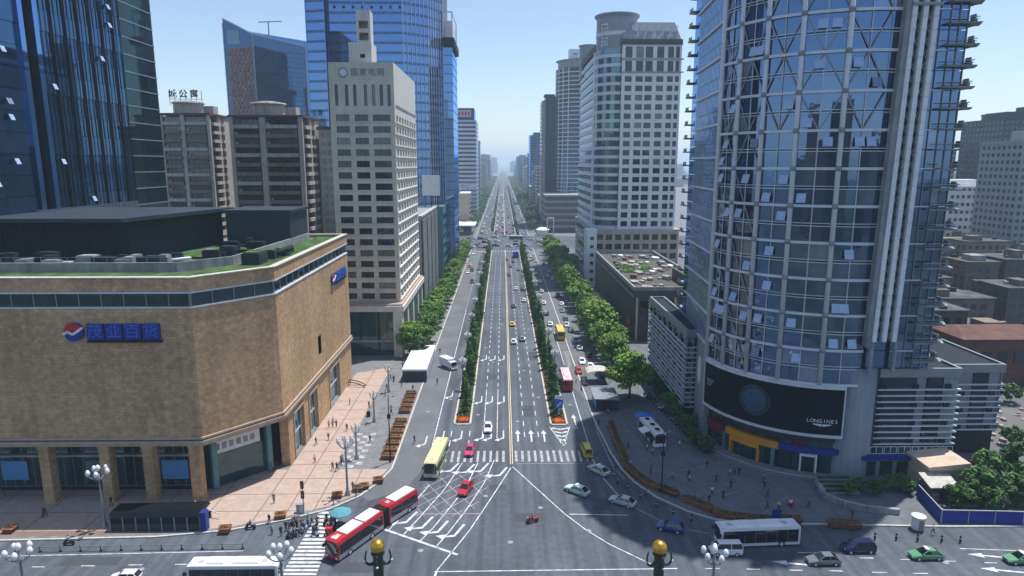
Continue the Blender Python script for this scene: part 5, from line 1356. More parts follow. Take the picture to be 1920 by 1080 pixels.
def cone_mesh(seed):
    rr = random.Random(seed); mb = MB()
    for i in range(26):
        z = .7 + i * .19; w_ = .95 * (1 - (z - .7) / 6.2) + .12
        leaf_quads(mb, (rr.uniform(-.2, .2), rr.uniform(-.2, .2), z), (w_, w_, .3), 26, .3, rr, 2, .35)
    return mb.mesh('crown', ['leaf_dark', 'leaf'])
CONE = [(trunk_mesh('trunk', 130 + k, 1.6, .1, .5), cone_mesh(260 + k)) for k in range(3)]
def tree(kind, x, y, s, label, group, name='street_tree', z=0.15, rr=R):
    o = empty(name, (x, y, z), rr.uniform(0, 6.28)); o.scale = (s * rr.uniform(.85, 1.25), s * rr.uniform(.85, 1.25), s * rr.uniform(.85, 1.15)); tag(o, label, 'tree', group)
    place('trunk', kind[0], o); place('crown', kind[1], o)
    return o
rr = random.Random(55)
# rows along the avenue
y = 194
while y < 425:
    x = -23.2 + rr.uniform(-.7, .7)
    tree(rr.choice(TREE), x, y, rr.uniform(.82, 1.08), 'leafy green tree in the row on the left pavement of the avenue', 'left pavement trees', rr=rr)
    if rr.random() < .55: tree(rr.choice(TREE), x - rr.uniform(2.5, 4), y + 3, rr.uniform(.6, .8), 'leafy green tree in the row on the left pavement of the avenue', 'left pavement trees', rr=rr)
    y += rr.uniform(6.5, 8.5) if y > 225 else 9
tree(BIG[1], -27.0, 187, .82, 'dense green tree in front of the beige tower lobby', 'trees by the beige tower', rr=rr)
tree(DARK[0], -23.8, 184, .85, 'dark green tree behind the white-roofed kiosk', 'trees by the beige tower', rr=rr)
for px, py, s in ((1180, 748, 1.0), (1150, 700, .85)):
    x, y = G(px, py); tree(BIG[px % 2], x, y, s, 'big round bright green tree by the blue-grey shed' if s == 1.0 else 'round green tree behind the big one by the shed', 'right pavement trees', rr=rr)
y = 178
while y < 425:
    x = 29.5 + rr.uniform(-1.2, 1.2) + (0 if y < 250 else -1.0)
    tree(rr.choice(BIG + TREE), x, y, rr.uniform(.88, 1.12), 'bright green tree in the row on the right pavement of the avenue', 'right pavement trees', rr=rr)
    if rr.random() < .5: tree(rr.choice(TREE), x + rr.uniform(3.5, 5.5), y + 3, rr.uniform(.8, 1.0), 'bright green tree in the row on the right pavement of the avenue', 'right pavement trees', rr=rr)
    y += rr.uniform(6.5, 8.5)
# medians: slim dark trees and low hedges
for x0, y0, gname in ((-8.8, 142, 'left'), (12.0, 141, 'right')):
    y = y0
    while y < 424:
        tree(rr.choice(CONE), x0 + rr.uniform(-.9, .9), y, rr.uniform(.9, 1.35), 'slim dark evergreen in the %s median of the avenue' % gname, '%s median evergreens' % gname, 'median_tree', .24, rr)
        y += rr.uniform(3.0, 4.2) if y > 165 else rr.uniform(4.2, 5.5)
    mb = MB()
    y = y0 - 2.5
    while y < 426:
        leaf_quads(mb, (x0, y, .45), (1.35, 1.0, .35), 34 if y < 260 else 14, .26 if y < 260 else .4, rr, 2); y += 1.3
    o = mb.build('hedge', ['leaf', 'leaf_dark']); tag(o, 'low clipped greenery covering the %s median bed' % gname, 'hedge', kind='stuff')
    mb = MB(); leaf_quads(mb, (x0, y0 - 4.6, .5), (1.45, 1.5, .25), 420, .16, rr, 1, .8)
    o = mb.build('flower_bed', 'orange_flower'); tag(o, 'orange flower bed at the near end of the %s median' % gname, 'flower bed', kind='stuff')
# far avenue planting reads as masses
mb = MB()
for x0 in (-8.8, 12.0):
    y = 552 if x0 < 0 else 524
    while y < 1700: leaf_quads(mb, (x0, y, 1.6), (1.5, 3, 1.5), 10, 1.0, rr, 1); y += 4
o = mb.build('far_median_hedge', 'leaf_dark'); tag(o, 'dark planted strips of the far medians beyond the junction', 'hedge', kind='stuff')
mb = MB()
for s in (-1, 1):
    y = 545
    while y < 2600:
        for x0 in ((24, 29.5, 35, 41) if y > 610 else (24, 29.5) if y > 575 else (24,)):
            leaf_quads(mb, (s * (x0 + rr.uniform(-1, 1)), y, 6), (4.2, 4.2, 4.2), 50 if y < 900 else 20, .8 if y < 900 else 1.4, rr, 2)
        y += 8 if y < 900 else 13
o = mb.build('far_avenue_trees', ['leaf_far', 'leaf_dark']); tag(o, 'mass of green street trees lining the far avenue', 'trees', kind='stuff')
for s, x, y in [(1.0, -28, 530), (1.0, -31, 548), (1.1, -30, 566), (1, 30, 530), (1.1, 34, 545)]:
    tree(DARK[0], x, y, s, 'dark tree at the far corner of the distant junction', 'far junction trees', rr=rr)
# roof shrub on the shop building, weeds on the rubble roof
mb = MB()
for i in range(9): leaf_quads(mb, (-32 - rr.uniform(0, 10), 243 + i * 4, 37.3), (2.4, 2.2, 1.3), 90, .45, rr, 2)
o = mb.build('roof_planting', ['leaf', 'leaf2']); tag(o, 'green shrubs along the roof edge of the grey ribbed building', 'shrubs', kind='stuff')
mb = MB()
for i in range(16): leaf_quads(mb, (rr.uniform(45, 55), rr.uniform(239, 261), 16.9), (1.6, 1.8, .5), 60, .35, rr, 2)
o = mb.build('roof_weeds', ['leaf', 'leaf2']); tag(o, 'green weeds growing on the rubble-strewn roof', 'weeds', kind='stuff')
# bottom right trees and bushes
for x, y, s in ((73.5, 98, .62), (78, 100, .8), (83, 98.5, .75), (82, 104, .85), (87, 101, .8), (90, 106, .9), (76.5, 96, .55)):  # dark leaf mix puts the shade on these trees into their colour
    tree(rr.choice(DARK), x, y, s, 'shade-dark leafy tree crowding behind the blue hoarding', 'trees behind the hoarding', 'hoarding_tree', rr=rr)
for x, y, s in ((100, 122, .5), (112, 128, .6), (106, 140, .55), (122, 120, .6), (118, 146, .7), (99, 134, .5)):
    tree(rr.choice(DARK), x, y, s, 'scrubby bush on the waste ground', 'waste ground bushes', 'scrub_bush', rr=rr)
for i in range(26):
    x, y = rr.uniform(110, 260), rr.uniform(176, 400)
    if x > 60 + .55 * y: continue
    tree(DARK[i % 2], x, y, rr.uniform(.9, 1.4), 'dark tree between the low blocks on the right', 'trees in the low quarter', rr=rr)
# shrubs in front of the tower (dark plaza planting with a statue group)
bed = []
for px, py, s in ((1235, 745, .5), (1255, 770, .55), (1270, 790, .5), (1285, 812, .55), (1300, 835, .5), (1250, 735, .5), (1290, 770, .5), (1310, 800, .45), (1325, 850, .5), (1225, 730, .5)):
    x, y = G(px, py)
    tree(DARK[px % 2], x, y, s * .9, 'low dark bush in the plaza bed left of the tower entrance', 'plaza bed bushes', 'plaza_bush', rr=rr)
for px in (1590, 1610, 1640, 1665, 1690, 1700):
    x, y = G(px, 925 + rr.uniform(-6, 6)); tree(DARK[px % 2], x, y, .34, 'low dark bush behind the curved retaining wall', 'bushes by the retaining wall', 'plaza_bush', rr=rr)
# ------------------------------------------------------------------ vehicles (local +x is the front)
WHEEL = {}
def wheel_mesh(r, w_=.22):
    k = (r, w_)
    if k not in WHEEL:
        mb = MB(); mb.tube((0, -w_ / 2, 0), (0, w_ / 2, 0), r, r, 14, 0); mb.tube((0, -w_ / 2 - .012, 0), (0, w_ / 2 + .012, 0), r * .6, r * .6, 10, 1); WHEEL[k] = mb.mesh('wheel', ['black', 'pale_metal'])
    return WHEEL[k]
def loft(mb, secs, m=0):
    """secs: list of rings (equal point counts)"""
    k = len(secs[0]); n0 = len(mb.v)
    for s in secs: mb.v += [tuple(p) for p in s]
    for i in range(len(secs) - 1):
        for j in range(k):
            a, b = n0 + i * k + j, n0 + i * k + (j + 1) % k
            mb.f.append((a, b, b + k, a + k)); mb.m.append(m)
    mb.f.append(tuple(n0 + j for j in range(k))[::-1]); mb.m.append(m)
    mb.f.append(tuple(n0 + (len(secs) - 1) * k + j for j in range(k))); mb.m.append(m)
def ring(x, w_, z0, zb, zt, wt):      # body section at x
    return [(x, -w_ * .86, z0), (x, -w_, z0 + .16), (x, -w_, zb), (x, -wt, zt), (x, wt, zt), (x, w_, zb), (x, w_, z0 + .16), (x, w_ * .86, z0)]
CARS = {}
def car_meshes(kind):
    if kind in CARS: return CARS[kind]
    P = {'sedan': (4.6, .88, 1.45, .78, .92, (-2.0, -1.2, .15, 1.0)), 'hatch': (4.1, .86, 1.5, .82, .95, (-1.98, -1.55, .25, .95)),
         'suv': (4.7, .93, 1.75, .95, 1.08, (-2.3, -1.95, .35, 1.05)), 'van': (4.6, .86, 1.9, 1.0, 1.12, (-2.28, -2.1, 1.15, 1.85))}[kind]
    L, w_, h, zs, zt, gh = P; hl = L / 2
    body = MB()
    loft(body, [ring(-hl, w_ * .82, .36, .62, zs - .02, w_ * .74), ring(-hl + .18, w_ * .95, .24, .66, zt - .03, w_ * .84), ring(gh[0] + .1, w_, .2, .7, zt, w_ * .9), ring(0, w_, .2, .72, zt, w_ * .92),
                ring(gh[3], w_, .2, .7, zt - .02, w_ * .9), ring(hl - .5, w_ * .96, .22, .64, zs - .02, w_ * .84), ring(hl - .12, w_ * .86, .26, .56, zs - .12, w_ * .74), ring(hl, w_ * .72, .36, .5, zs - .22, w_ * .62)])
    wt, wb = w_ * .7, w_ * .89
    # roof and pillars
    x0, x1, x2, x3 = gh
    body.hexa([(x1, -wt, h - .07), (x2, -wt, h - .07), (x2, wt, h - .07), (x1, wt, h - .07), (x1 + .1, -wt * .93, h), (x2 - .1, -wt * .93, h), (x2 - .1, wt * .93, h), (x1 + .1, wt * .93, h)])
    for s in (-1, 1):
        for a, b in ((x0, x1), (x3, x2), (.5 * (x1 + x2) - .1, .5 * (x1 + x2) - .1)):
            body.beam((a, s * wb, zt - .02), (b, s * wt, h - .05), .09, .07)
    win = MB(); zt2 = zt - .02
    win.poly([(x3, -wb, zt2), (x3, wb, zt2), (x2, wt, h - .06), (x2, -wt, h - .06)]); 
    rear = MB(); rear.poly([(x0, wb, zt2), (x0, -wb, zt2), (x1, -wt, h - .06), (x1, wt, h - .06)])
    sides = []
    for s in (-1, 1):
        q = MB(); p = [(x0, s * wb, zt2), (x3, s * wb, zt2), (x2, s * wt, h - .06), (x1, s * wt, h - .06)]; q.poly(p if s < 0 else p[::-1]); sides.append(q)
    lt = MB(); lt.box(-.06, .06, -.2, .2, -.07, .07)
    one = MB()
    for src, m_ in ((body, 0), (win, 1), (rear, 1), (sides[0], 1), (sides[1], 1)):
        n0 = len(one.v); one.v += src.v; one.f += [tuple(i + n0 for i in f) for f in src.f]; one.m += [m_] * len(src.f)
    for x in (hl * .62, -hl * .6):
        for s in (-1, 1): one.tube((x, s * (w_ - .2), .31), (x, s * (w_ + .01), .31), .31, .31, 8, 2)
    for s in (-1, 1): one.box(-hl - .01, -hl + .1, s * w_ * .62 - .16, s * w_ * .62 + .16, .6, .74, 3); one.box(hl - .1, hl + .005, s * w_ * .5 - .13, s * w_ * .5 + .13, .4, .54, 4)
    CARS[kind] = dict(body=body.mesh('body', 'paint', False), wind=win.mesh('windscreen', 'g_car'), rear=rear.mesh('rear_window', 'g_car'),
                      side=[q.mesh('side_window', 'g_car') for q in sides], head=lt.mesh('headlight', 'white_light'), tail=lt.mesh('tail_light', 'red_light'),
                      one=one.mesh('car', ['paint', 'g_car', 'black', 'red_light', 'white_light']), P=P)
    return CARS[kind]
COL = {'white': (.75, .76, .77), 'silver': (.45, .47, .48), 'grey': (.16, .17, .18), 'black': (.02, .02, .023), 'red': (.45, .02, .03), 'crimson': (.55, .05, .13), 'blue': (.03, .06, .22), 'navy': (.012, .02, .07),
       'yellow': (.75, .5, .02), 'green': (.11, .3, .15), 'mint': (.45, .62, .5), 'brown': (.16, .08, .05)}
def car(kind, col, x, y, deg, label, group='vehicles on the roads', simple=False, two=None):
    K = car_meshes(kind); L, w_, h, zs, zt, gh = K['P']; hl = L / 2; name = {'sedan': 'sedan_car', 'hatch': 'hatchback_car', 'suv': 'off_road_car', 'van': 'minivan'}[kind]
    c = (*COL[col], 1)
    if simple:
        o = place(name, K['one'], None, (x, y, 0.0), math.radians(deg)); o.color = c; tag(o, label, 'car', group); return o
    o = empty(name, (x, y, 0), math.radians(deg)); tag(o, label, 'car', group)
    b = place('body', K['body'], o); b.color = c
    place('windscreen', K['wind'], o); place('rear_window', K['rear'], o)
    for q in K['side']: place('side_window', q, o)
    for xx in (hl * .62, -hl * .6):
        for s in (-1, 1): place('wheel', wheel_mesh(.32), o, (xx, s * (w_ - .1), .32))
    for s in (-1, 1):
        place('headlight', K['head'], o, (hl - .09, s * w_ * .56, zs - .27)); place('tail_light', K['tail'], o, (-hl + .03, s * w_ * .6, zs - .12))
    for nm, x_, y_, z_, m_ in (('number_plate', hl, .22, .44, 'sign_blue'), ('number_plate', -hl, .22, .58, 'sign_blue'), ('grille', hl - .02, .42, .55, 'black')):
        mb = MB(); mb.box(x_ - .04, x_ + .04, -y_, y_, z_ - .07, z_ + .06); place(nm, mb.mesh(nm, m_), o)
    for s in (-1, 1): mb = MB(); mb.box(gh[3] - .35, gh[3] - .15, s * (w_ + .12) - .1, s * (w_ + .12) + .1, zt - .02, zt + .12); b2 = place('mirror', mb.mesh('mirror', 'paint'), o); b2.color = c
    if two:
        mb = MB(); mb.box(-.25, .25, -.45, .45, h, h + .16); place('roof_sign', mb.mesh('roof_sign', two), o)
    return o
def carp(kind, col, px, py, deg, label, **k):
    x, y = G(px, py); return car(kind, col, x, y, deg, label, **k)
D, U, LFT = -90, 90, 180
carp('sedan', 'white', 915, 806, D, 'white sedan coming down the near left carriageway past the turn arrows')
carp('sedan', 'crimson', 881, 849, D - 5, 'pink-red sedan on the avenue zebra crossing')
carp('sedan', 'red', 873, 921, D - 16, 'dark red sedan on the worn yellow box junction')
carp('van', 'yellow', 1100, 851, U + 3, 'yellow minivan entering the right side road')
carp('sedan', 'mint', 1122, 886, U + 38, 'pale green taxi beside the right kerb bend', two='white')
carp('sedan', 'mint', 1082, 924, U + 50, 'pale green taxi alone on the open junction', two='white')
carp('sedan', 'silver', 1167, 945, U + 56, 'silver sedan following the right kerb into the avenue')
carp('hatch', 'blue', 1256, 994, U + 68, 'blue hatchback behind the silver sedan on the bend')
carp('van', 'white', 1360, 1038, LFT, 'white minivan alongside the white single-deck bus')
carp('suv', 'navy', 1608, 1033, LFT, 'dark navy off-road car behind the white single-deck bus')
carp('sedan', 'grey', 1543, 1056, LFT, 'dark grey sedan on the cross street over a lane arrow')
carp('sedan', 'green', 1735, 1046, LFT, 'green taxi with a pale roof sign on the cross street', two='white')
carp('sedan', 'green', 1914, 1054, LFT, 'green taxi at the end of the cross street by the blue hoarding', two='white')
carp('hatch', 'white', 235, 1090, LFT, 'white hatchback on the cross street below the glass subway canopy')
# traffic up the avenue
lst = [(963, 643, 'sedan', 'white', U), (979, 638, 'sedan', 'grey', U), (960, 610, 'sedan', 'yellow', U), (963, 576, 'sedan', 'black', U), (982, 565, 'sedan', 'white', U), (967, 543, 'sedan', 'white', U), (980, 544, 'sedan', 'black', U),
       (954, 517, 'sedan', 'brown', U), (972, 507, 'sedan', 'grey', U), (957, 501, 'sedan', 'brown', U), (962, 492, 'sedan', 'black', U), (951, 488, 'sedan', 'red', U)]
for px, py, k, c, d in lst:
    carp(k, c, px, py, d, '%s car driving away up the right carriageway of the avenue' % c, group='cars driving up the avenue')
lst = [(1085, 699, 'hatch', 'red', D), (1091, 681, 'sedan', 'white', D), (1107, 691, 'sedan', 'white', D), (1104, 668, 'suv', 'black', U), (1096, 720, 'hatch', 'black', D), (1127, 717, 'suv', 'black', U), (1019, 570, 'sedan', 'white', U), (1012, 530, 'sedan', 'white', U), (1062, 612, 'sedan', 'silver', D), (1054, 585, 'sedan', 'grey', D), (1040, 540, 'sedan', 'black', D), (1036, 525, 'sedan', 'silver', D), (1030, 510, 'sedan', 'white', D), (1020, 497, 'sedan', 'black', D), (1008, 500, 'sedan', 'white', U), (1003, 486, 'sedan', 'silver', U), (1078, 640, 'suv', 'white', U), (1086, 655, 'sedan', 'silver', U), (1070, 622, 'sedan', 'black', U), (1060, 600, 'hatch', 'grey', U), (1052, 572, 'sedan', 'white', U), (1046, 556, 'suv', 'black', U), (1026, 520, 'sedan', 'silver', U), (1015, 548, 'sedan', 'silver', U), (1024, 590, 'suv', 'grey', U), (1031, 610, 'sedan', 'white', U)]
for px, py, k, c, d in lst:
    carp(k, c, px, py, d, '%s %s on the right side road beside the avenue trees' % (c, {'hatch': 'hatchback', 'sedan': 'sedan', 'suv': 'off-road car'}[k]), group='cars on the right side road')
for px, py, c in ((885, 508, 'grey'), (885, 530, 'grey')): carp('van', c, px, py, D, 'grey minivan on the left side road', group='cars on the left side road')
rr = random.Random(21); cc = ['white', 'white', 'silver', 'black', 'grey', 'white', 'red', 'silver']
for i in range(50):
    y = rr.uniform(436, 508); x = rr.uniform(-26, 30); c = rr.choice(cc)
    car(rr.choice(['sedan', 'suv', 'hatch']), c, x, y, rr.choice([0, 180, 8, -10]), '%s car crossing the distant junction' % c, 'cars in the distant junction', True)
for i in range(170):
    y = 525 + 1000 * (i / 170) ** 1.4 + rr.uniform(-3, 3); x = rr.choice([-5.4, -2.7, -.2, -5.4, -2.7, -.2, 3, 5.8, 8.5, -13, -17, 16, 19]) + rr.uniform(-.3, .3); c = rr.choice(cc)
    car(rr.choice(['sedan', 'suv', 'hatch']), c, x, y, D if x < 1.5 else U, '%s car in the queue on the far avenue' % c, 'cars on the far avenue', True)
for i in range(16):
    y = 330 + i * 6.5; x = rr.choice([-13, -18, 16.5, 18.8]); c = rr.choice(cc); car('sedan', c, x, y, D if x < 0 else U, '%s car on a side road short of the distant junction' % c, 'cars near the distant junction', True)

# buses
def bus(name, label, x, y, deg, L, body, lower, roof, group='buses', H=3.1, W_=2.5, parts=('front', 'rear'), roofunits=True, skirt=None):
    wz = (.78, 2.7) if name == 'city_bus' else (1.05, 2.5)
    o = empty(name, (x, y, 0), math.radians(deg)); tag(o, label, 'bus', group)
    hl, hw = L / 2, W_ / 2
    mb = MB()
    def rr_(x_, s=1.0, dz=0): return [(x_, -hw * s, .32), (x_, -hw * s, 1.15), (x_, -hw * s * .985, 2.55), (x_, -hw * .9 * s, H - dz), (x_, hw * .9 * s, H - dz), (x_, hw * s * .985, 2.55), (x_, hw * s, 1.15), (x_, hw * s, .32)]
    loft(mb, [rr_(-hl, .95, .08), rr_(-hl + .15), rr_(hl - .2), rr_(hl, .94, .15)])
    b = place('body', mb.mesh('body', 'paint'), o); b.color = (*body, 1)
    mb = MB(); mb.box(-hl + .3, hl - .5, -hw * .85, hw * .85, H - .02, H + .06); b = place('roof', mb.mesh('roof', 'paint'), o); b.color = (*roof, 1)
    n = int(L / 1.7)
    for s in (-1, 1):
        for i in range(n):
            x0 = -hl + .35 + (L - .8) * i / n; x1 = x0 + (L - .8) / n - .035
            mb = MB(); mb.box(x0, x1, s * hw - .03, s * hw + .012, wz[0], wz[1]); place('side_window', mb.mesh('side_window', 'g_car'), o)
        mb = MB(); mb.box(-hl + .2, hl - .2, s * hw - .02, s * hw + .014, .34, 1.0 if skirt else .6); b = place('skirt', mb.mesh('skirt', 'paint'), o); b.color = (*lower, 1)
        for x_ in ((hl - 2.4, -hl + 2.8) if L > 8 else (-hl + 2.2,)):
            place('wheel', wheel_mesh(.48, .3), o, (x_, s * (hw - .1), .48))
    if 'front' in parts:
        mb = MB(); mb.box(hl - .12, hl + .015, -hw * .86, hw * .86, 1.05, 2.75); place('windscreen', mb.mesh('windscreen', 'g_car'), o)
        for s in (-1, 1): mb = MB(); mb.box(hl - .1, hl + .02, s * .95 - .2, s * .95 + .2, .55, .75); place('headlight', mb.mesh('headlight', 'white_light'), o); mb = MB(); mb.box(hl - .1, hl + .3, s * 1.3 - .08, s * 1.3 + .08, 1.9, 2.4); place('mirror', mb.mesh('mirror', 'black'), o)
    if 'rear' in parts:
        mb = MB(); mb.box(-hl - .015, -hl + .1, -hw * .8, hw * .8, 1.6, 2.6); place('rear_window', mb.mesh('rear_window', 'g_car'), o)
        for s in (-1, 1): mb = MB(); mb.box(-hl - .02, -hl + .1, s * 1.0 - .12, s * 1.0 + .12, .7, 1.1); place('tail_light', mb.mesh('tail_light', 'red_light'), o)
    if 'front' in parts:
        mb = MB(); mb.box(hl - .16, hl + .02, -.8, .8, 2.78, 2.98); place('destination_board', mb.mesh('destination_board', 'jet'), o)
        mb = MB(); mb.box(hl - .06, hl + .02, -.24, .24, .42, .56); place('number_plate', mb.mesh('number_plate', 'sign_blue'), o)
        for x_ in (hl - 1.6, .2):
            mb = MB(); mb.box(x_ - .62, x_ + .62, -hw - .022, -hw + .02, .4, 2.45); place('door', mb.mesh('door', 'dark_metal'), o)
    for x_ in (-.33, .36): mb = MB(); mb.box(L * x_ - .35, L * x_ + .35, -.35, .35, H + .06, H + .12); place('roof_vent', mb.mesh('roof_vent', 'concrete_lt'), o)
    if roofunits:
        for a, b_, c in ((-.3, .02, 'red'), (.08, .3, 'pale_metal')):
            mb = MB(); mb.hexa([(L * a, -.85, H + .05), (L * b_, -.85, H + .05), (L * b_, .85, H + .05), (L * a, .85, H + .05), (L * a + .3, -.7, H + .32), (L * b_ - .3, -.7, H + .32), (L * b_ - .3, .7, H + .32), (L * a + .3, .7, H + .32)])
            q = place('roof_unit', mb.mesh('roof_unit', 'paint'), o); q.color = (*roof, 1)
    return o
WH, CR, RD = (.78, .78, .78), (.66, .6, .3), (.5, .02, .03)
x, y = G(819, 872); bus('coach_bus', 'pale yellow coach turning off the avenue on the left', x, y, D - 6, 11.5, (.62, .6, .3), (.45, .5, .12), (.78, .7, .35), roofunits=False)
x, y = G(1418, 1018); bus('city_bus', 'white single-deck bus with dark windows on the right of the cross street', x, y, LFT + 3, 12, (.7, .7, .72), WH, WH)
x, y = G(443, 1092); bus('city_bus', 'white single-deck bus cut off by the bottom edge beside the zebra crossing', x, y, LFT, 12, (.7, .7, .72), WH, WH)
x, y = G(1050, 632); bus('city_bus', 'yellow bus on the right side road', x, y, U, 9.5, (.6, .45, .03), (.5, .36, .03), (.75, .6, .12), roofunits=False)
x, y = G(1061, 722); bus('city_bus', 'red and white bus on the right side road by the median sign', x, y, U, 10.5, RD, RD, (.75, .6, .6))
x, y = G(980, 470); bus('city_bus', 'white bus behind the blue lorry up the avenue', x, y, U, 9, WH, WH, WH, roofunits=False)
x, y = G(968, 452); bus('city_bus', 'white bus crossing the distant junction', x, y + 8, 0, 11, WH, WH, WH, roofunits=False)
# articulated bus: two coach bodies and bellows as one thing
f0, r0 = Vector((*G(622, 1052), 0)), Vector((*G(752, 958), 0))
d = (r0 - f0).normalized(); hd = math.degrees(math.atan2(-d.y, -d.x))
c1 = f0 + d * 5.0; bend = hd - 4; d2 = Vector((-math.cos(math.radians(bend)), -math.sin(math.radians(bend)), 0))
c2 = f0 + d * 11.5 + d2 * 3.3
ART = bus('articulated_bus', 'red articulated bus with white roof panels turning across the zebra crossing', c1.x, c1.y, hd, 10, RD, (.35, .36, .38), RD, parts=('front',), roofunits=False, skirt=True)
for a, b_ in ((-4.4, -1.0), (-.6, 2.8)):
    mb = MB(); mb.box(a, b_, -.98, .98, 3.12, 3.34); place('roof_panel', mb.mesh('roof_panel', 'white'), ART)
mb = MB(); mb.box(3.9, 4.5, -.45, .45, 3.12, 3.25); place('roof_hatch', mb.mesh('roof_hatch', 'white'), ART)
tail = bus('trailer_body', 'x', 0, 0, 0, 6.8, RD, (.35, .36, .38), RD, parts=('rear',), roofunits=False, skirt=True)
for k in ('label', 'category', 'group'): del tail[k]
tail.parent = ART; loc = Matrix.Rotation(-math.radians(hd), 3, 'Z') @ (c2 - c1); tail.location = loc; tail.rotation_euler = (0, 0, math.radians(bend - hd))
mb = MB(); mb.box(-2.9, 1.8, -.98, .98, 3.12, 3.34); place('roof_panel', mb.mesh('roof_panel', 'white'), tail)
mb = MB()
for i in range(9): x = -5.0 - i * .18; mb.box(x - .09, x, -1.15, 1.15, .5, 3.0)
mb.box(-6.7, -4.95, -1.05, 1.05, .55, 2.92); place('bellows', mb.mesh('bellows', 'black'), ART)
# white service bus with open flap and a blue awning, parked on the plaza
x, y = G(1229, 836); SB = bus('service_bus', 'white service bus parked on the right plaza with a flap open', x, y + 3.2, D + 8, 9, WH, WH, WH, roofunits=False)
for a in (-3, 0, 2.6): mb = MB(); mb.box(a - .4, a + .4, -.4, .4, 3.15, 3.4); place('roof_hatch', mb.mesh('roof_hatch', 'dark_metal'), SB)
mb = MB(); mb.hexa([(-.2, -1.3, 2.9), (2.4, -1.3, 2.9), (2.4, -3.0, 2.4), (-.2, -3.0, 2.4), (-.2, -1.3, 2.97), (2.4, -1.3, 2.97), (2.4, -3.0, 2.47), (-.2, -3.0, 2.47)]); place('open_flap', mb.mesh('open_flap', 'white'), SB)
T = Thing('blue_tent', 'blue fabric tent behind the white service bus', 'tent', (*G(1208, 800), .15))
bx, by = T.b.x, T.b.y
mb = MB(); mb.hexa([(bx - 1.8, by - 1.5, 2.5), (bx + 1.8, by - 1.5, 2.5), (bx + 1.8, by + 1.5, 2.5), (bx - 1.8, by + 1.5, 2.5), (bx - .2, by - .1, 3.3), (bx + .2, by - .1, 3.3), (bx + .2, by + .1, 3.3), (bx - .2, by + .1, 3.3)]); T.part('canopy', mb, 'sign_blue')
for sx in (-1.7, 1.7):
    for sy in (-1.4, 1.4): mb = MB(); mb.tube((bx + sx, by + sy, .15), (bx + sx, by + sy, 2.5), .04); T.part('pole', mb, 'pale_metal')
# lorries
def lorry(label, px, py, deg, cab, box, L=6.2):
    x, y = G(px, py); o = empty('box_lorry', (x, y, 0), math.radians(deg)); tag(o, label, 'lorry', 'lorries')
    mb = MB(); mb.box(-L / 2, L / 2 - 1.8, -1.1, 1.1, .8, 2.9); b = place('cargo_box', mb.mesh('cargo_box', 'paint'), o); b.color = (*box, 1)
    mb = MB(); h = L / 2; mb.hexa([(h - 1.7, -1, .5), (h, -1, .5), (h, 1, .5), (h - 1.7, 1, .5), (h - 1.7, -.95, 2.3), (h - .5, -.95, 2.3), (h - .5, .95, 2.3), (h - 1.7, .95, 2.3)]); b = place('cab', mb.mesh('cab', 'paint'), o); b.color = (*cab, 1)
    mb = MB(); mb.poly([(h - .13, -.85, 1.4), (h - .13, .85, 1.4), (h - .47, .85, 2.2), (h - .47, -.85, 2.2)]); place('windscreen', mb.mesh('windscreen', 'g_car'), o).location.x = .03
    for xx in (h - .9, -h + 1.2):
        for s in (-1, 1): place('wheel', wheel_mesh(.4), o, (xx, s * .95, .4))
    return o
lorry('white box lorry turned across the left side road', 841, 690, D + 38, WH, WH)
lorry('blue covered lorry up the avenue before the distant junction', 967, 482, U, WH, (.02, .1, .6), 8).scale = (1.25, 1.5, 1.3)
# motor tricycle alone on the junction
def scooter_mesh():
    mb = MB()
    for x in (-.55, .62): mb.tube((x, -.05, .26), (x, .05, .26), .26, .26, 10, 1)
    mb.hexa([(-.75, -.14, .35), (.05, -.16, .3), (.05, .16, .3), (-.75, .14, .35), (-.8, -.13, .72), (-.05, -.13, .68), (-.05, .13, .68), (-.8, .13, .72)], 0)
    mb.box(-.1, .5, -.15, .15, .26, .34, 0); mb.beam((.6, 0, .3), (.42, 0, 1.0), .12, .3, 0); mb.beam((.42, -.3, 1.0), (.42, .3, 1.0), .05, .05, 1); mb.box(.5, .62, -.1, .1, .82, .98, 2)
    return mb.mesh('scooter', ['paint', 'black', 'white_light'])
SCO = scooter_mesh()

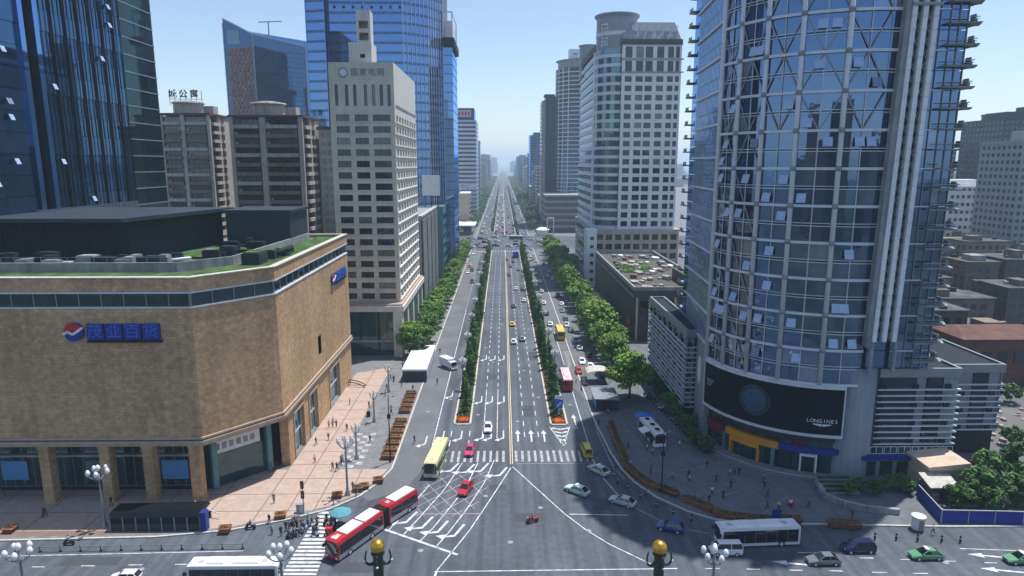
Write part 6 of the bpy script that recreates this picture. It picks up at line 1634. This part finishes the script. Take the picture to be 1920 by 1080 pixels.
# ------------------------------------------------------------------ people (one skinned body each, four poses)
def person_mesh(pose):
    v, e, r = [], [], []
    def add(p, rad, par=None):
        v.append(p); r.append(rad)
        if par is not None: e.append((par, len(v) - 1))
        return len(v) - 1
    st = {'walk': .22, 'walk2': -.26, 'stand': .04, 'ride': 0}[pose]
    hz = .92 if pose != 'ride' else .8
    pel = add((0, 0, hz), .14); wa = add((.0, 0, hz + .2), .125, pel); ch = add((.02, 0, hz + .42), .155, wa); nk = add((.02, 0, hz + .57), .065, ch)
    hd_ = add((.03, 0, hz + .66), .09, nk); add((.03, 0, hz + .80), .085, hd_)
    for s in (-1, 1):
        hip = add((0, s * .09, hz - .06), .1, pel)
        if pose == 'ride': kn = add((.42, s * .15, .72), .075, hip); an = add((.38, s * .13, .38), .05, kn); add((.55, s * .13, .34), .04, an)
        else: kn = add((s * st * .6 + .03, s * .09, .5), .072, hip); an = add((s * st * 1.2 - .03, s * .09, .09), .05, kn); add((s * st * 1.2 + .13, s * .1, .045), .042, an)
        sh = add((.01, s * .19, hz + .50), .068, ch)
        if pose == 'ride': el = add((.2, s * .26, hz + .3), .048, sh); ha = add((.42, s * .26, hz + .2), .038, el)
        else: el = add((-s * st * .5, s * .25, hz + .24), .05, sh); ha = add((-s * st * .9 + .06, s * .24, hz + .02), .036, el); 
        f = add((v[ha][0] + .04, v[ha][1], v[ha][2] - .09), .035, ha)
    me = bpy.data.meshes.new('person'); me.from_pydata(v, e, []); o = bpy.data.objects.new('person_tmp', me); C.objects.link(o)
    sk = o.modifiers.new('s', 'SKIN'); bm = bmesh.new(); bm.from_mesh(me); lay = bm.verts.layers.skin.verify()
    for i, q in enumerate(bm.verts): q[lay].radius = (r[i], r[i]); q[lay].use_root = (i == 0)
    bm.to_mesh(me); bm.free(); ss = o.modifiers.new('d', 'SUBSURF'); ss.levels = 1
    out = bpy.data.meshes.new_from_object(o.evaluated_get(bpy.context.evaluated_depsgraph_get())); bpy.data.objects.remove(o)
    out.name = 'person'; out.materials.clear()
    for q in ('cloth', 'trousers', 'skin', 'hair', 'black'): out.materials.append(M[q])
    for p in out.polygons:
        z = p.center.z; x = p.center.x; ay = abs(p.center.y); p.use_smooth = True
        if z > hz + .74 or (z > hz + .62 and x < .02): m_ = 3
        elif z > hz + .56: m_ = 2
        elif ay > .2 and z < hz + .1 and pose != 'ride' and z > .6: m_ = 2
        elif pose == 'ride' and ay > .21 and x > .34 and z > .9: m_ = 2
        elif z < .1: m_ = 4
        elif z < hz + .04: m_ = 1
        else: m_ = 0
        p.material_index = m_
    return out
POSE = {k: person_mesh(k) for k in ('walk', 'walk2', 'stand', 'ride')}
SH = [('white', (.7, .7, .7)), ('black', (.02, .02, .025)), ('dark blue', (.03, .05, .14)), ('grey', (.2, .2, .21)), ('black', (.025, .025, .03)), ('pale blue', (.3, .42, .6)), ('brown', (.2, .12, .08))]
PPL = 'people around the junction'
def person(x, y, where, rr, z=.0, pose=None, group=PPL, deg=None):
    cn, c = rr.choice(SH); pose = pose or rr.choice(['walk', 'walk2', 'stand'])
    o = place('person', POSE[pose], None, (x, y, z), math.radians(rr.uniform(0, 360) if deg is None else deg)); o.color = (*c, 1)
    s = rr.uniform(.95, 1.06); o.scale = (s, s, s)
    verb = {'walk': 'walking', 'walk2': 'striding', 'stand': 'standing', 'ride': 'sitting'}[pose]
    tag(o, 'person in a %s top %s %s' % (cn, verb, where), 'person', group); return o
rr = random.Random(91)
for px, py in ((617, 803), (624, 803), (631, 803)): x, y = G(px, py); person(x, y, 'in a trio by the store', rr, .18, deg=90)
for px, py in ((624, 884), (632, 885), (640, 870), (643, 872)): x, y = G(px, py); person(x, y, 'near the tall globe lamp on the pink plaza', rr, .18)
for px, py, w_ in ((514, 945, 'alone on the pink plaza near the signal'), (512, 886, 'by the corner entrance'), (82, 970, 'in the shade before the store columns'), (86, 971, 'in the shade before the store columns'), (694, 832, 'beside the patterned paving'), (209, 950, 'beside the glass subway canopy'),
                   (777, 832, 'by the planters on the left pavement'), (662, 921, 'by the kerb below the tall lamp'), (668, 932, 'by the kerb below the tall lamp'), (820, 722, 'on the left side road below the kiosk'), (825, 664, 'behind the white box lorry'), (785, 661, 'behind the white-roofed kiosk'), (738, 716, 'beside the white-roofed kiosk')):
    x, y = G(px, py); person(x, y, w_, rr, .17)
for i in range(40):
    t = rr.random(); x, y = G(532 + 100 * t + rr.uniform(-8, 8), 1003 - 22 * t + rr.uniform(-14, 14)); 
    if i % 4 == 0:
        o = place('scooter', SCO, None, (x, y, .0), math.radians(rr.uniform(100, 260))); c = rr.choice(SH); o.color = (*c[1], 1); tag(o, '%s motor scooter waiting on the left zebra crossing' % c[0], 'scooter', 'scooters on the zebra crossing')
        person(x, y, 'on a scooter at the left zebra crossing', rr, .0, 'ride', 'riders on the zebra crossing', math.degrees(o.rotation_euler.z))
    else: person(x, y, 'in the crowd on the left zebra crossing', rr, .0, group='crowd on the zebra crossing')
for px, py, w_ in ((510, 1002, 'on the road beside the zebra crossing'), (527, 1005, 'on the road beside the zebra crossing'), (505, 982, 'at the kerb before the zebra crossing')): x, y = G(px, py); person(x, y, w_, rr)
x, y = G(998, 980); o = place('scooter', SCO, None, (x, y, 0), math.radians(200)); o.color = (.3, .05, .05, 1); o.scale = (1.3, 1.3, 1.1); tag(o, 'dark red scooter alone in the middle of the junction', 'scooter')
person(x, y, 'on the lone scooter', rr, .03, 'ride', None or 'lone rider', 200)
for px, py, w_ in ((1178, 842, 'on the right plaza by the long planters'), (1213, 848, 'beside the white service bus'), (1223, 855, 'beside the white service bus'), (1260, 902, 'on the right plaza near the lamp pole'), (1325, 880, 'on the right plaza'), (1368, 895, 'on the right plaza'), (1408, 855, 'at the orange shop entrance'), (1414, 860, 'at the orange shop entrance'), (1420, 866, 'at the orange shop entrance'),
                   (1433, 918, 'crossing the right plaza'), (1439, 935, 'crossing the right plaza'), (1335, 930, 'by the planter row on the right plaza'), (1516, 955, 'by the red bin on the right plaza'), (1482, 955, 'by the planters on the right plaza'), (1749, 1003, 'by the round kiosk at the hoarding'), (1090, 735, 'in the right side road'), (1080, 722, 'in the right side road'), (1154, 888, 'on the kerb of the right bend'), (1158, 912, 'on the kerb of the right bend'),
                   (1140, 780, 'below the blue-grey shed'), (1122, 800, 'on the right pavement'), (1597, 975, 'at the end of the planter row')):
    x, y = G(px, py); person(x, y, w_, rr, .15)
for px, py in ((130, 1022), (470, 992)):
    x, y = G(px, py); o = place('scooter', SCO, None, (x, y, .0), math.radians(180)); o.color = (.04, .04, .05, 1); tag(o, 'dark scooter at the kerb of the left plaza', 'scooter', 'scooters at the left kerb')
    person(x, y, 'on a scooter at the left plaza kerb', rr, .0, 'ride', 'riders at the left kerb', 180)

for i in range(44):     # scooters parked in ranks at the foot of the tower
    t = i / 43; k = i % 2
    x, y = G(1212 + 118 * t + k * 16, 742 + 112 * t - k * 7)
    c = rr.choice(SH); o = place('scooter', SCO, None, (x, y, .15), math.radians(20 + rr.uniform(-12, 12))); o.color = (*c[1], 1)
    tag(o, '%s scooter parked in the rank at the foot of the curved tower' % c[0], 'scooter', 'scooters parked by the tower')
for i in range(26):
    x, y = G(rr.uniform(1180, 1480), rr.uniform(815, 960)); person(x, y, 'strolling over the right plaza' if 0 else 'on the open right plaza', rr, .15, group='people on the right plaza')

for i in range(22):
    y = rr.uniform(116, 190); x = rr.uniform(-38, -22) if y < 160 else rr.uniform(-29, -26.5)
    person(x, y, 'along the left pavement by the store', rr, .18, group='people along the left pavement')
# ------------------------------------------------------------------ street furniture
def copies(proto, spots, labels, group):
    for i, s in enumerate(spots):
        o = proto if i == 0 else copy_tree(proto)
        o.location = (s[0], s[1], s[2] if len(s) > 2 else .15)
        if len(s) > 3: o.rotation_euler.z = s[3]
        tag(o, labels[i] if isinstance(labels, list) else labels, None, group)
# globe chandelier lamps
def globe_lamp(h=10.0, name='globe_lamp', arms=5, spread=1.35, gr=.34):
    o = empty(name); o['category'] = 'street lamp'
    mb = MB(); mb.lathe((0, 0, 0), [(.42, 0), (.42, .5), (.26, .8), (.2, 1.4), (.17, h * .6), (.14, h - 1.2), (.3, h - 1.1), (.16, h - .9), (.12, h + .2)], 12); place('pole', mb.mesh('pole', 'grey_metal', True), o)
    for i in range(arms):
        t = 2 * math.pi * i / arms; c, s = math.cos(t), math.sin(t); mb = MB(); prev = Vector((0, 0, h - 1.2))
        for k in range(1, 6):
            a = k / 5; q = Vector((spread * a * c, spread * a * s, h - 1.2 + .9 * a * a)); mb.tube(prev, q, .085, .075, 6); prev = q
        place('arm', mb.mesh('arm', 'grey_metal', True), o)
        mb = MB(); mb.lathe((prev.x, prev.y, prev.z), [(.1, 0), (.22, .08), (gr, .35), (gr * .95, .6), (gr * .6, .9), (.03, 1.02)], 12); place('globe', mb.mesh('globe', 'globe', True), o)
    mb = MB(); mb.lathe((0, 0, h + .2), [(.1, 0), (.22, .08), (gr, .35), (gr * .95, .6), (gr * .6, .9), (.03, 1.02)], 12); place('globe', mb.mesh('globe', 'globe', True), o)
    return o
p = globe_lamp(9.0)
def base_for(px, py, z): return (*G(px, py, z), 0.0)
copies(p, [(*G(197, 990), .17), base_for(35, 1035, 9.0), base_for(525, 1035, 9.0), base_for(1340, 1040, 9.0)],
       ['globe lamp with white buds on the shaded part of the left plaza', 'globe lamp beside the cross street, left of the cut-off white bus', 'globe lamp at the zebra crossing beside the cut-off white bus', 'globe lamp by the white minivan on the cross street'], 'globe lamps')
p = globe_lamp(9.6, 'plaza_lamp', 6, 1.3, .17)
copies(p, [(*G(652, 930), .17)], ['tall dark many-armed lamp at the kerb of the pink plaza'], 'plaza lamps')
p = globe_lamp(6.2, 'small_lamp', 4, .7, .16)
copies(p, [(*G(669, 862), .17), (*G(702, 792), .17), (*G(729, 736), .17)], ['small four-armed lamp on the pink plaza beside the tall lamp', 'small four-armed lamp on the pink plaza beside a bin', 'small four-armed lamp at the far end of the pink plaza'], 'small plaza lamps')
p = globe_lamp(7.0, 'median_lamp', 6, .85, .22)
sp, lb = [], []
for x, ys, w_ in ((-10.0, (158, 183, 208, 233, 262, 292, 325, 360, 395), 'left'), (13.2, (165, 188, 212, 240, 270, 300, 332, 365, 400), 'right')):
    for y in ys: sp.append((x, y, .24)); lb.append('white-globed lamp in the %s median of the avenue' % w_)
copies(p, sp, lb, 'median lamps')
# gold-ball columns
def gold_column():
    o = empty('gold_ball_column'); o['category'] = 'column'; h = 11.2
    mb = MB(); mb.lathe((0, 0, 0), [(1.0, 0), (1.0, 1.0), (.75, 1.3), (.62, 2), (.58, h - 1.4), (.75, h - 1.2), (.55, h - .9), (.62, h - .2), (.8, h), (.4, h + .12)], 20); place('shaft', mb.mesh('shaft', 'bronze', True), o)
    mb = MB(); mb.ball((0, 0, h + .85), .85, 24); place('gold_ball', mb.mesh('gold_ball', 'gold', True), o)
    for i in range(4):
        t = i * math.pi / 2 + .1; c, s = math.cos(t), math.sin(t); mb = MB(); prev = Vector((.5 * c, .5 * s, h - 1.3))
        for k in range(1, 9):
            a = k / 8; rr_ = .5 + .95 * math.sin(a * 2.2); q = Vector((rr_ * c, rr_ * s, h - 1.3 - .25 * math.sin(a * 3.1) + 1.7 * a * a)); mb.tube(prev, q, .2 - .1 * a, .19 - .1 * a, 8); prev = q
        place('scroll_arm', mb.mesh('scroll_arm', 'bronze', True), o)
        mb = MB(); mb.ball((1.5 * c, 1.5 * s, h - .9), .17, 8); place('lamp_bud', mb.mesh('lamp_bud', 'globe', True), o)
    return o
p = gold_column()
copies(p, [(*G(708, 1025, 12), 0), (*G(1237, 1027, 12), 0)], ['green column topped by a gold ball in front of the articulated bus', 'green column topped by a gold ball at the end of the long white guide line'], 'gold ball columns')
# planters
def planter(name, L, w_, h, bush=True):
    o = empty(name); o['category'] = 'planter'
    mb = MB(); mb.hexa([(-L / 2, -w_ / 2, 0), (L / 2, -w_ / 2, 0), (L / 2, w_ / 2, 0), (-L / 2, w_ / 2, 0), (-L / 2 - .12, -w_ / 2 - .12, h), (L / 2 + .12, -w_ / 2 - .12, h), (L / 2 + .12, w_ / 2 + .12, h), (-L / 2 - .12, w_ / 2 + .12, h)]); place('box', mb.mesh('box', 'rust'), o)
    mb = MB(); mb.box(-L / 2 - .2, L / 2 + .2, -w_ / 2 - .2, -w_ / 2 + .05, h, h + .1); mb.box(-L / 2 - .2, L / 2 + .2, w_ / 2 - .05, w_ / 2 + .2, h, h + .1); mb.box(-L / 2 - .2, -L / 2 + .05, -w_ / 2 + .05, w_ / 2 - .05, h, h + .1); mb.box(L / 2 - .05, L / 2 + .2, -w_ / 2 + .05, w_ / 2 - .05, h, h + .1); place('rim', mb.mesh('rim', 'rust'), o)
    rr = random.Random(int(L * 10)); mb = MB()
    for k in range(int(L * 2) + 1): leaf_quads(mb, (-L / 2 + k * .5, 0, h + .15), (.45, w_ * .45, .28), 46, .12, rr, 3)
    place('plants', mb.mesh('plants', ['leaf_dark', 'leaf', 'rust']), o)
    return o
pl = planter('planter', 2.3, 1.2, .75)
sp = []
for i in range(13):
    if i == 7: continue
    y = 118.5 + i * 2.95; x = -21.8 - .01 * (y - 118); sp.append((x, y, .15, math.pi / 2 * 0))
copies(pl, sp, 'rusty planter box in the straight row on the left pavement', 'planters in the left row')
pb = planter('bowl_planter', 1.3, 1.2, .65)
sp = [(*G(px, py), .16, a) for px, py, a in ((710, 905, .3), (683, 917, .3), (672, 921, .2), (633, 934, .2), (527, 972, .3), (423, 998, .1), (20, 998, 0))]
copies(pb, sp, 'small dark planter along the curved kerb of the left plaza', 'planters on the left kerb')
pr = planter('long_planter', 3.2, 1.3, .7)
cur = [(1147, 803), (1152, 818), (1158, 833), (1164, 847), (1170, 862), (1180, 882), (1192, 894), (1207, 905), (1224, 915), (1254, 926), (1300, 946), (1318, 953), (1360, 971), (1392, 976), (1430, 980), (1480, 980), (1575, 988), (1590, 989), (1853, 985)]
sp = []
for i, q in enumerate(cur[:-1]):
    a, b = G(*q), G(*cur[min(i + 1, len(cur) - 2)]) if i < len(cur) - 2 else G(*q); pa = G(*cur[max(0, i - 1)])
    ang = math.atan2(b[1] - pa[1], b[0] - pa[0]); sp.append((*a, .15, ang))
copies(pr, sp, 'reddish planter box in the curved row edging the right plaza', 'planters in the right curve')
# white-roofed kiosk on the left pavement
T = Thing('exhibit_kiosk', 'long kiosk with a white roof and a bright blue side on the left pavement', 'kiosk', (-22.6, 175, .15))
mb = MB(); mb.box(-25.6, -19.7, 164, 186, .3, 3.0); T.part('wall', mb, 'sky_blue')
mb = MB(); mb.box(-25.7, -19.6, 163.6, 164.0, .2, 2.9); T.part('front_wall', mb, 'slate')  # dark slate puts the shade of this end wall into its colour
mb = MB(); mb.box(-25.8, -19.5, 163.5, 186.4, 3.0, 3.5); T.part('roof', mb, 'white')
for i in range(5): mb = MB(); mb.box(-19.68, -19.6, 165.5 + i * 4, 168.5 + i * 4, .8, 2.6); T.part('side_panel', mb, 'pale_metal')
# blue-grey shed on the right pavement
bx, by = G(1132, 772)
T = Thing('grey_shed', 'blue-grey shed with a sloping metal roof below the big tree', 'shed', (bx, by, .15))
mb = MB(); mb.box(bx - 1.6, bx + 3.2, by + .4, by + 7.6, .15, 2.8); T.part('wall', mb, 'slate')
mb = MB(); mb.hexa([(bx - 2.2, by - .2, 2.9), (bx + 3.6, by - .2, 2.7), (bx + 3.6, by + 8, 2.7), (bx - 2.2, by + 8, 2.9), (bx - 2.2, by - .2, 3.1), (bx + 3.6, by - .2, 2.9), (bx + 3.6, by + 8, 2.9), (bx - 2.2, by + 8, 3.1)]); T.part('roof', mb, 'grey_metal')
mb = MB(); mb.box(bx - .2, bx + 1.6, by + .3, by + .42, .15, 2.2); T.part('opening', mb, 'black')
mb = MB(); mb.box(bx - 1.7, bx - 1.6, by + 1, by + 7, .4, 2.6); T.part('side_panel', mb, 'sky_blue')
# pale arched shelter behind it
x, y = G(1122, 722); T = Thing('arched_shelter', 'pale arched shelter between the side road cars and the big tree', 'shelter', (x, y, .15))
mb = MB(); pts = [(x + 3 * math.cos(t), 2.6 + 1.0 * math.sin(t)) for t in [math.pi * i / 8 for i in range(9)]]
for a, b in zip(pts, pts[1:]): mb.hexa([(a[0], y, a[1]), (b[0], y, b[1]), (b[0], y + 5, b[1]), (a[0], y + 5, a[1]), (a[0], y, a[1] + .12), (b[0], y, b[1] + .12), (b[0], y + 5, b[1] + .12), (a[0], y + 5, a[1] + .12)])
T.part('roof', mb, 'kerb')
for sx in (-2.9, 2.9):
    for sy in (.3, 4.7): mb = MB(); mb.tube((x + sx, y + sy, .15), (x + sx, y + sy, 2.7), .08); T.part('post', mb, 'pale_metal')
# subway entrance: dark glass canopy
a, b = G(208, 998), G(372, 1002)
T = Thing('subway_entrance', 'long dark glass canopy of a subway entrance on the left plaza', 'subway entrance', ((a[0] + b[0]) / 2, a[1] + 1, .17))
x0, x1, y0 = a[0], b[0], a[1]
mb = MB(); mb.box(x0, x1, y0, y0 + .3, .15, 1.3); mb.box(x0, x1, y0 + 3.6, y0 + 3.9, .15, 1.3); mb.box(x0, x0 + .3, y0 + .3, y0 + 3.6, .15, 1.3); T.part('side_wall', mb, 'slate')
mb = MB(); mb.hexa([(x0 - .2, y0 - .1, 2.2), (x1, y0 - .1, 2.5), (x1, y0 + 4, 2.5), (x0 - .2, y0 + 4, 2.2), (x0 - .2, y0 + .6, 2.9), (x1, y0 + .6, 3.2), (x1, y0 + 3.4, 3.2), (x0 - .2, y0 + 3.4, 2.9)]); T.part('roof', mb, 'jet')
for i in range(8):
    u = x0 + (x1 - x0) * i / 7; mb = MB(); mb.box(u - .08, u + .08, y0 - .02, y0 + .1, .15, 2.4); T.part('post', mb, 'grey_metal')
for i in range(7):
    u = x0 + (x1 - x0) * i / 7; mb = MB(); mb.box(u + .1, u + (x1 - x0) / 7 - .1, y0 + .02, y0 + .06, 1.3, 2.3); T.part('glass_panel', mb, 'jet')
mb = MB(); mb.box(x1 + .1, x1 + 1.0, y0 - .2, y0 + .9, .15, 3.2); T.part('sign_pylon', mb, 'blue')
mb = MB(); mb.beam((x1, y0 + 4, 1.2), (x1 + 1.6, y0 + 3.4, 1.0), .12); mb.beam((x1 - 2.5, y0 + 4, 2.9), (x1, y0 + 4, 1.2), .12); T.part('handrail', mb, 'pale_metal')
# traffic signal, signs, bins, umbrella, misc
bx, by = G(570, 965); T = Thing('traffic_signal', 'traffic signal post at the left zebra crossing', 'traffic light', (bx, by, .15))
mb = MB(); mb.tube((bx, by, .15), (bx, by, 5.6), .1, .08, 8); T.part('post', mb, 'grey_metal')
for z in (4.6, 2.9):
    mb = MB(); mb.box(bx - .25, bx + .25, by - .3, by - .05, z, z + 1.2); h = T.part('signal_head', mb, 'black')
    for k, m_ in enumerate(('teal', 'orange', 'red_light')):
        mb = MB(); mb.tube((bx, by - .3, z + .22 + k * .38), (bx, by - .36, z + .22 + k * .38), .14, .14, 10); T.part('lens', mb, m_, parent=h)
bx, by = G(565, 962); T = Thing('signal_cabinet', 'pale control cabinet at the foot of the traffic signal', 'cabinet', (bx, by, .15))
mb = MB(); mb.box(bx - .7, bx + .5, by - .3, by + .3, .15, 1.5); T.part('case', mb, 'pale_metal'); mb = MB(); mb.box(bx - .75, bx + .55, by - .35, by + .35, 1.5, 1.6); T.part('lid', mb, 'concrete'); mb = MB(); mb.box(bx - .6, bx - .15, by - .32, by - .3, .3, 1.4); T.part('door', mb, 'concrete_lt')
bx, by = G(640, 985); T = Thing('parasol', 'turquoise parasol at the edge of the zebra crossing crowd', 'umbrella', (bx, by, 0))
mb = MB(); mb.lathe((bx, by, 2.1), [(1.75, 0), (1.7, .12), (1.0, .5), (.05, .75)], 8); T.part('canopy', mb, 'turquoise'); mb = MB(); mb.tube((bx, by, 0), (bx, by, 2.8), .03); T.part('pole', mb, 'pale_metal')
bx, by = G(617, 1003); T = Thing('red_cart', 'small red cart under the turquoise parasol', 'cart', (bx, by, 0))
mb = MB(); mb.box(bx - .5, bx + .5, by - .35, by + .35, .45, 1.2); T.part('box', mb, 'red')
for s in (-.4, .4): place('wheel', wheel_mesh(.25, .08), T.o, (s, -.38, .25)); place('wheel', wheel_mesh(.25, .08), T.o, (s, .38, .25))
bx, by = G(1047, 786); T = Thing('median_sign', 'blue direction sign with a white arrow in the right median', 'road sign', (12.2, by + 1, .24))
by += 1; bx = 12.2
mb = MB(); mb.tube((bx, by, .24), (bx, by, 4.9), .07); T.part('post', mb, 'pale_metal')
mb = MB(); mb.box(bx - .9, bx + .9, by - .1, by, 2.2, 4.2); pq = T.part('plate', mb, 'sign_blue'); mb = MB(); mb.box(bx - .9, bx + .9, by - .1, by, 4.3, 5.1); T.part('top_plate', mb, 'pale_metal')
mb = MB(); mb.beam((bx - .35, by - .12, 2.6), (bx + .25, by - .12, 3.3), .03, .22); mb.poly([(bx + .05, by - .125, 3.45), (bx + .45, by - .125, 3.1), (bx + .5, by - .125, 3.6)]); T.part('arrow', mb, 'white', parent=pq)
def bin_(px, py, m_, label, z=.17):
    bx, by = G(px, py); T = Thing('litter_bin', label, 'bin', (bx, by, z))
    mb = MB(); mb.lathe((bx, by, z), [(.38, 0), (.42, .1), (.42, .95), (.46, 1.0), (.3, 1.2)], 12); T.part('body', mb, m_); mb = MB(); mb.box(bx - .2, bx + .2, by - .44, by - .4, z + .7, z + .85); T.part('slot', mb, 'black')
bin_(691, 782, 'dark_metal', 'dark litter bin between the small lamps on the pink plaza'); bin_(1483, 950, 'red', 'red litter bin on the right plaza')
bx, by = G(1720, 992); T = Thing('round_kiosk', 'small round pale kiosk on the corner before the blue hoarding', 'kiosk', (bx, by, .15))
mb = MB(); mb.lathe((bx, by, .15), [(.9, 0), (.9, 1.9), (1.05, 1.95), (1.05, 2.1), (.5, 2.3)], 18); T.part('drum', mb, 'pale_metal'); mb = MB(); mb.box(bx - .35, bx + .35, by - .95, by - .88, .2, 1.8); T.part('door', mb, 'concrete')
bx, by = G(1455, 985); T = Thing('blue_board', 'small blue notice board among the right planters', 'notice board', (bx, by, .15))
mb = MB(); mb.box(bx - .7, bx + .7, by, by + .15, .5, 2.6); T.part('board', mb, 'blue'); mb = MB(); mb.box(bx - .65, bx - .55, by, by + .12, .15, .5); mb.box(bx + .55, bx + .65, by, by + .12, .15, .5); T.part('leg', mb, 'dark_metal')
# tall thin camera poles
for px, py, h, lab in ((732, 868, 13, 'tall thin mast by the left planter row'), (1240, 925, 11, 'thin mast among the planters of the right plaza')):
    bx, by = G(px, py); T = Thing('mast', lab, 'mast', (bx, by, .15)); mb = MB(); mb.lathe((bx, by, .15), [(.22, 0), (.14, .8), (.07, h), (.02, h + .2)], 8); T.part('pole', mb, 'dark_metal')
    mb = MB(); mb.beam((bx, by, h - .2), (bx + .9, by, h), .06); mb.box(bx + .7, bx + 1.1, by - .12, by + .12, h, h + .22); T.part('camera_arm', mb, 'grey_metal'); mb = MB(); mb.box(bx - .3, bx + .3, by - .2, by + .2, h - 4.2, h - 3.4); T.part('box', mb, 'dark_metal')
# crash barrier along the cross street on the left, guard rails on the right
T = Thing('road_barrier', 'low grey railing along the left cross street', 'railing', (*G(300, 1030), 0))
pts = [G(px, 1036 - px * .016) for px in range(75, 462, 38)]
for a, b in zip(pts, pts[1:]): mb = MB(); mb.beam((*a, .75), (*b, .75), .07, .1); mb.beam((*a, .4), (*b, .4), .05, .06); T.part('rail', mb, 'grey_metal')
for a in pts: mb = MB(); mb.tube((*a, 0), (*a, .85), .06); mb.lathe((*a, 0), [(.25, 0), (.2, .12)], 8); T.part('post', mb, 'dark_metal')
T = Thing('kerb_railing', 'pale railing following the right kerb bend', 'railing', (*G(1130, 870), .15))
pts = [G(*q) for q in ((1115, 800), (1122, 822), (1132, 845), (1142, 868), (1153, 888), (1170, 905))]
for a, b in zip(pts, pts[1:]): mb = MB(); mb.beam((*a, 1.0), (*b, 1.0), .06, .08); mb.beam((*a, .6), (*b, .6), .05, .05); T.part('rail', mb, 'concrete_lt')
for a in pts: mb = MB(); mb.tube((*a, .15), (*a, 1.05), .05); T.part('post', mb, 'grey_metal')
# bollards along the right bend
bo = empty('bollard'); bo['category'] = 'bollard'; mb = MB(); mb.lathe((0, 0, 0), [(.16, 0), (.14, .7), (.17, .75), (.12, .95), (.02, 1.0)], 10); place('shaft', mb.mesh('shaft', 'dark_metal'), bo); mb = MB(); mb.lathe((0, 0, .55), [(.165, 0), (.165, .12)], 10); place('band', mb.mesh('band', 'white'), bo)
copies(bo, [(*G(px, py), .15) for px, py in ((1176, 918), (1200, 935), (1230, 952), (1262, 966), (1296, 978), (1640, 1012), (1680, 1013), (1720, 1015), (1765, 1017), (1800, 1018))], 'dark bollard at the kerb of the right pavement', 'bollards on the right')
# statues / pale lamps in the plaza beds
for px, py, lab in ((1265, 775, 'pale stone figure in the dark plaza bed'), (1275, 790, 'pale stone figure in the dark plaza bed'), (1288, 805, 'pale stone figure in the dark plaza bed')):
    bx, by = G(px, py); T = Thing('stone_figure', lab, 'statue', (bx, by, .15), 'stone figures in the bed')
    mb = MB(); mb.box(bx - .5, bx + .5, by - .5, by + .5, .15, .7); T.part('plinth', mb, 'grey_wall')
    o = place('figure', POSE['stand'].copy(), T.o, (0, 0, .55)); o.data.materials.clear(); o.data.materials.append(M['concrete_lt'])
    o.scale = (1.15, 1.15, 1.1)
for px, py, lab in ((1830, 925, 'pale stone post beside the trees behind the hoarding'), (1848, 930, 'pale stone post beside the trees behind the hoarding')):
    bx, by = G(px, py); mb = MB(); mb.lathe((bx, by, .1), [(.5, 0), (.4, .3), (.35, 3.4), (.5, 3.6), (.3, 4.4), (.05, 4.8)], 10); o = mb.build('stone_post', 'concrete_lt'); tag(o, lab, 'post', 'stone posts')
# escalator hood at the far end of the pink plaza
T = Thing('stair_railing', 'pair of curved dark handrails at the far end of the store', 'railing', (-37, 163, .17))
for dy in (0, 1.6):
    mb = MB(); pv = Vector((-39, 160 + dy, 1.4))
    for k in range(1, 7): q = Vector((-39 + k * .75, 160 + dy - .02 * k * k, 1.4 - .03 * k * k)); mb.tube(pv, q, .16, .16, 6); pv = q
    mb.tube(pv, (pv.x, pv.y, .17), .12, .12, 6); mb.tube((-38.6, 160 + dy, .17), (-38.6, 160 + dy, 1.4), .12, .12, 6); T.part('handrail', mb, 'brown')
# ------------------------------------------------------------------ haze: the air between here and the horizon
mb = MB(); mb.box(-5050, 5050, -2550, 15050, -1.2, 190)
hz = mb.build('haze', []) if 0 else None
me = bpy.data.meshes.new('haze'); me.from_pydata(mb.v, [], mb.f); hm = bpy.data.materials.new('haze_air'); hm.use_nodes = True
ntn = hm.node_tree; ntn.nodes.clear(); out = ntn.nodes.new('ShaderNodeOutputMaterial'); vol = ntn.nodes.new('ShaderNodeVolumePrincipled')
vol.inputs['Color'].default_value = (.68, .85, 1.0, 1); vol.inputs['Density'].default_value = 0.00021; vol.inputs['Anisotropy'].default_value = 0.1
ntn.links.new(vol.outputs[0], out.inputs['Volume']); me.materials.append(hm)
hz = place('haze', me); tag(hz, 'thin pale summer haze filling the air over the city', 'haze', kind='stuff')
